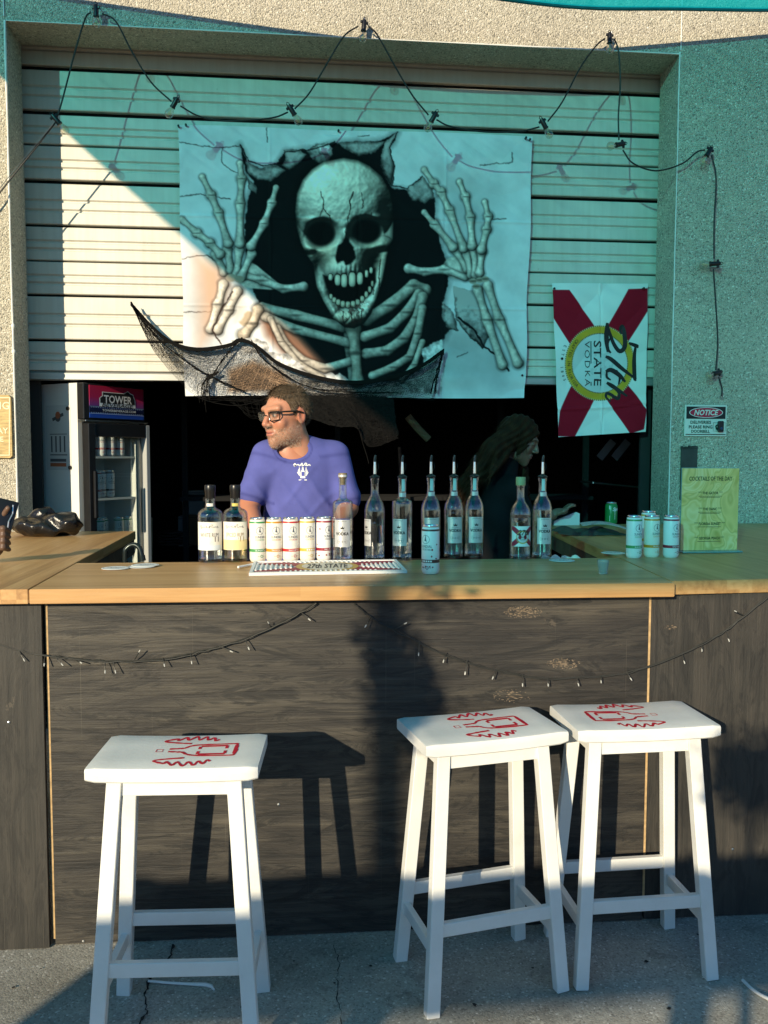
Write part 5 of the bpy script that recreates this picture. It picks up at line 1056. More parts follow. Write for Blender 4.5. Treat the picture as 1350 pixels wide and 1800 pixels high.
for t, v in (('*** THE GATOR ***', .70), ('*** THE DANC ***', .505), ('*** FLORIDA SUNSET ***', .325), ('*** GEORGIA PEACH ***', .148)):
    F.add(text(t, width=.045*len(t)+.10, height=.036, bold=.03), 0, v); F.build('lettering', mat('menu_ink', (.05, .06, .02), .6), mn, csE); F = Flat(); F.rect(-.42, v-.042, .40, v-.036); F.rect(-.36, v-.058, .34, v-.053) if v > .4 else None
F.build('lettering', mat('menu_ink', (.05, .06, .02), .6), mn, csE)
# ------------------------------------------------------------------ drinks fridge just inside the opening
FLp = atY(148, 700, 4.80); FRp = atY(256, 700, 5.17); fdir = Vector((FRp.x-FLp.x, FRp.y-FLp.y, 0)); FWd = fdir.length; frz = math.atan2(fdir.y, fdir.x)
fr = empty('drinks_fridge', (FLp.x, FLp.y, 0), 'upright glass-door drinks fridge with lit red and blue header sign', 'fridge', rz=frz)
FWH = mat('fridge_white', (.74, .74, .70), .4, vary=.04, vscale=3); FBK = mat('fridge_black', (.014, .014, .015), .35, vary=.2, vscale=15); FD, FH, HD = .36, 1.93, 1.672
def fz(py): return atY(200, py, 4.97).z
HD = fz(741); FH = 1.838; HB = FH-HD; T = .03
m = MB(); m.box((T/2, FD/2+.03, FH/2), (T, FD-.06, FH)); m.build('side_panel', FWH, fr); m = MB(); m.box((FWd-T/2, FD/2+.03, FH/2), (T, FD-.06, FH)); m.build('side_panel', FWH, fr)
m = MB(); m.box((FWd/2, FD-.015, FH/2), (FWd-2*T, .03, FH)); m.build('back_panel', FWH, fr); m = MB(); m.box((FWd/2, FD/2, .06), (FWd-2*T-.002, FD-.07, .12)); m.build('bottom', FBK, fr); m = MB(); m.box((FWd/2, FD/2+.02, HD+HB/2), (FWd-2*T-.002, FD-.12, HB-.005)); m.build('head_box', FBK, fr)
fcx = FWd/2; m = MB(); m.box((fcx, .035, HD+HB/2), (FWd+.002, .05, HB), bev=.004); hd = m.build('header', FBK, fr)
# header graphic
NX0, NX1 = .085*FWd, .965*FWd; Hh = HB-.02
g3 = NG('header_print'); sx = g3.n('ShaderNodeSeparateXYZ', {'Vector': g3.tc}).outputs[2]; HP = g3.out(g3.ramp(g3.n('ShaderNodeMapRange', {'Value': sx, 'From Min': HD+.005, 'From Max': FH}).outputs[0], [(0, (.02, .07, .36)), (.16, (.02, .07, .36)), (.17, (.01, .012, .03)), (.36, (.012, .02, .08)), (.37, (.16, .05, .22)), (.62, (.42, .02, .08)), (1, (.50, .02, .06))]), .25)
m = MB(); m.box(((NX0+NX1)/2, .0085, HD+HB/2), (NX1-NX0, .003, Hh)); m.build('header_sign', HP, fr)
def hs(u, v, l=.0005): return (NX0+(NX1-NX0)*u, .0068-l, HD+.010+Hh*v)
TWH = mat('header_white', (.76, .76, .74), .4); F = Flat(); F.poly([(.17, .36), (.17, .62), (.22, .70), (.22, .82), (.62, .82), (.70, .90), (.74, .84), (.80, .80), (.82, .70), (.84, .62), (.84, .36)]); F.build('logo_border', TWH, lambda u, v: hs(u, v, .0008), fr)
F = Flat(); F.poly([(.185, .47), (.185, .62), (.235, .69), (.235, .80), (.62, .80), (.70, .88), (.74, .81), (.79, .78), (.805, .69), (.825, .62), (.825, .47)]); F.build('logo_ground', INK, lambda u, v: hs(u, v, .0014), fr)
F = Flat(); F.add(text('TOWER', width=.52, height=.25, bold=.02), .51, .60); F.build('lettering', TWH, lambda u, v: hs(u, v, .0022), fr); F = Flat(); F.add(text('TOWERBEVERAGE.COM', width=.62, height=.07, bold=.01), .53, .245); F.build('lettering', TWH, lambda u, v: hs(u, v, .0022), fr)
F = Flat(); F.add(text('BEVERAGE', width=.58, height=.11, bold=.02, shear=.2), .505, .415); F.build('lettering', INK, lambda u, v: hs(u, v, .0018), fr)
F = Flat(); F.rect(.0, .125, 1, .140); F.rect(0, .345, .17, .355); F.rect(.84, .345, 1, .355)
for k in range(24): F.rect(.02+k*.0405, .155, .04+k*.0405, .170); F.rect(.02+k*.0405, .315, .04+k*.0405, .330)
F.build('stripes', mat('header_lightblue', (.35, .45, .65), .4), lambda u, v: hs(u, v, .0011), fr)
# door: black frame with glass, silver strip above, handle side
DT = HD-.012; m = MB(); m.box((fcx, .02, DT+.004), (FWd+.012, .06, .010), bev=.002); m.build('trim_strip', STEEL, fr)
m = MB(); m.box((.045*FWd+.003, .0, (DT+.1)/2), (.105*FWd, .05, DT-.12), bev=.003); m.build('door_frame', FBK, fr); m = MB(); m.box((FWd-.012, .0, (DT+.1)/2), (.03, .045, DT-.12), bev=.003); m.build('door_frame', mat('door_grey', (.40, .41, .40), .4), fr)
m = MB(); m.box((fcx+.01, .0, DT-.045), (FWd*.84, .045, .075), bev=.003); m.build('door_frame', FBK, fr); m = MB(); m.box((fcx, .0, .12), (FWd*.80, .045, .07), bev=.003); m.build('door_frame', FBK, fr)
m = MB(); m.box((.07*FWd, -.036, DT-.40), (.024, .016, .26), bev=.004); m.build('handle', FBK, fr)
m = MB(); m.box((fcx+.01, .012, (DT+.1)/2), (FWd*.84, .006, DT-.25)); m.build('glass_pane', m_thin('fridge_glass', (.90, .95, .94), .10), fr)
WIRE = mat('shelf_wire', (.74, .75, .73), .35); shelf_z = []
for py in (806, 880, 965):
    z = fz(py)-.0; shelf_z.append(z); m = MB(); m.box((fcx, .07, z), (FWd-2*T-.006, .008, .012)); m.box((fcx, FD-.06, z), (FWd-2*T-.006, .008, .012))
    for k in range(16): x = T+.012+(FWd-2*T-.024)*k/15; m.box((x, FD/2+.005, z+.002), (.004, FD-.13, .005))
    m.build('wire_shelf', WIRE, fr)
for s_ in (T+.004, FWd-T-.004): m = MB(); m.box((s_, .10, HD/2), (.008, .012, HD-.2)); m.build('shelf_track', WIRE, fr)
# poster on the fridge side
m = MB(); m.box((-.0012, .215, 1.54), (.0015, .20, .36)); m.build('poster', mat('poster_paper', (.62, .62, .60), .6), fr)
F = Flat(); F.line([(-.045, .10), (.045, .13)], .018); F.add(ring2d(0, .11, 0, .022, 16)); F.line([(-.07, .02), (.07, .02)], .004)
for k in range(4): F.line([(-.055+k*.035, .01), (-.055+k*.035, -.08)], .012)
F.line([(-.07, -.095), (.07, -.095)], .006); F.line([(-.07, -.125), (.06, -.125)], .016); F.build('poster_print', mat('poster_ink', (.10, .10, .11), .6), lambda u, v: (-.0026, .215-u, 1.54+v), fr)
F = Flat(); F.add(ring2d(0, .125, 0, .020, 16)); F.line([(-.07, -.15), (.06, -.15)], .02); F.build('poster_accent', mat('poster_orange', (.45, .13, .06), .6), lambda u, v: (-.0030, .215-u, 1.54+v), fr)
for y, z in ((.130, 1.70), (.122, 1.375)): m = MB(); m.lathe([(.012, 0), (.011, .006), (.002, .007)], 12); m.build('magnet', BLKPL, fr, loc=(-.0035, y, z), rot=(0, R(-90), 0))
# cans in the fridge
FI = fr.matrix_basis if False else Matrix.Translation(fr.location) @ Matrix.Rotation(frz, 4, 'Z')
def fcan(x, y, sh, body, bc, a0, label, sp=False):
    w = FI @ Vector((x, y, shelf_z[sh]+.0075)); e = empty('cocktail_can', w, label, 'can', 'slim cans inside the fridge', rz=frz-R(35)); can_mesh(e, body, bc, a0, 'SUNDIAL', sp)
x1 = .22*FWd+.085
fcan(x1, .09, 0, CANB, C_R, .3, 'can with red band on the upper fridge shelf, next to the door frame'); fcan(x1+.072, .09, 0, CANB, C_R, .2, 'can with red band on the upper fridge shelf, second along'); fcan(x1+.140, .09, 0, CANB, C_R, .3, 'can with red band on the upper fridge shelf, last along')
fcan(x1-.02, .11, 1, CANB, C_R, .9, 'can with red band on the middle fridge shelf by the frame'); fcan(x1+.048, .15, 1, CANB, C_B, .3, 'spotted can on the middle fridge shelf, second along', True); fcan(x1+.115, .15, 1, CANB, C_B, .3, 'spotted can on the middle fridge shelf, last along', True)
fcan(x1+.01, .12, 2, CANW, C_G, .3, 'can with green band on the lower fridge shelf by the frame'); fcan(x1+.08, .17, 2, CANW, C_G, .3, 'can with green band on the lower fridge shelf, set back'); fcan(x1+.150, .12, 2, CANW, C_G, .3, 'can with green band on the lower fridge shelf, third along'); fcan(x1+.218, .12, 2, CANW, C_G, .35, 'can with green band on the lower fridge shelf at the glass edge')

# ------------------------------------------------------------------ smooth organic shapes: distance fields meshed with surface nets
def smin(a, b, k): h = np.clip(.5+.5*(b-a)/k, 0, 1); return b*(1-h)+a*h-k*h*(1-h)
def smax(a, b, k): return -smin(-a, -b, k)
def ell(P, c, r): q = P-np.asarray(c, P.dtype); r = np.asarray(r, P.dtype); k0 = np.sqrt(((q/r)**2).sum(-1)); k1 = np.sqrt(((q/(r*r))**2).sum(-1))+1e-9; return k0*(k0-1)/k1
def cap(P, a, b, ra, rb=None):
    a = np.asarray(a, P.dtype); b = np.asarray(b, P.dtype); rb = ra if rb is None else rb; q = P-a; e = b-a; t = np.clip((q@e)/(e@e), 0, 1); return np.sqrt(((q-t[..., None]*e)**2).sum(-1))-(ra+(rb-ra)*t)
def chain(P, pts, rs, k=.01):
    d = None
    for i in range(len(pts)-1):
        c = cap(P, pts[i], pts[i+1], rs[i], rs[i+1]); d = c if d is None else smin(d, c, k)
    return d
def surface_nets(f, lo, hi, h):
    lo = np.array(lo, np.float32); n = np.ceil((np.array(hi)-lo)/h).astype(int)+1; ax = [lo[i]+h*np.arange(n[i], dtype=np.float32) for i in range(3)]
    V = np.empty(tuple(n), np.float32); YY, ZZ = np.meshgrid(ax[1], ax[2], indexing='ij')
    for i0 in range(0, n[0], 8):
        i1 = min(n[0], i0+8); X = np.broadcast_to(ax[0][i0:i1, None, None], (i1-i0, n[1], n[2])); P = np.stack([X, np.broadcast_to(YY, X.shape), np.broadcast_to(ZZ, X.shape)], -1); V[i0:i1] = f(P)
    S = V < 0; c = [(i, j, k) for i in (0, 1) for j in (0, 1) for k in (0, 1)]; sl = lambda A, o: A[o[0]:n[0]-1+o[0], o[1]:n[1]-1+o[1], o[2]:n[2]-1+o[2]]
    cnt = sum(sl(S, o).astype(np.int8) for o in c); act = (cnt > 0) & (cnt < 8); ids = np.full(act.shape, -1, np.int64); I = np.argwhere(act); ids[act] = np.arange(len(I)); acc = np.zeros((len(I), 3)); num = np.zeros(len(I))
    for o1 in c:
        for a_ in range(3):
            if o1[a_]: continue
            o2 = list(o1); o2[a_] = 1; va = sl(V, o1)[act]; vb = sl(V, tuple(o2))[act]; x = (va < 0) != (vb < 0); t = np.where(x, va/(va-vb+1e-12), 0); p = np.array(o1, float)[None].repeat(len(I), 0); p[:, a_] += t; acc += np.where(x[:, None], p, 0); num += x
    vert = lo+h*(I+acc/num[:, None]); faces = []
    for a_ in range(3):
        b_, c_ = [(1, 2), (2, 0), (0, 1)][a_]; s0 = [slice(None)]*3; s1 = [slice(None)]*3; s0[a_] = slice(0, -1); s1[a_] = slice(1, None); A, B = S[tuple(s0)], S[tuple(s1)]; X = np.argwhere(A != B); X = X[(X[:, b_] > 0) & (X[:, c_] > 0) & (X[:, b_] < n[b_]-1) & (X[:, c_] < n[c_]-1)]
        def g_(db, dc): q = X.copy(); q[:, b_] -= db; q[:, c_] -= dc; return ids[q[:, 0], q[:, 1], q[:, 2]]
        q = np.stack([g_(1, 1), g_(0, 1), g_(0, 0), g_(1, 0)], 1); fl = A[X[:, 0], X[:, 1], X[:, 2]]; q[~fl] = q[~fl][:, ::-1]; faces.append(q)
    F = np.concatenate(faces); F = F[(F >= 0).all(1)]; return vert, F
def netmesh(name, parts, m, parent, colf=None):
    """parts: list of (verts, faces, colours) joined into one mesh object"""
    vs, fs, cs, o = [], [], [], 0
    for v, f, c in parts: vs.append(v); fs.append(f+o); cs.append(c); o += len(v)
    v = np.concatenate(vs); f = np.concatenate(fs); me = bpy.data.meshes.new(name); me.from_pydata(v.tolist(), [], f.tolist()); me.polygons.foreach_set('use_smooth', np.ones(len(f), bool)); me.update()
    if cs[0] is not None: a = me.color_attributes.new('Col', 'FLOAT_COLOR', 'POINT'); c = np.concatenate(cs); a.data.foreach_set('color', np.concatenate([c, np.ones((len(c), 1))], 1).ravel().astype(np.float32))
    ob = bpy.data.objects.new(name, me); COL.objects.link(ob); me.materials.append(m)
    if parent: ob.parent = parent
    return ob
def mixc(c, m, k): m = np.clip(m, 0, 1)[:, None]; return c*(1-m)+np.asarray(k)*m
def hnoise(P, s): return .5+.25*(np.sin(P[..., 0]*s+2*np.sin(P[..., 1]*s*.7))+np.sin(P[..., 2]*s*1.1+2*np.sin(P[..., 0]*s*.6)))

# head built facing -y, about its own centre
def head_sdf(P, fem=False):
    w = .93 if fem else .95; A = np.abs(P[..., 0]); Q = P.copy(); Q[..., 0] = A
    d = ell(P, (0, .016, .030), (.074*w, .094, .086)); d = smin(d, ell(P, (0, -.030, -.020), (.060*w, .062, .080)), .03); d = smin(d, ell(P, (0, -.046, -.076), (.046*w, .046, .038)), .03)
    d = smin(d, cap(P, (0, -.082, -.096), (0, -.080, -.104), .014 if fem else .017), .022); d = smin(d, ell(Q, (.048*w, -.020, -.070), (.014, .035, .028)), .025)
    d = smin(d, cap(Q, (.006, -.087, .030), (.042, -.072, .034), .010 if fem else .013), .014); d = smin(d, ell(Q, (.040*w, -.066, -.022), (.022, .018, .022)), .02)
    d = smax(d, -ell(Q, (.031, -.108, .010), (.019, .022, .014)), .012); d = smin(d, ell(Q, (.031, -.0775, .009), (.0135, .0135, .0125)), .004)
    d = smin(d, cap(P, (0, -.092, .016), (0, -.112, -.020), .0075, .0115), .012); d = smin(d, ell(Q, (.0125, -.100, -.026), (.0085, .011, .0075)), .008)
    d = smin(d, chain(Q, [(0, -.0965, -.050), (.012, -.093, -.051), (.022, -.085, -.055)], [.0055, .0048, .003]), .006); d = smin(d, chain(Q, [(0, -.0955, -.063), (.012, -.092, -.062), (.022, -.085, -.058)], [.0070, .006, .003]), .007)
    d = smax(d, -chain(Q, [(0, -.106, -.0568), (.012, -.1025, -.0568), (.024, -.091, -.0568)], [.0030, .0026, .0018]), .003)
    e = ell(Q, (.076*w, .014, -.004), (.011, .021, .033)); e = smax(e, -ell(Q, (.088*w, .010, -.002), (.008, .012, .021)), .006); d = smin(d, e, .006)
    return d
def place(v, M): return v @ np.array(M.to_3x3()).T+np.array(M.translation)

# ---------------------------------------------------------------- the barman
SKIN = mat('skin', rough=.42, attr=True, bump=.08, bscale=500, sub=.12); HAIRM = mat('hair', rough=.7, attr=True, spec=.15); SHIRT = mat('shirt_cotton', (.085, .095, .36), .85, attr=True, vary=.10, vscale=14, bump=.12, bscale=300, spec=.12)
manY = 3.65; mh = atY(503, 731, manY)                               # centre of the head
man = empty('person', (atY(530, 900, manY).x, manY+.04, 0), 'barman in purple-blue t-shirt and black glasses looking aside behind the bar', 'person')
O_ = np.array(man.location); HM = Matrix.Translation(mh) @ Euler((R(7), R(0), R(-50)), 'XYZ').to_matrix().to_4x4() if False else Matrix.Translation(mh) @ Matrix.Rotation(R(-50), 4, 'Z') @ Matrix.Rotation(R(9), 4, 'X') @ Matrix.Scale(1.07, 4)
hv, hf = surface_nets(lambda P: smin(head_sdf(P), cap(P, (0, .022, -.075), (.012, .045, -.185), .054, .058), .03), (-.10, -.135, -.20), (.10, .125, .135), .0032)
L_ = hv; x, y, z = np.abs(L_[:, 0]), L_[:, 1], L_[:, 2]; n_ = hnoise(L_, 60); c = np.tile(np.array([.50, .235, .145]), (len(L_), 1)); c = mixc(c, .5*n_, (.47, .19, .11)); c = mixc(c, .55*((x > .068) & (y > -.012)), (.50, .16, .10))
c = mixc(c, .35*np.exp(-((x/.014)**2+((z+.015)/.02)**2))*(y < -.09), (.52, .14, .085)); c = mixc(c, .35*np.exp(-(((x-.042)/.02)**2+((z+.025)/.02)**2))*(y < -.05), (.50, .15, .09))
jaw = 1/(1+np.exp((z+.038+.10*np.clip(y+.06, -.2, 0)*-1-.55*np.clip(y+.035, 0, .05)-.02*(x < .02)*(y < -.085))/.006)); st = np.random.default_rng(5).random(len(L_))
beard = .8*jaw*(y < .010)*(z > -.125)*(1-np.exp(-((x/.024)**2+((z+.0565)/.012)**2))*(y < -.08)); c = mixc(c, beard*(.16+.50*st), np.where(st[:, None] > .55, np.array([.44, .33, .25]), np.array([.24, .14, .09])))
mst = np.exp(-(((x-.012)/.020)**4+((z+.041)/.006)**2))*(y < -.08); c = mixc(c, .45*mst*st, (.30, .24, .18)); lip = np.exp(-((x/.021)**4+((z+.057)/.010)**2))*(y < -.086); c = mixc(c, .75*lip, (.46, .13, .11)); c = mixc(c, np.exp(-((x/.022)**4+((z+.0568)/.0022)**2))*(y < -.085), (.08, .02, .02))
br = np.exp(-(((x-.030)/.018)**4+((z-.029)/.0042)**2))*(y < -.068); c = mixc(c, .75*br, (.17, .11, .06)); eye = (((x-.031)/.0100)**2+((z-.008)/.0034)**2 < 1) & (y < -.07); c = mixc(c, eye*1.0, (.36, .33, .30)); ir = (((x-.030)/.0055)**2+((z-.009)/.0052)**2 < 1) & (y < -.07); c = mixc(c, ir*1.0, (.05, .05, .05)); lid = np.abs(np.hypot((x-.031)/.0125, (z-.009)/.0056)-1) < .2; c = mixc(c, .7*(lid & (y < -.068)), (.24, .08, .05))
head = (place(hv, HM)-O_, hf, c)
# torso, arms and hands of the same body, kept just inside the shirt
sx_ = lambda px, py, Y: np.array(atY(px, py, Y))-O_
shL, shR = sx_(466, 800, manY+.03), sx_(590, 800, manY+.07); neckb = np.array(mh)-O_+np.array([.03, .05, -.17]); elL = sx_(438, 893, manY-.01); elR = sx_(611, 893, manY+.02); wrL = sx_(452, 932, manY-.17); wrR = sx_(588, 935, manY-.18)
tc_ = (shL+shR)/2; 
def torso(P, g=0.0):
    d = chain(P, [shL+[.035, 0, -.03], shR+[-.035, 0, -.03]], [.066+g, .066+g]); d = smin(d, ell(P, tc_+[0, .01, -.13], (.162+g, .110+g, .20+g)), .05); d = smin(d, ell(P, tc_+[.0, .0, -.36], (.164+g, .120+g, .24+g)), .06); d = smin(d, chain(P, [neckb+[0, .01, .02], shL+[.05, .01, .0]], [.055+g, .052+g]), .05); return smin(d, chain(P, [neckb+[0, .01, .02], shR+[-.05, .01, 0]], [.055+g, .052+g]), .05)
def fingers(P, w, side):
    d = ell(P, w+[side*.010, -.045, -.020], (.036, .045, .017))
    for k, (dx, L2) in enumerate(((-.027, .060), (-.009, .068), (.009, .064), (.026, .052))): b = w+[side*.010+dx, -.080, -.022]; d = smin(d, chain(P, [b, b+[0, -L2*.5, -.004], b+[0, -L2*.85, -.020]], [.0098, .0088, .0072]), .006)
    b = w+[-side*-.0+side*.040, -.035, -.018]; return smin(d, chain(P, [w+[side*.022, -.018, -.014], b+[side*.010, -.020, 0], b+[side*.004, -.045, -.004]], [.013, .011, .009]), .008)
def armsf(P):
    d = chain(P, [shL, elL, wrL], [.050, .042, .029], .02); d = smin(d, chain(P, [shR, elR, wrR], [.050, .043, .029], .02), .01); d = smin(d, fingers(P, wrL, 1), .02); return smin(d, fingers(P, wrR, -1), .02)
bl_, bh_ = np.minimum.reduce([shL, shR, elL, wrL, wrR])-.20, np.maximum.reduce([shL, shR, elR, wrR])+.16; bl_[2] = 0.93
v, f = surface_nets(lambda P: smin(smin(torso(P, -.012), armsf(P), .03), cap(P, neckb, neckb+[-.02, -.02, .07], .055, .052), .04), bl_, bh_, .0065); n_ = hnoise(v, 40); c = np.tile(np.array([.45, .185, .105]), (len(v), 1)); c = mixc(c, .4*n_, (.40, .15, .085))
netmesh('body', [head, (v, f, c)], SKIN, man)
# t-shirt: torso and short sleeves with pulled folds, open at neck, sleeves and hem
nkc = np.array(mh)-O_+np.array([.022, .028, -.150])
def shirt(P):
    fold = -.0040*np.exp(-((np.sin(P[..., 0]*19+P[..., 2]*8+1.3*np.sin(P[..., 2]*10+P[..., 0]*6)))/.35)**2)-.0032*np.exp(-((np.sin(P[..., 0]*9-P[..., 2]*17+.6+1.2*np.sin(P[..., 0]*12)))/.28)**2)+.003*np.sin(P[..., 0]*40+P[..., 2]*31)
    d = torso(P, .004); dl = elL-shL; dr = elR-shR; s = chain(P, [shL, shL+dl*.72], [.058, .062], .02); s = smin(s, chain(P, [shR, shR+dr*.80], [.058, .064], .02), .02); d = smin(d, s, .035)+fold*np.clip((shL[2]+.02-P[..., 2])*6, .25, 1)
    e = ell(P, nkc, (.078, .092, .050)); d = smax(d, -e, .006); return np.maximum(d, .80-P[..., 2])
bl_, bh_ = np.minimum(shL, elL)-.16, np.maximum(shR, elR)+.17; bl_[2] = .79; bh_[2] = shL[2]+.16
v, f = surface_nets(shirt, bl_, bh_, .0058)
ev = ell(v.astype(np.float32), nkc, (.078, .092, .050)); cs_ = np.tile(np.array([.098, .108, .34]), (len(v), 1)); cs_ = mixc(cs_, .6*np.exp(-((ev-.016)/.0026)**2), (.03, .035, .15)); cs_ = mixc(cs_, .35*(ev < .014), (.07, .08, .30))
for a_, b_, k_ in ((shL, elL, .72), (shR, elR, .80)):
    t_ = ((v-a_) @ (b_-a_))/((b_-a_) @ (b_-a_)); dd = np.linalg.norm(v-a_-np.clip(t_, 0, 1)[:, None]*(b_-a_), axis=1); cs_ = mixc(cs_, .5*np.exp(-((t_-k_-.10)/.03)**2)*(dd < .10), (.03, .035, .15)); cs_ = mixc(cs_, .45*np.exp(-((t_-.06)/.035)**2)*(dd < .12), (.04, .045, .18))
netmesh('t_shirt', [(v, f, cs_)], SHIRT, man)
# collar ribbing, chest emblem follow the shirt's surface
def shirt_front(x, z):
    y = np.linspace(-.30, .15, 220); P = np.stack([np.full(220, x), y, np.full(220, z)], -1).astype(np.float32); d = shirt(P); k = np.argmax(d < 0); return y[k] if d[k] < 0 else 0.0
ctr = sx_(532, 831, manY-.09)
F = Flat(); F.line(smooth_path([(-.040, .030), (-.035, .038), (-.030, .030), (-.037, .025), (-.028, .031), (-.020, .034), (-.014, .028), (-.008, .034), (-.002, .040), (-.003, .028), (.006, .032), (.012, .040), (.018, .036), (.012, .030), (.022, .030), (.028, .034), (.034, .028)], 3), .0048)
F.poly([(-.011, -.026), (.011, -.026), (.010, 0), (.004, .012), (.004, .022), (-.004, .022), (-.004, .012), (-.010, 0)]); F.line([(-.018, -.034), (.018, -.034)], .004)
for s_ in (1, -1):
    for k in range(4): F.line([(s_*.013, -.016+k*.006), (s_*(.024-.003*k), .000+k*.007)], .004)
F.build('chest_print', mat('print_white', (.78, .78, .76), .7), lambda u, v: (ctr[0]+u*.95, shirt_front(ctr[0]+u*.95, ctr[2]+v*.95)-.0022, ctr[2]+v*.95), man)
F = Flat(); F.rect(-.006, -.016, .006, .002); F.build('chest_print_gap', mat('shirt_blue', (.085, .095, .36), .85), lambda u, v: (ctr[0]+u*.95, shirt_front(ctr[0]+u*.95, ctr[2]+v*.95)-.0062, ctr[2]+v*.95), man)
# trousers and shoes below the counter
def legsf(P):
    h = np.array([tc_[0], .03, .90]); d = ell(P, h, (.165, .115, .12))
    for s_ in (-1, 1): d = smin(d, chain(P, [h+[s_*.085, 0, -.05], h+[s_*.10, -.01, -.45], h+[s_*.105, .02, -.82]], [.088, .062, .052], .02), .03)
    return d
v, f = surface_nets(legsf, (tc_[0]-.30, -.2, .03), (tc_[0]+.30, .25, 1.06), .016); netmesh('trousers', [(v, f, None)], mat('trouser_grey', (.05, .05, .055), .85, vary=.1), man)
for s_ in (-1, 1): m = MB(); m.box((tc_[0]+s_*.105, -.02, .045), (.095, .27, .085), bev=.03, seg=2); m.build('shoe', BLACK, man, smooth=60)
# short hair: a thin cap plus strands
HL = np.array([(-.12, .106), (-.085, .099), (-.066, .088), (-.050, .072), (-.036, .058), (-.026, .020), (-.012, .002), (-.006, .034), (.020, .036), (.036, .006), (.05, -.034), (.075, -.058), (.12, -.066)])
def hairf(P):
    d = ell(P, (0, .016, .030), (.074, .094, .086)); d = smin(d, ell(P, (0, -.030, -.020), (.060, .062, .080)), .03)-.0030-.0012*hnoise(P, 150)-.006*np.clip((P[..., 2]-.085)*14, 0, 1)*np.clip((-P[..., 1]+.03)*12, 0, 1); hl = np.interp(P[..., 1], HL[:, 0], HL[:, 1]).astype(P.dtype); return smax(d, (hl-P[..., 2])*.75, .006)
v, f = surface_nets(hairf, (-.10, -.11, -.09), (.10, .13, .15), .0036); rg = np.random.default_rng(3)
def strands(v, f, n, L0, L1, w, dirf, cols, seed=1):
    rg = np.random.default_rng(seed); fi = rg.integers(0, len(f), n); a, b, cc = v[f[fi, 0]], v[f[fi, 1]], v[f[fi, 2]]; nn = np.cross(b-a, cc-a); nn /= np.linalg.norm(nn, axis=1)[:, None]+1e-9; p = (a+b+cc)/3; d = dirf(p, nn)+rg.normal(0, .22, (n, 3)); d /= np.linalg.norm(d, axis=1)[:, None]; s_ = np.cross(d, nn); s_ /= np.linalg.norm(s_, axis=1)[:, None]+1e-9; Ln = rg.uniform(L0, L1, n)[:, None]
    V = np.concatenate([p-s_*w, p+s_*w, p+d*Ln+nn*.001], 1).reshape(-1, 3); Ff = np.arange(3*n).reshape(-1, 3); ci = rg.integers(0, len(cols), n); return V, Ff, np.repeat(np.asarray(cols)[ci], 3, 0)
hc = [(.070, .048, .030), (.10, .070, .044), (.055, .038, .024), (.13, .095, .062), (.16, .12, .085)]
V, Ff, Cc = strands(v, f, 9000, .008, .018, .0009, lambda p, nn: nn*.16+np.stack([.25*np.sign(p[:, 0])*(p[:, 2] < .09), .45-1.5*(p[:, 2] > .07)*(p[:, 1] < .02), -.9+.9*(p[:, 2] > .085)], 1), hc, 2)
def tri4(Ff): return np.concatenate([Ff, Ff[:, 2:3]], 1)
hb = np.tile(np.array([.070, .048, .030]), (len(v), 1)); hb = mixc(hb, hnoise(v, 220), (.11, .075, .047)); hb = mixc(hb, .5*(v[:, 2] < .03), (.20, .16, .12))
def joined(name, parts, m, parent):
    vs, fs, cs, o = [], [], [], 0
    for v_, f_, c_ in parts: vs.append(v_); fs += (f_+o).tolist(); cs.append(c_); o += len(v_)
    v_ = np.concatenate(vs); me = bpy.data.meshes.new(name); me.from_pydata(v_.tolist(), [], fs); me.polygons.foreach_set('use_smooth', np.ones(len(fs), bool)); me.update(); a = me.color_attributes.new('Col', 'FLOAT_COLOR', 'POINT'); a.data.foreach_set('color', np.concatenate([np.concatenate(cs), np.ones((len(v_), 1))], 1).ravel().astype(np.float32))
    ob = bpy.data.objects.new(name, me); COL.objects.link(ob); me.materials.append(m); ob.parent = parent; return ob
joined('hair', [(place(v, HM)-O_, f, hb), (place(V, HM)-O_, Ff, Cc)], HAIRM, man)
# stubble hairs
sel = np.where(beard[hf].mean(1) > .5)[0]
V, Ff, Cc = strands(hv, hf[sel], 3200, .0025, .0050, .0006, lambda p, nn: nn*.8+np.array([0, 0, -.7]), [(.46, .38, .30), (.28, .20, .14), (.15, .10, .07), (.50, .44, .37)], 4); joined('stubble', [(place(V, HM)-O_, Ff, Cc)], HAIRM, man)
# glasses
GF = mat('glasses_frame', (.010, .010, .010), .2); m = MB(); H4 = lambda p: tuple(HM @ Vector(p)-Vector(O_))
for s_ in (-1, 1):
    rect = [(s_*(.033+dx), -.104+.010*abs(dx)/.025+(.012 if dx*1 > .02 else 0), .006+dz) for dx, dz in ((-.022, .016), (0, .0175), (.026, .016), (.027, 0), (.022, -.014), (0, -.017), (-.018, -.014), (-.023, 0), (-.022, .016))]; m.tube([H4(p) for p in rect], .0026, 6); m.tube([H4(rect[0]), H4(rect[1]), H4(rect[2])], .0040, 6)
    m.tube([H4((s_*.060, -.090, .020)), H4((s_*.076, -.070, .021)), H4((s_*.082, -.01, .016)), H4((s_*.082, .018, .006))], .0036, 6)
m.tube([H4((-.011, -.106, .012)), H4((0, -.110, .014)), H4((.011, -.106, .012))], .0022, 6); gl = m.build('glasses', GF, man, smooth=True)
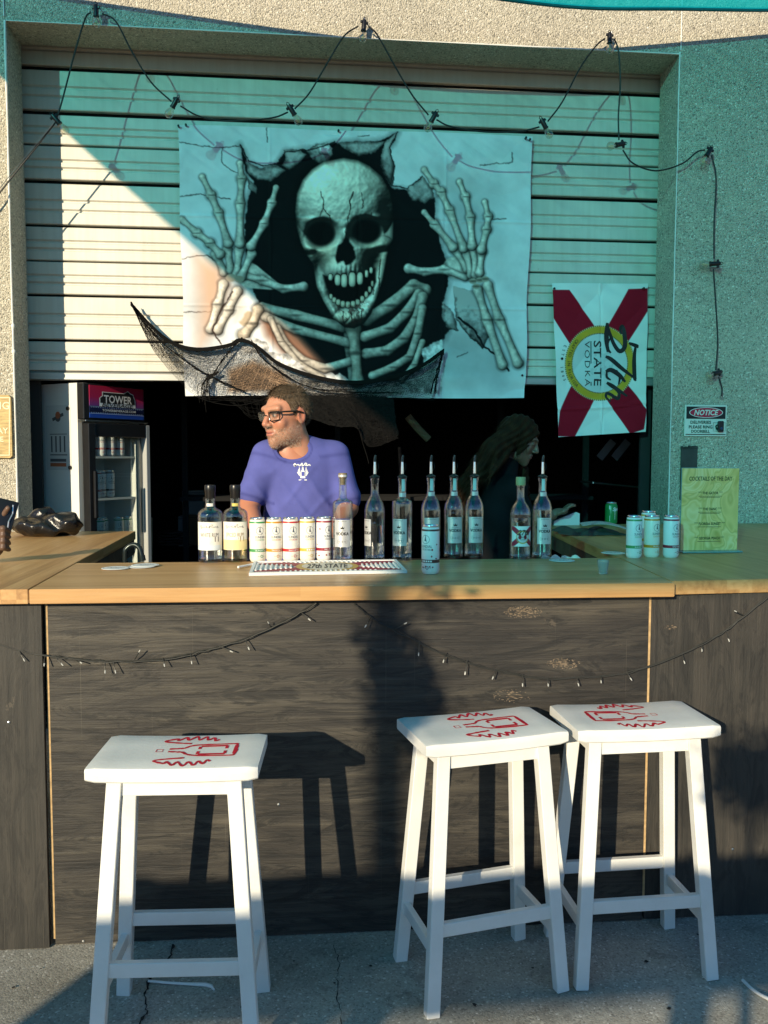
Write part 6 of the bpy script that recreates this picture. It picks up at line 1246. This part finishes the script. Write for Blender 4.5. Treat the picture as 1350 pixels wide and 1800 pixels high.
for s_ in (-1, 1):
    m = MB(); q = [(s_*(.033+dx), -.104+.010*abs(dx)/.025, .006+dz) for dx, dz in ((-.021, .015), (.025, .015), (.021, -.014), (-.018, -.013))]; m.add([H4(p) for p in q]+[H4((p[0], p[1]+.0015, p[2])) for p in q], [(0, 1, 2, 3), (7, 6, 5, 4), (0, 4, 5, 1), (1, 5, 6, 2), (2, 6, 7, 3), (3, 7, 4, 0)]); m.build('lens', (MATS.get('lens_glass') or m_thin('lens_glass', (.95, .96, .96), .06)), gl)

# ---------------------------------------------------------------- the woman in the shade
wY = 4.45; wh = atY(912, 772, wY)
wom = empty('person', (atY(890, 900, wY).x, wY, 0), 'woman with long brown hair in dark top looking down in the shade', 'person'); O2 = np.array(wom.location); HW = Matrix.Translation(wh) @ Matrix.Rotation(R(66), 4, 'Z') @ Matrix.Rotation(R(24), 4, 'X')
hv, hf = surface_nets(lambda P: smin(head_sdf(P, True), cap(P, (0, .020, -.075), (0, .055, -.17), .044, .047), .03), (-.09, -.135, -.19), (.09, .125, .135), .0036)
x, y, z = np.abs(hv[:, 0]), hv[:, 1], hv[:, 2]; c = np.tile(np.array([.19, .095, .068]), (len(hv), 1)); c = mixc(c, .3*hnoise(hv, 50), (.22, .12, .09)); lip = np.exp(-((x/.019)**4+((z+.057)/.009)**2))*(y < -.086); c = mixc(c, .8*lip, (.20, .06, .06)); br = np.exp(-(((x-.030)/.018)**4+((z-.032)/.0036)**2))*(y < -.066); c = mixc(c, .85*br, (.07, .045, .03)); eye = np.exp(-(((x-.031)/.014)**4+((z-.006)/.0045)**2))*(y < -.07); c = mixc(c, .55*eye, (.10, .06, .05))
whead = (place(hv, HW)-O2, hf, c); s2 = lambda px, py, Y: np.array(atY(px, py, Y))-O2
sL, sR, eR, wR_ = s2(856, 850, wY+.12), s2(905, 858, wY-.10), s2(930, 912, wY-.12), s2(972, 905, wY-.02); hnd = s2(992, 893, wY-.02); nk = np.array(wh)-O2+np.array([-.05, .01, -.12])
def wbody(P, g=0.0): 
    d = chain(P, [sL, sR], [.058+g, .058+g]); d = smin(d, chain(P, [nk, (sL+sR)/2+[0, 0, -.02]], [.05+g, .06+g]), .03); md = (sL+sR)/2; d = smin(d, ell(P, md+[-.02, 0, -.18], (.10+g, .15+g, .22+g)), .06); return smin(d, ell(P, md+[-.04, 0, -.45], (.115+g, .16+g, .22+g)), .06)
def whand(P):
    u = (hnd-wR_)/np.linalg.norm(hnd-wR_); sd = np.array([0, 1.0, 0]); d = ell(P, wR_+u*.045, (.044, .034, .018))
    for k, (o, L2) in enumerate(((-.024, .058), (-.008, .066), (.008, .062), (.023, .050))): b = wR_+u*.082+sd*o; d = smin(d, chain(P, [b, b+u*L2*.5, b+u*L2*.9+[0, 0, -.016]], [.0086, .0078, .0062]), .006)
    return smin(d, chain(P, [wR_+u*.02-sd*.028, wR_+u*.050-sd*.048, wR_+u*.078-sd*.046], [.011, .0095, .0075]), .008)
v, f = surface_nets(lambda P: smin(smin(smin(wbody(P, -.012), chain(P, [sR, eR, wR_], [.038, .032, .023], .02), .02), whand(P), .012), chain(P, [np.array(wh)-O2+[-.028, 0, -.05], nk], [.042, .046]), .02), np.minimum.reduce([sL, sR, eR, wR_])-[.2, .25, .60], np.maximum.reduce([sL, sR, hnd, nk])+[.12, .2, .12], .008)
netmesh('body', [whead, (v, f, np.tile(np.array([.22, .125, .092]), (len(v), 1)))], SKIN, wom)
v, f = surface_nets(lambda P: np.maximum(smin(wbody(P, .006), chain(P, [sR, eR, eR+(wR_-eR)*.72], [.050, .044, .034], .02), .02)+.003*np.sin(P[..., 2]*40+P[..., 0]*30), .72-P[..., 2]), np.minimum.reduce([sL, sR, eR])-[.22, .27, .75], np.maximum.reduce([sL, sR, eR, nk])+[.10, .2, .05], .010); netmesh('dark_top', [(v, f, None)], mat('navy_top', (.005, .006, .008), .9, vary=.15, spec=.2), wom)
m = MB(); md = (sL+sR)/2
for s_ in (-1, 1): m.tube([tuple(md+[-.05, s_*.08, -.42]), tuple(np.array([md[0]-.03, md[1]+s_*.09, .45])), tuple(np.array([md[0]-.03, md[1]+s_*.09, .03]))], [.085, .062, .05], 12)
m.build('trousers', mat('trouser_black', (.012, .012, .014), .85), wom, smooth=60)
def whair(P):
    hd = np.array(wh)-O2; Q = (P-hd.astype(P.dtype)) @ np.array(HW.to_3x3()).astype(P.dtype)
    d = smin(ell(Q, (0, .016, .030), (.070, .094, .086)), ell(Q, (0, -.030, -.02), (.056, .060, .08)), .03)-.015; d = smax(d, -ell(Q, (0, -.125, -.045), (.082, .098, .125)), .010)
    k = .03; d = smin(d, chain(P, [hd+[-.03, -.03, .06], s2(866, 790, wY-.07), s2(838, 835, wY-.06), s2(822, 880, wY-.02)], [.06, .056, .045, .016], .03), k); d = smin(d, chain(P, [hd+[-.04, .02, .03], s2(850, 815, wY+.02), s2(820, 850, wY+.05), s2(812, 905, wY+.05)], [.06, .06, .045, .018], .03), k)
    d = smin(d, chain(P, [hd+[-.035, -.070, .03], s2(886, 800, wY-.085), s2(868, 822, wY-.13), s2(860, 842, wY-.15)], [.022, .026, .020, .010], .02), .015); d = smin(d, chain(P, [hd+[.005, .07, .0], s2(920, 830, wY+.08), s2(925, 880, wY+.07), s2(930, 925, wY+.06)], [.02, .026, .022, .010], .02), .015)
    return d+.004*np.sin(Q[..., 1]*190+Q[..., 2]*70+3*np.sin(Q[..., 2]*24))
lo_ = np.minimum.reduce([s2(805, 920, wY), s2(800, 900, wY)])-[.03, .22, .05]; hi_ = np.array(wh)-O2+[.13, .24, .16]
v, f = surface_nets(whair, lo_, hi_, .0062); hb = np.tile(np.array([.016, .007, .003]), (len(v), 1)); hb = mixc(hb, hnoise(v, 90), (.034, .015, .006))
V, Ff, Cc = strands(v, f, 5000, .03, .09, .0008, lambda p, nn: nn*.08+np.stack([-.55+0*p[:, 0], 0*p[:, 0], -.8+0*p[:, 0]], 1), [(.022, .010, .004), (.036, .017, .007), (.014, .006, .003), (.05, .025, .011)], 7)
joined('hair', [(v, f, hb), (V, Ff, Cc)], HAIRM, wom)
# ------------------------------------------------------------------ odds and ends
# crumpled black bag on the side counter
gx, gy = atZ(45, 955, ZB).x, atZ(45, 945, ZB).y
bg_ = np.array([gx, gy, ZB])
def bagf(P):
    d = ell(P, (0, 0, .045), (.150, .11, .060)); d = smin(d, ell(P, (.105, -.02, .060), (.085, .075, .062)), .02); d = smin(d, ell(P, (-.02, .05, .085), (.07, .06, .055)), .02); w = .006*np.sin(P[..., 0]*34+3*np.sin(P[..., 2]*26+P[..., 1]*20))+.009*np.abs(np.sin(P[..., 1]*34+P[..., 2]*30+2.2*np.sin(P[..., 0]*20)))+.007*np.abs(np.sin(P[..., 0]*28-P[..., 2]*34+1.5*np.sin(P[..., 1]*24))); return np.maximum(d+w, .002-P[..., 2])
v, f = surface_nets(bagf, (-.2, -.16, -.01), (.23, .16, .17), .0065)
b_ = netmesh('plastic_bag', [(v, f, None)], mat('bag_film', (.012, .012, .013), .24, bump=.9, bscale=22), None); b_.location = bg_; tag(b_, 'crumpled shiny black plastic bag on the side counter by the wall', 'bag')
# phone held at the edge of the picture by a hand
py_ = 3.05; c0 = atY(4, 918, py_); ph = empty('phone', c0, 'dark phone in a rugged case held up over the side counter', 'phone'); ph.rotation_euler = (R(-12), R(16), R(20))
m = MB(); m.box((0, 0, 0), (.074, .011, .150), bev=.004, seg=2); m.build('case', BLKPL, ph, smooth=40); m = MB(); m.tube([(.020, -.008, .060), (.026, -.008, .030), (.020, -.008, .0), (.024, -.008, -.030)], .003, 6); m.build('case_groove', STEEL, ph)
hd = empty('person', atY(-30, 985, py_), 'hand holding up the dark phone at the edge of the bar', 'person'); o_ = np.array(hd.location); q = lambda px, py, Y: np.array(atY(px, py, Y))-o_
def hfun(P):
    d = chain(P, [q(-110, 1010, py_-.05), q(-40, 980, py_), q(-12, 965, py_)], [.040, .034, .036], .02)
    for k in range(4): d = smin(d, chain(P, [q(-18, 936+k*11, py_-.015), q(6, 932+k*11, py_-.040), q(16, 936+k*11, py_-.012)], [.011, .0105, .0085], .006), .006)
    return smin(d, chain(P, [q(-14, 935, py_+.01), q(4, 912, py_+.012), q(14, 896, py_-.002)], [.013, .011, .009], .006), .008)
v, f = surface_nets(hfun, q(-120, 1050, py_)-[0, .15, 0], q(45, 880, py_)+[.03, .1, .02], .0055); netmesh('hand', [(v, f, np.tile(np.array([.13, .075, .05]), (len(v), 1)))], SKIN, hd)
m = MB(); m.tube([tuple(q(-95, 1005, py_-.04)), tuple(q(-170, 1040, py_-.12)), tuple(q(-280, 1090, py_-.3))], [.046, .056, .062], 14); m.build('sleeve', mat('sleeve_dark', (.03, .03, .035), .85, vary=.15), hd, smooth=60)
# tap of the bar sink
tp = atY(236, 985, 3.45); tpE = empty('sink_tap', (tp.x, 3.45, .92), 'dark curved sink tap rising behind the counter', 'tap'); z0 = tp.z-.92; MT = mat('tap_black', (.025, .035, .035), .25, .5)
m = MB(); m.tube(smooth_path([(-.035, 0, -.06), (-.035, 0, z0+.01), (-.026, 0, z0+.045), (0, 0, z0+.058), (.022, -.004, z0+.045), (.032, -.008, z0+.012)], 5), .010, 10); m.build('spout', MT, tpE, smooth=True); m = MB(); m.tube([(.031, -.008, z0+.016), (.035, -.009, z0-.006)], .013, 10); m.build('nozzle', MT, tpE, smooth=True)
m = MB(); m.box((-.02, .02, -.09), (.42, .34, .04), bev=.006); m.build('basin_rim', STEEL, tpE); m = MB(); 
for x, y in ((-.2, -.12), (.16, -.12), (-.2, .16), (.16, .16)): m = MB(); m.box((x, y, -.51), (.03, .03, .80)); m.build('leg', STEEL, tpE)
# card reader, folded papers, dark cloth on the side counter
p = atZ(990, 921, ZB); e = empty('card_reader', p, 'white wedge-shaped card reader on the side counter by the woman', 'card reader', rz=R(8)); m = MB(); m.prism([(-.075, 0), (.075, 0), (.075, .062), (.055, .070), (-.075, .022)], lambda x, z: (x, -.045, z+.001), lambda x, z: (x, .045, z+.001)); m.build('case', mat('reader_white', (.72, .74, .74), .35), e)
m = MB(); m.prism([(-.068, .0275), (.052, .0705), (.050, .0725), (-.070, .0295)], lambda x, z: (x, -.036, z), lambda x, z: (x, .036, z)); m.build('screen', BLKPL, e)
p = atZ(1035, 936, ZB); e = empty('folded_cloth', p, 'dark green bar cloth with folded papers on the side counter', 'cloth')
n = 36; U, V_ = np.meshgrid(np.linspace(-1, 1, n), np.linspace(-1, 1, n)); Zc = .016+.012*np.sin(U*5+V_*2)*np.cos(V_*4)+.006*np.sin(U*11+3); Zc *= np.clip(1.15-np.maximum(np.abs(U), np.abs(V_))**4, .12, 1); Zc = np.maximum(Zc, .002)
vs = np.stack([U*.15+.012*np.sin(V_*4), V_*.14+.012*np.sin(U*5), Zc+.001], -1).reshape(-1, 3); i = np.arange(n*n).reshape(n, n); fq = np.stack([i[:-1, :-1], i[:-1, 1:], i[1:, 1:], i[1:, :-1]], -1).reshape(-1, 4); m = MB(); m.add(vs, fq.tolist()); m.build('cloth', mat('cloth_darkgreen', (.045, .055, .045), .9, vary=.2, vscale=20), e, smooth=60)
p = atZ(1062, 938, ZB); e = empty('paper_menu', p+Vector((0, 0, .035)), 'pale bent paper menus lying on the dark bar cloth', 'paper', rz=R(-12)); m = MB(); vs = []; n = 14
for k in range(n+1): t = k/n; zz = .010+.018*math.sin(t*3.1)-.02*t; vs += [(-.11+.22*t, -.06, zz), (-.11+.22*t, .06, zz+.004), (-.11+.22*t, .06, zz+.006), (-.11+.22*t, -.06, zz+.002)]
m.add(vs, [(k*4+a_, k*4+(a_+1) % 4, k*4+4+(a_+1) % 4, k*4+4+a_) for k in range(n) for a_ in range(4)]+[(0, 3, 2, 1), (n*4, n*4+1, n*4+2, n*4+3)]); m.build('sheet', mat('paper_grey', (.40, .43, .41), .7), e, smooth=50)
# crumpled napkins just below the counter joint
for px, lb in ((968, 'crumpled white napkin below the shaded vodka bottles'), (1003, 'flat white napkin beside the crumpled one behind the bar')):
    p = atY(px, 982, 3.30); v, f = surface_nets(lambda P: ell(P, (0, 0, 0), (.045, .035, .020))+.006*np.sin(P[..., 0]*130+P[..., 2]*90)+.005*np.sin(P[..., 1]*150), (-.07, -.06, -.04), (.07, .06, .04), .005); o = netmesh('paper_napkin', [(v, f, None)], PAPER, None); o.location = (p.x, 3.30, p.z-.008); tag(o, lb, 'napkin')
m = MB(); m.box((.68, 3.30, 1.005), (.62, .34, .02), bev=.003); sh = m.build('back_shelf', UND, barE)
for x in (.42, .95): m = MB(); m.box((x, 3.40, .497), (.04, .04, .994)); m.build('leg', UND, barE)
# inside the dark room: shelving, boxes, stacked lids, bundles
def crate(px, py0, py1, w, Y, name, label, cat, ma, text_=None, group=None):
    b = atY(px, py1, Y); t = atY(px, py0, Y); h = t.z-b.z; e = empty(name, (b.x, Y, b.z), label, cat, group); m = MB(); m.box((0, 0, h/2), (w, .22, h), bev=.003); m.build('carton', ma, e)
    m = MB(); m.box((0, -.1105, h-.02), (w*.98, .001, .003)); m.build('flap_seam', INK, e)
    if text_: F = Flat(); F.add(text(text_, width=w*.8, height=.016), 0, h*.34); F.build('lettering', INK, lambda u, v: (u, -.1115, v), e)
    return e
CARD = mat('cardboard', (.26, .17, .09), .85, vary=.15); WBOX = mat('white_carton', (.42, .46, .46), .7)
crate(342, 863, 908, .21, 8.6, 'carton', 'white printed carton on top of the stacked boxes in the dark', 'box', WBOX); crate(328, 908, 960, .13, 8.6, 'carton', 'narrow pale carton below the printed white one', 'box', WBOX); crate(350, 906, 958, .18, 8.45, 'carton', 'brown carton in front of the stacked white cartons', 'box', CARD)
rk = empty('storage_rack', (0, 5.7, 0), 'dark storage rack with low shelf inside the room', 'rack'); MET = mat('rack_metal', (.005, .005, .005), .9)
for x in (-.75, .25, 1.35, 1.95):
    m = MB(); m.box((x, 0, 1.0), (.035, .035, 2.0)); m.build('upright', MET, rk)
for z in (.70, 1.16): m = MB(); m.box((.6, .1, z), (2.75, .40, .025)); m.build('shelf', MET, rk)
pl = atY(300, 955, 8.5); e = empty('plate_stack', (pl.x, 8.5, pl.z-.02), 'stack of dull round lids beside the cartons in the dark', 'lids')
for k in range(5): m = MB(); m.lathe([(.12, k*.028), (.135, k*.028+.006), (.135, k*.028+.016), (.11, k*.028+.02)], 24); m.build('lid', mat('lid_grey', (.10, .10, .10), .6), e, smooth=40)
e = empty('wooden_batten', tuple(atY(262, 975, 5.3)), 'thin wooden batten leaning beside the fridge', 'batten'); m = MB(); m.beam((0, 0, -.6), (.01, .02, .22), .014, .02); m.build('batten', CARD, e)
e = empty('hanging_rope', tuple(atY(56, 700, 5.2)), 'pale rope hanging inside the opening next to the fridge', 'rope'); m = MB(); m.tube([tuple(atY(x, y, 5.2)-atY(56, 700, 5.2)) for x, y in smooth_path([(53, 650), (57, 720), (62, 800), (70, 900)], 5)], .006, 6); m.build('rope', mat('rope_grey', (.13, .12, .10), .8), e, smooth=True)
e = empty('rolled_mat', tuple(atY(733, 752, 5.2)), 'rolled woven mat hung up in the dark room', 'mat', rz=0); m = MB(); m.tube([(-.06, 0, .07), (0, 0, 0), (.07, 0, -.07)], .024, 12); m.build('roll', mat('woven_straw', (.16, .12, .06), .8, bump=.6, bscale=120), e, smooth=True)
for px, lb in ((1064, 'grey strap hanging below the flag, nearer the bar end'), (1090, 'grey strap hanging below the flag, nearer the wall')):
    p = atY(px, 790, 5.3); e = empty('hanging_strap', p, lb, 'strap', 'straps in the dark below the flag'); m = MB(); m.beam((-.04, 0, -.05), (.05, 0, .06), .05, .006, ref=(0, 1, 0)); m.build('strap', mat('strap_grey', (.12, .12, .12), .8), e)
e = empty('steel_rail', tuple(atY(1085, 855, 5.3)), 'thin shiny rail crossing the dark room below the flag', 'rail'); m = MB(); m.tube([(-.16, 0, .03), (.15, 0, .0)], .006, 8); m.tube([(-.16, 0, .03), (-.16, .25, .03)], .006, 8); m.tube([(.15, 0, .0), (.15, .25, .0)], .006, 8); m.build('rail', STEEL, e, smooth=True)
p = atY(700, 760, 5.5); e = empty('broom', (p.x, 5.45, 0), 'dark broom standing in the room behind the bottles', 'broom'); m = MB(); m.tube([(.08, 0, .05), (0, 0, 1.5)], .011, 8); m.build('handle', MET, e); m = MB(); m.box((.08, 0, .06), (.26, .05, .10), bev=.01); m.build('head', BLACK, e)
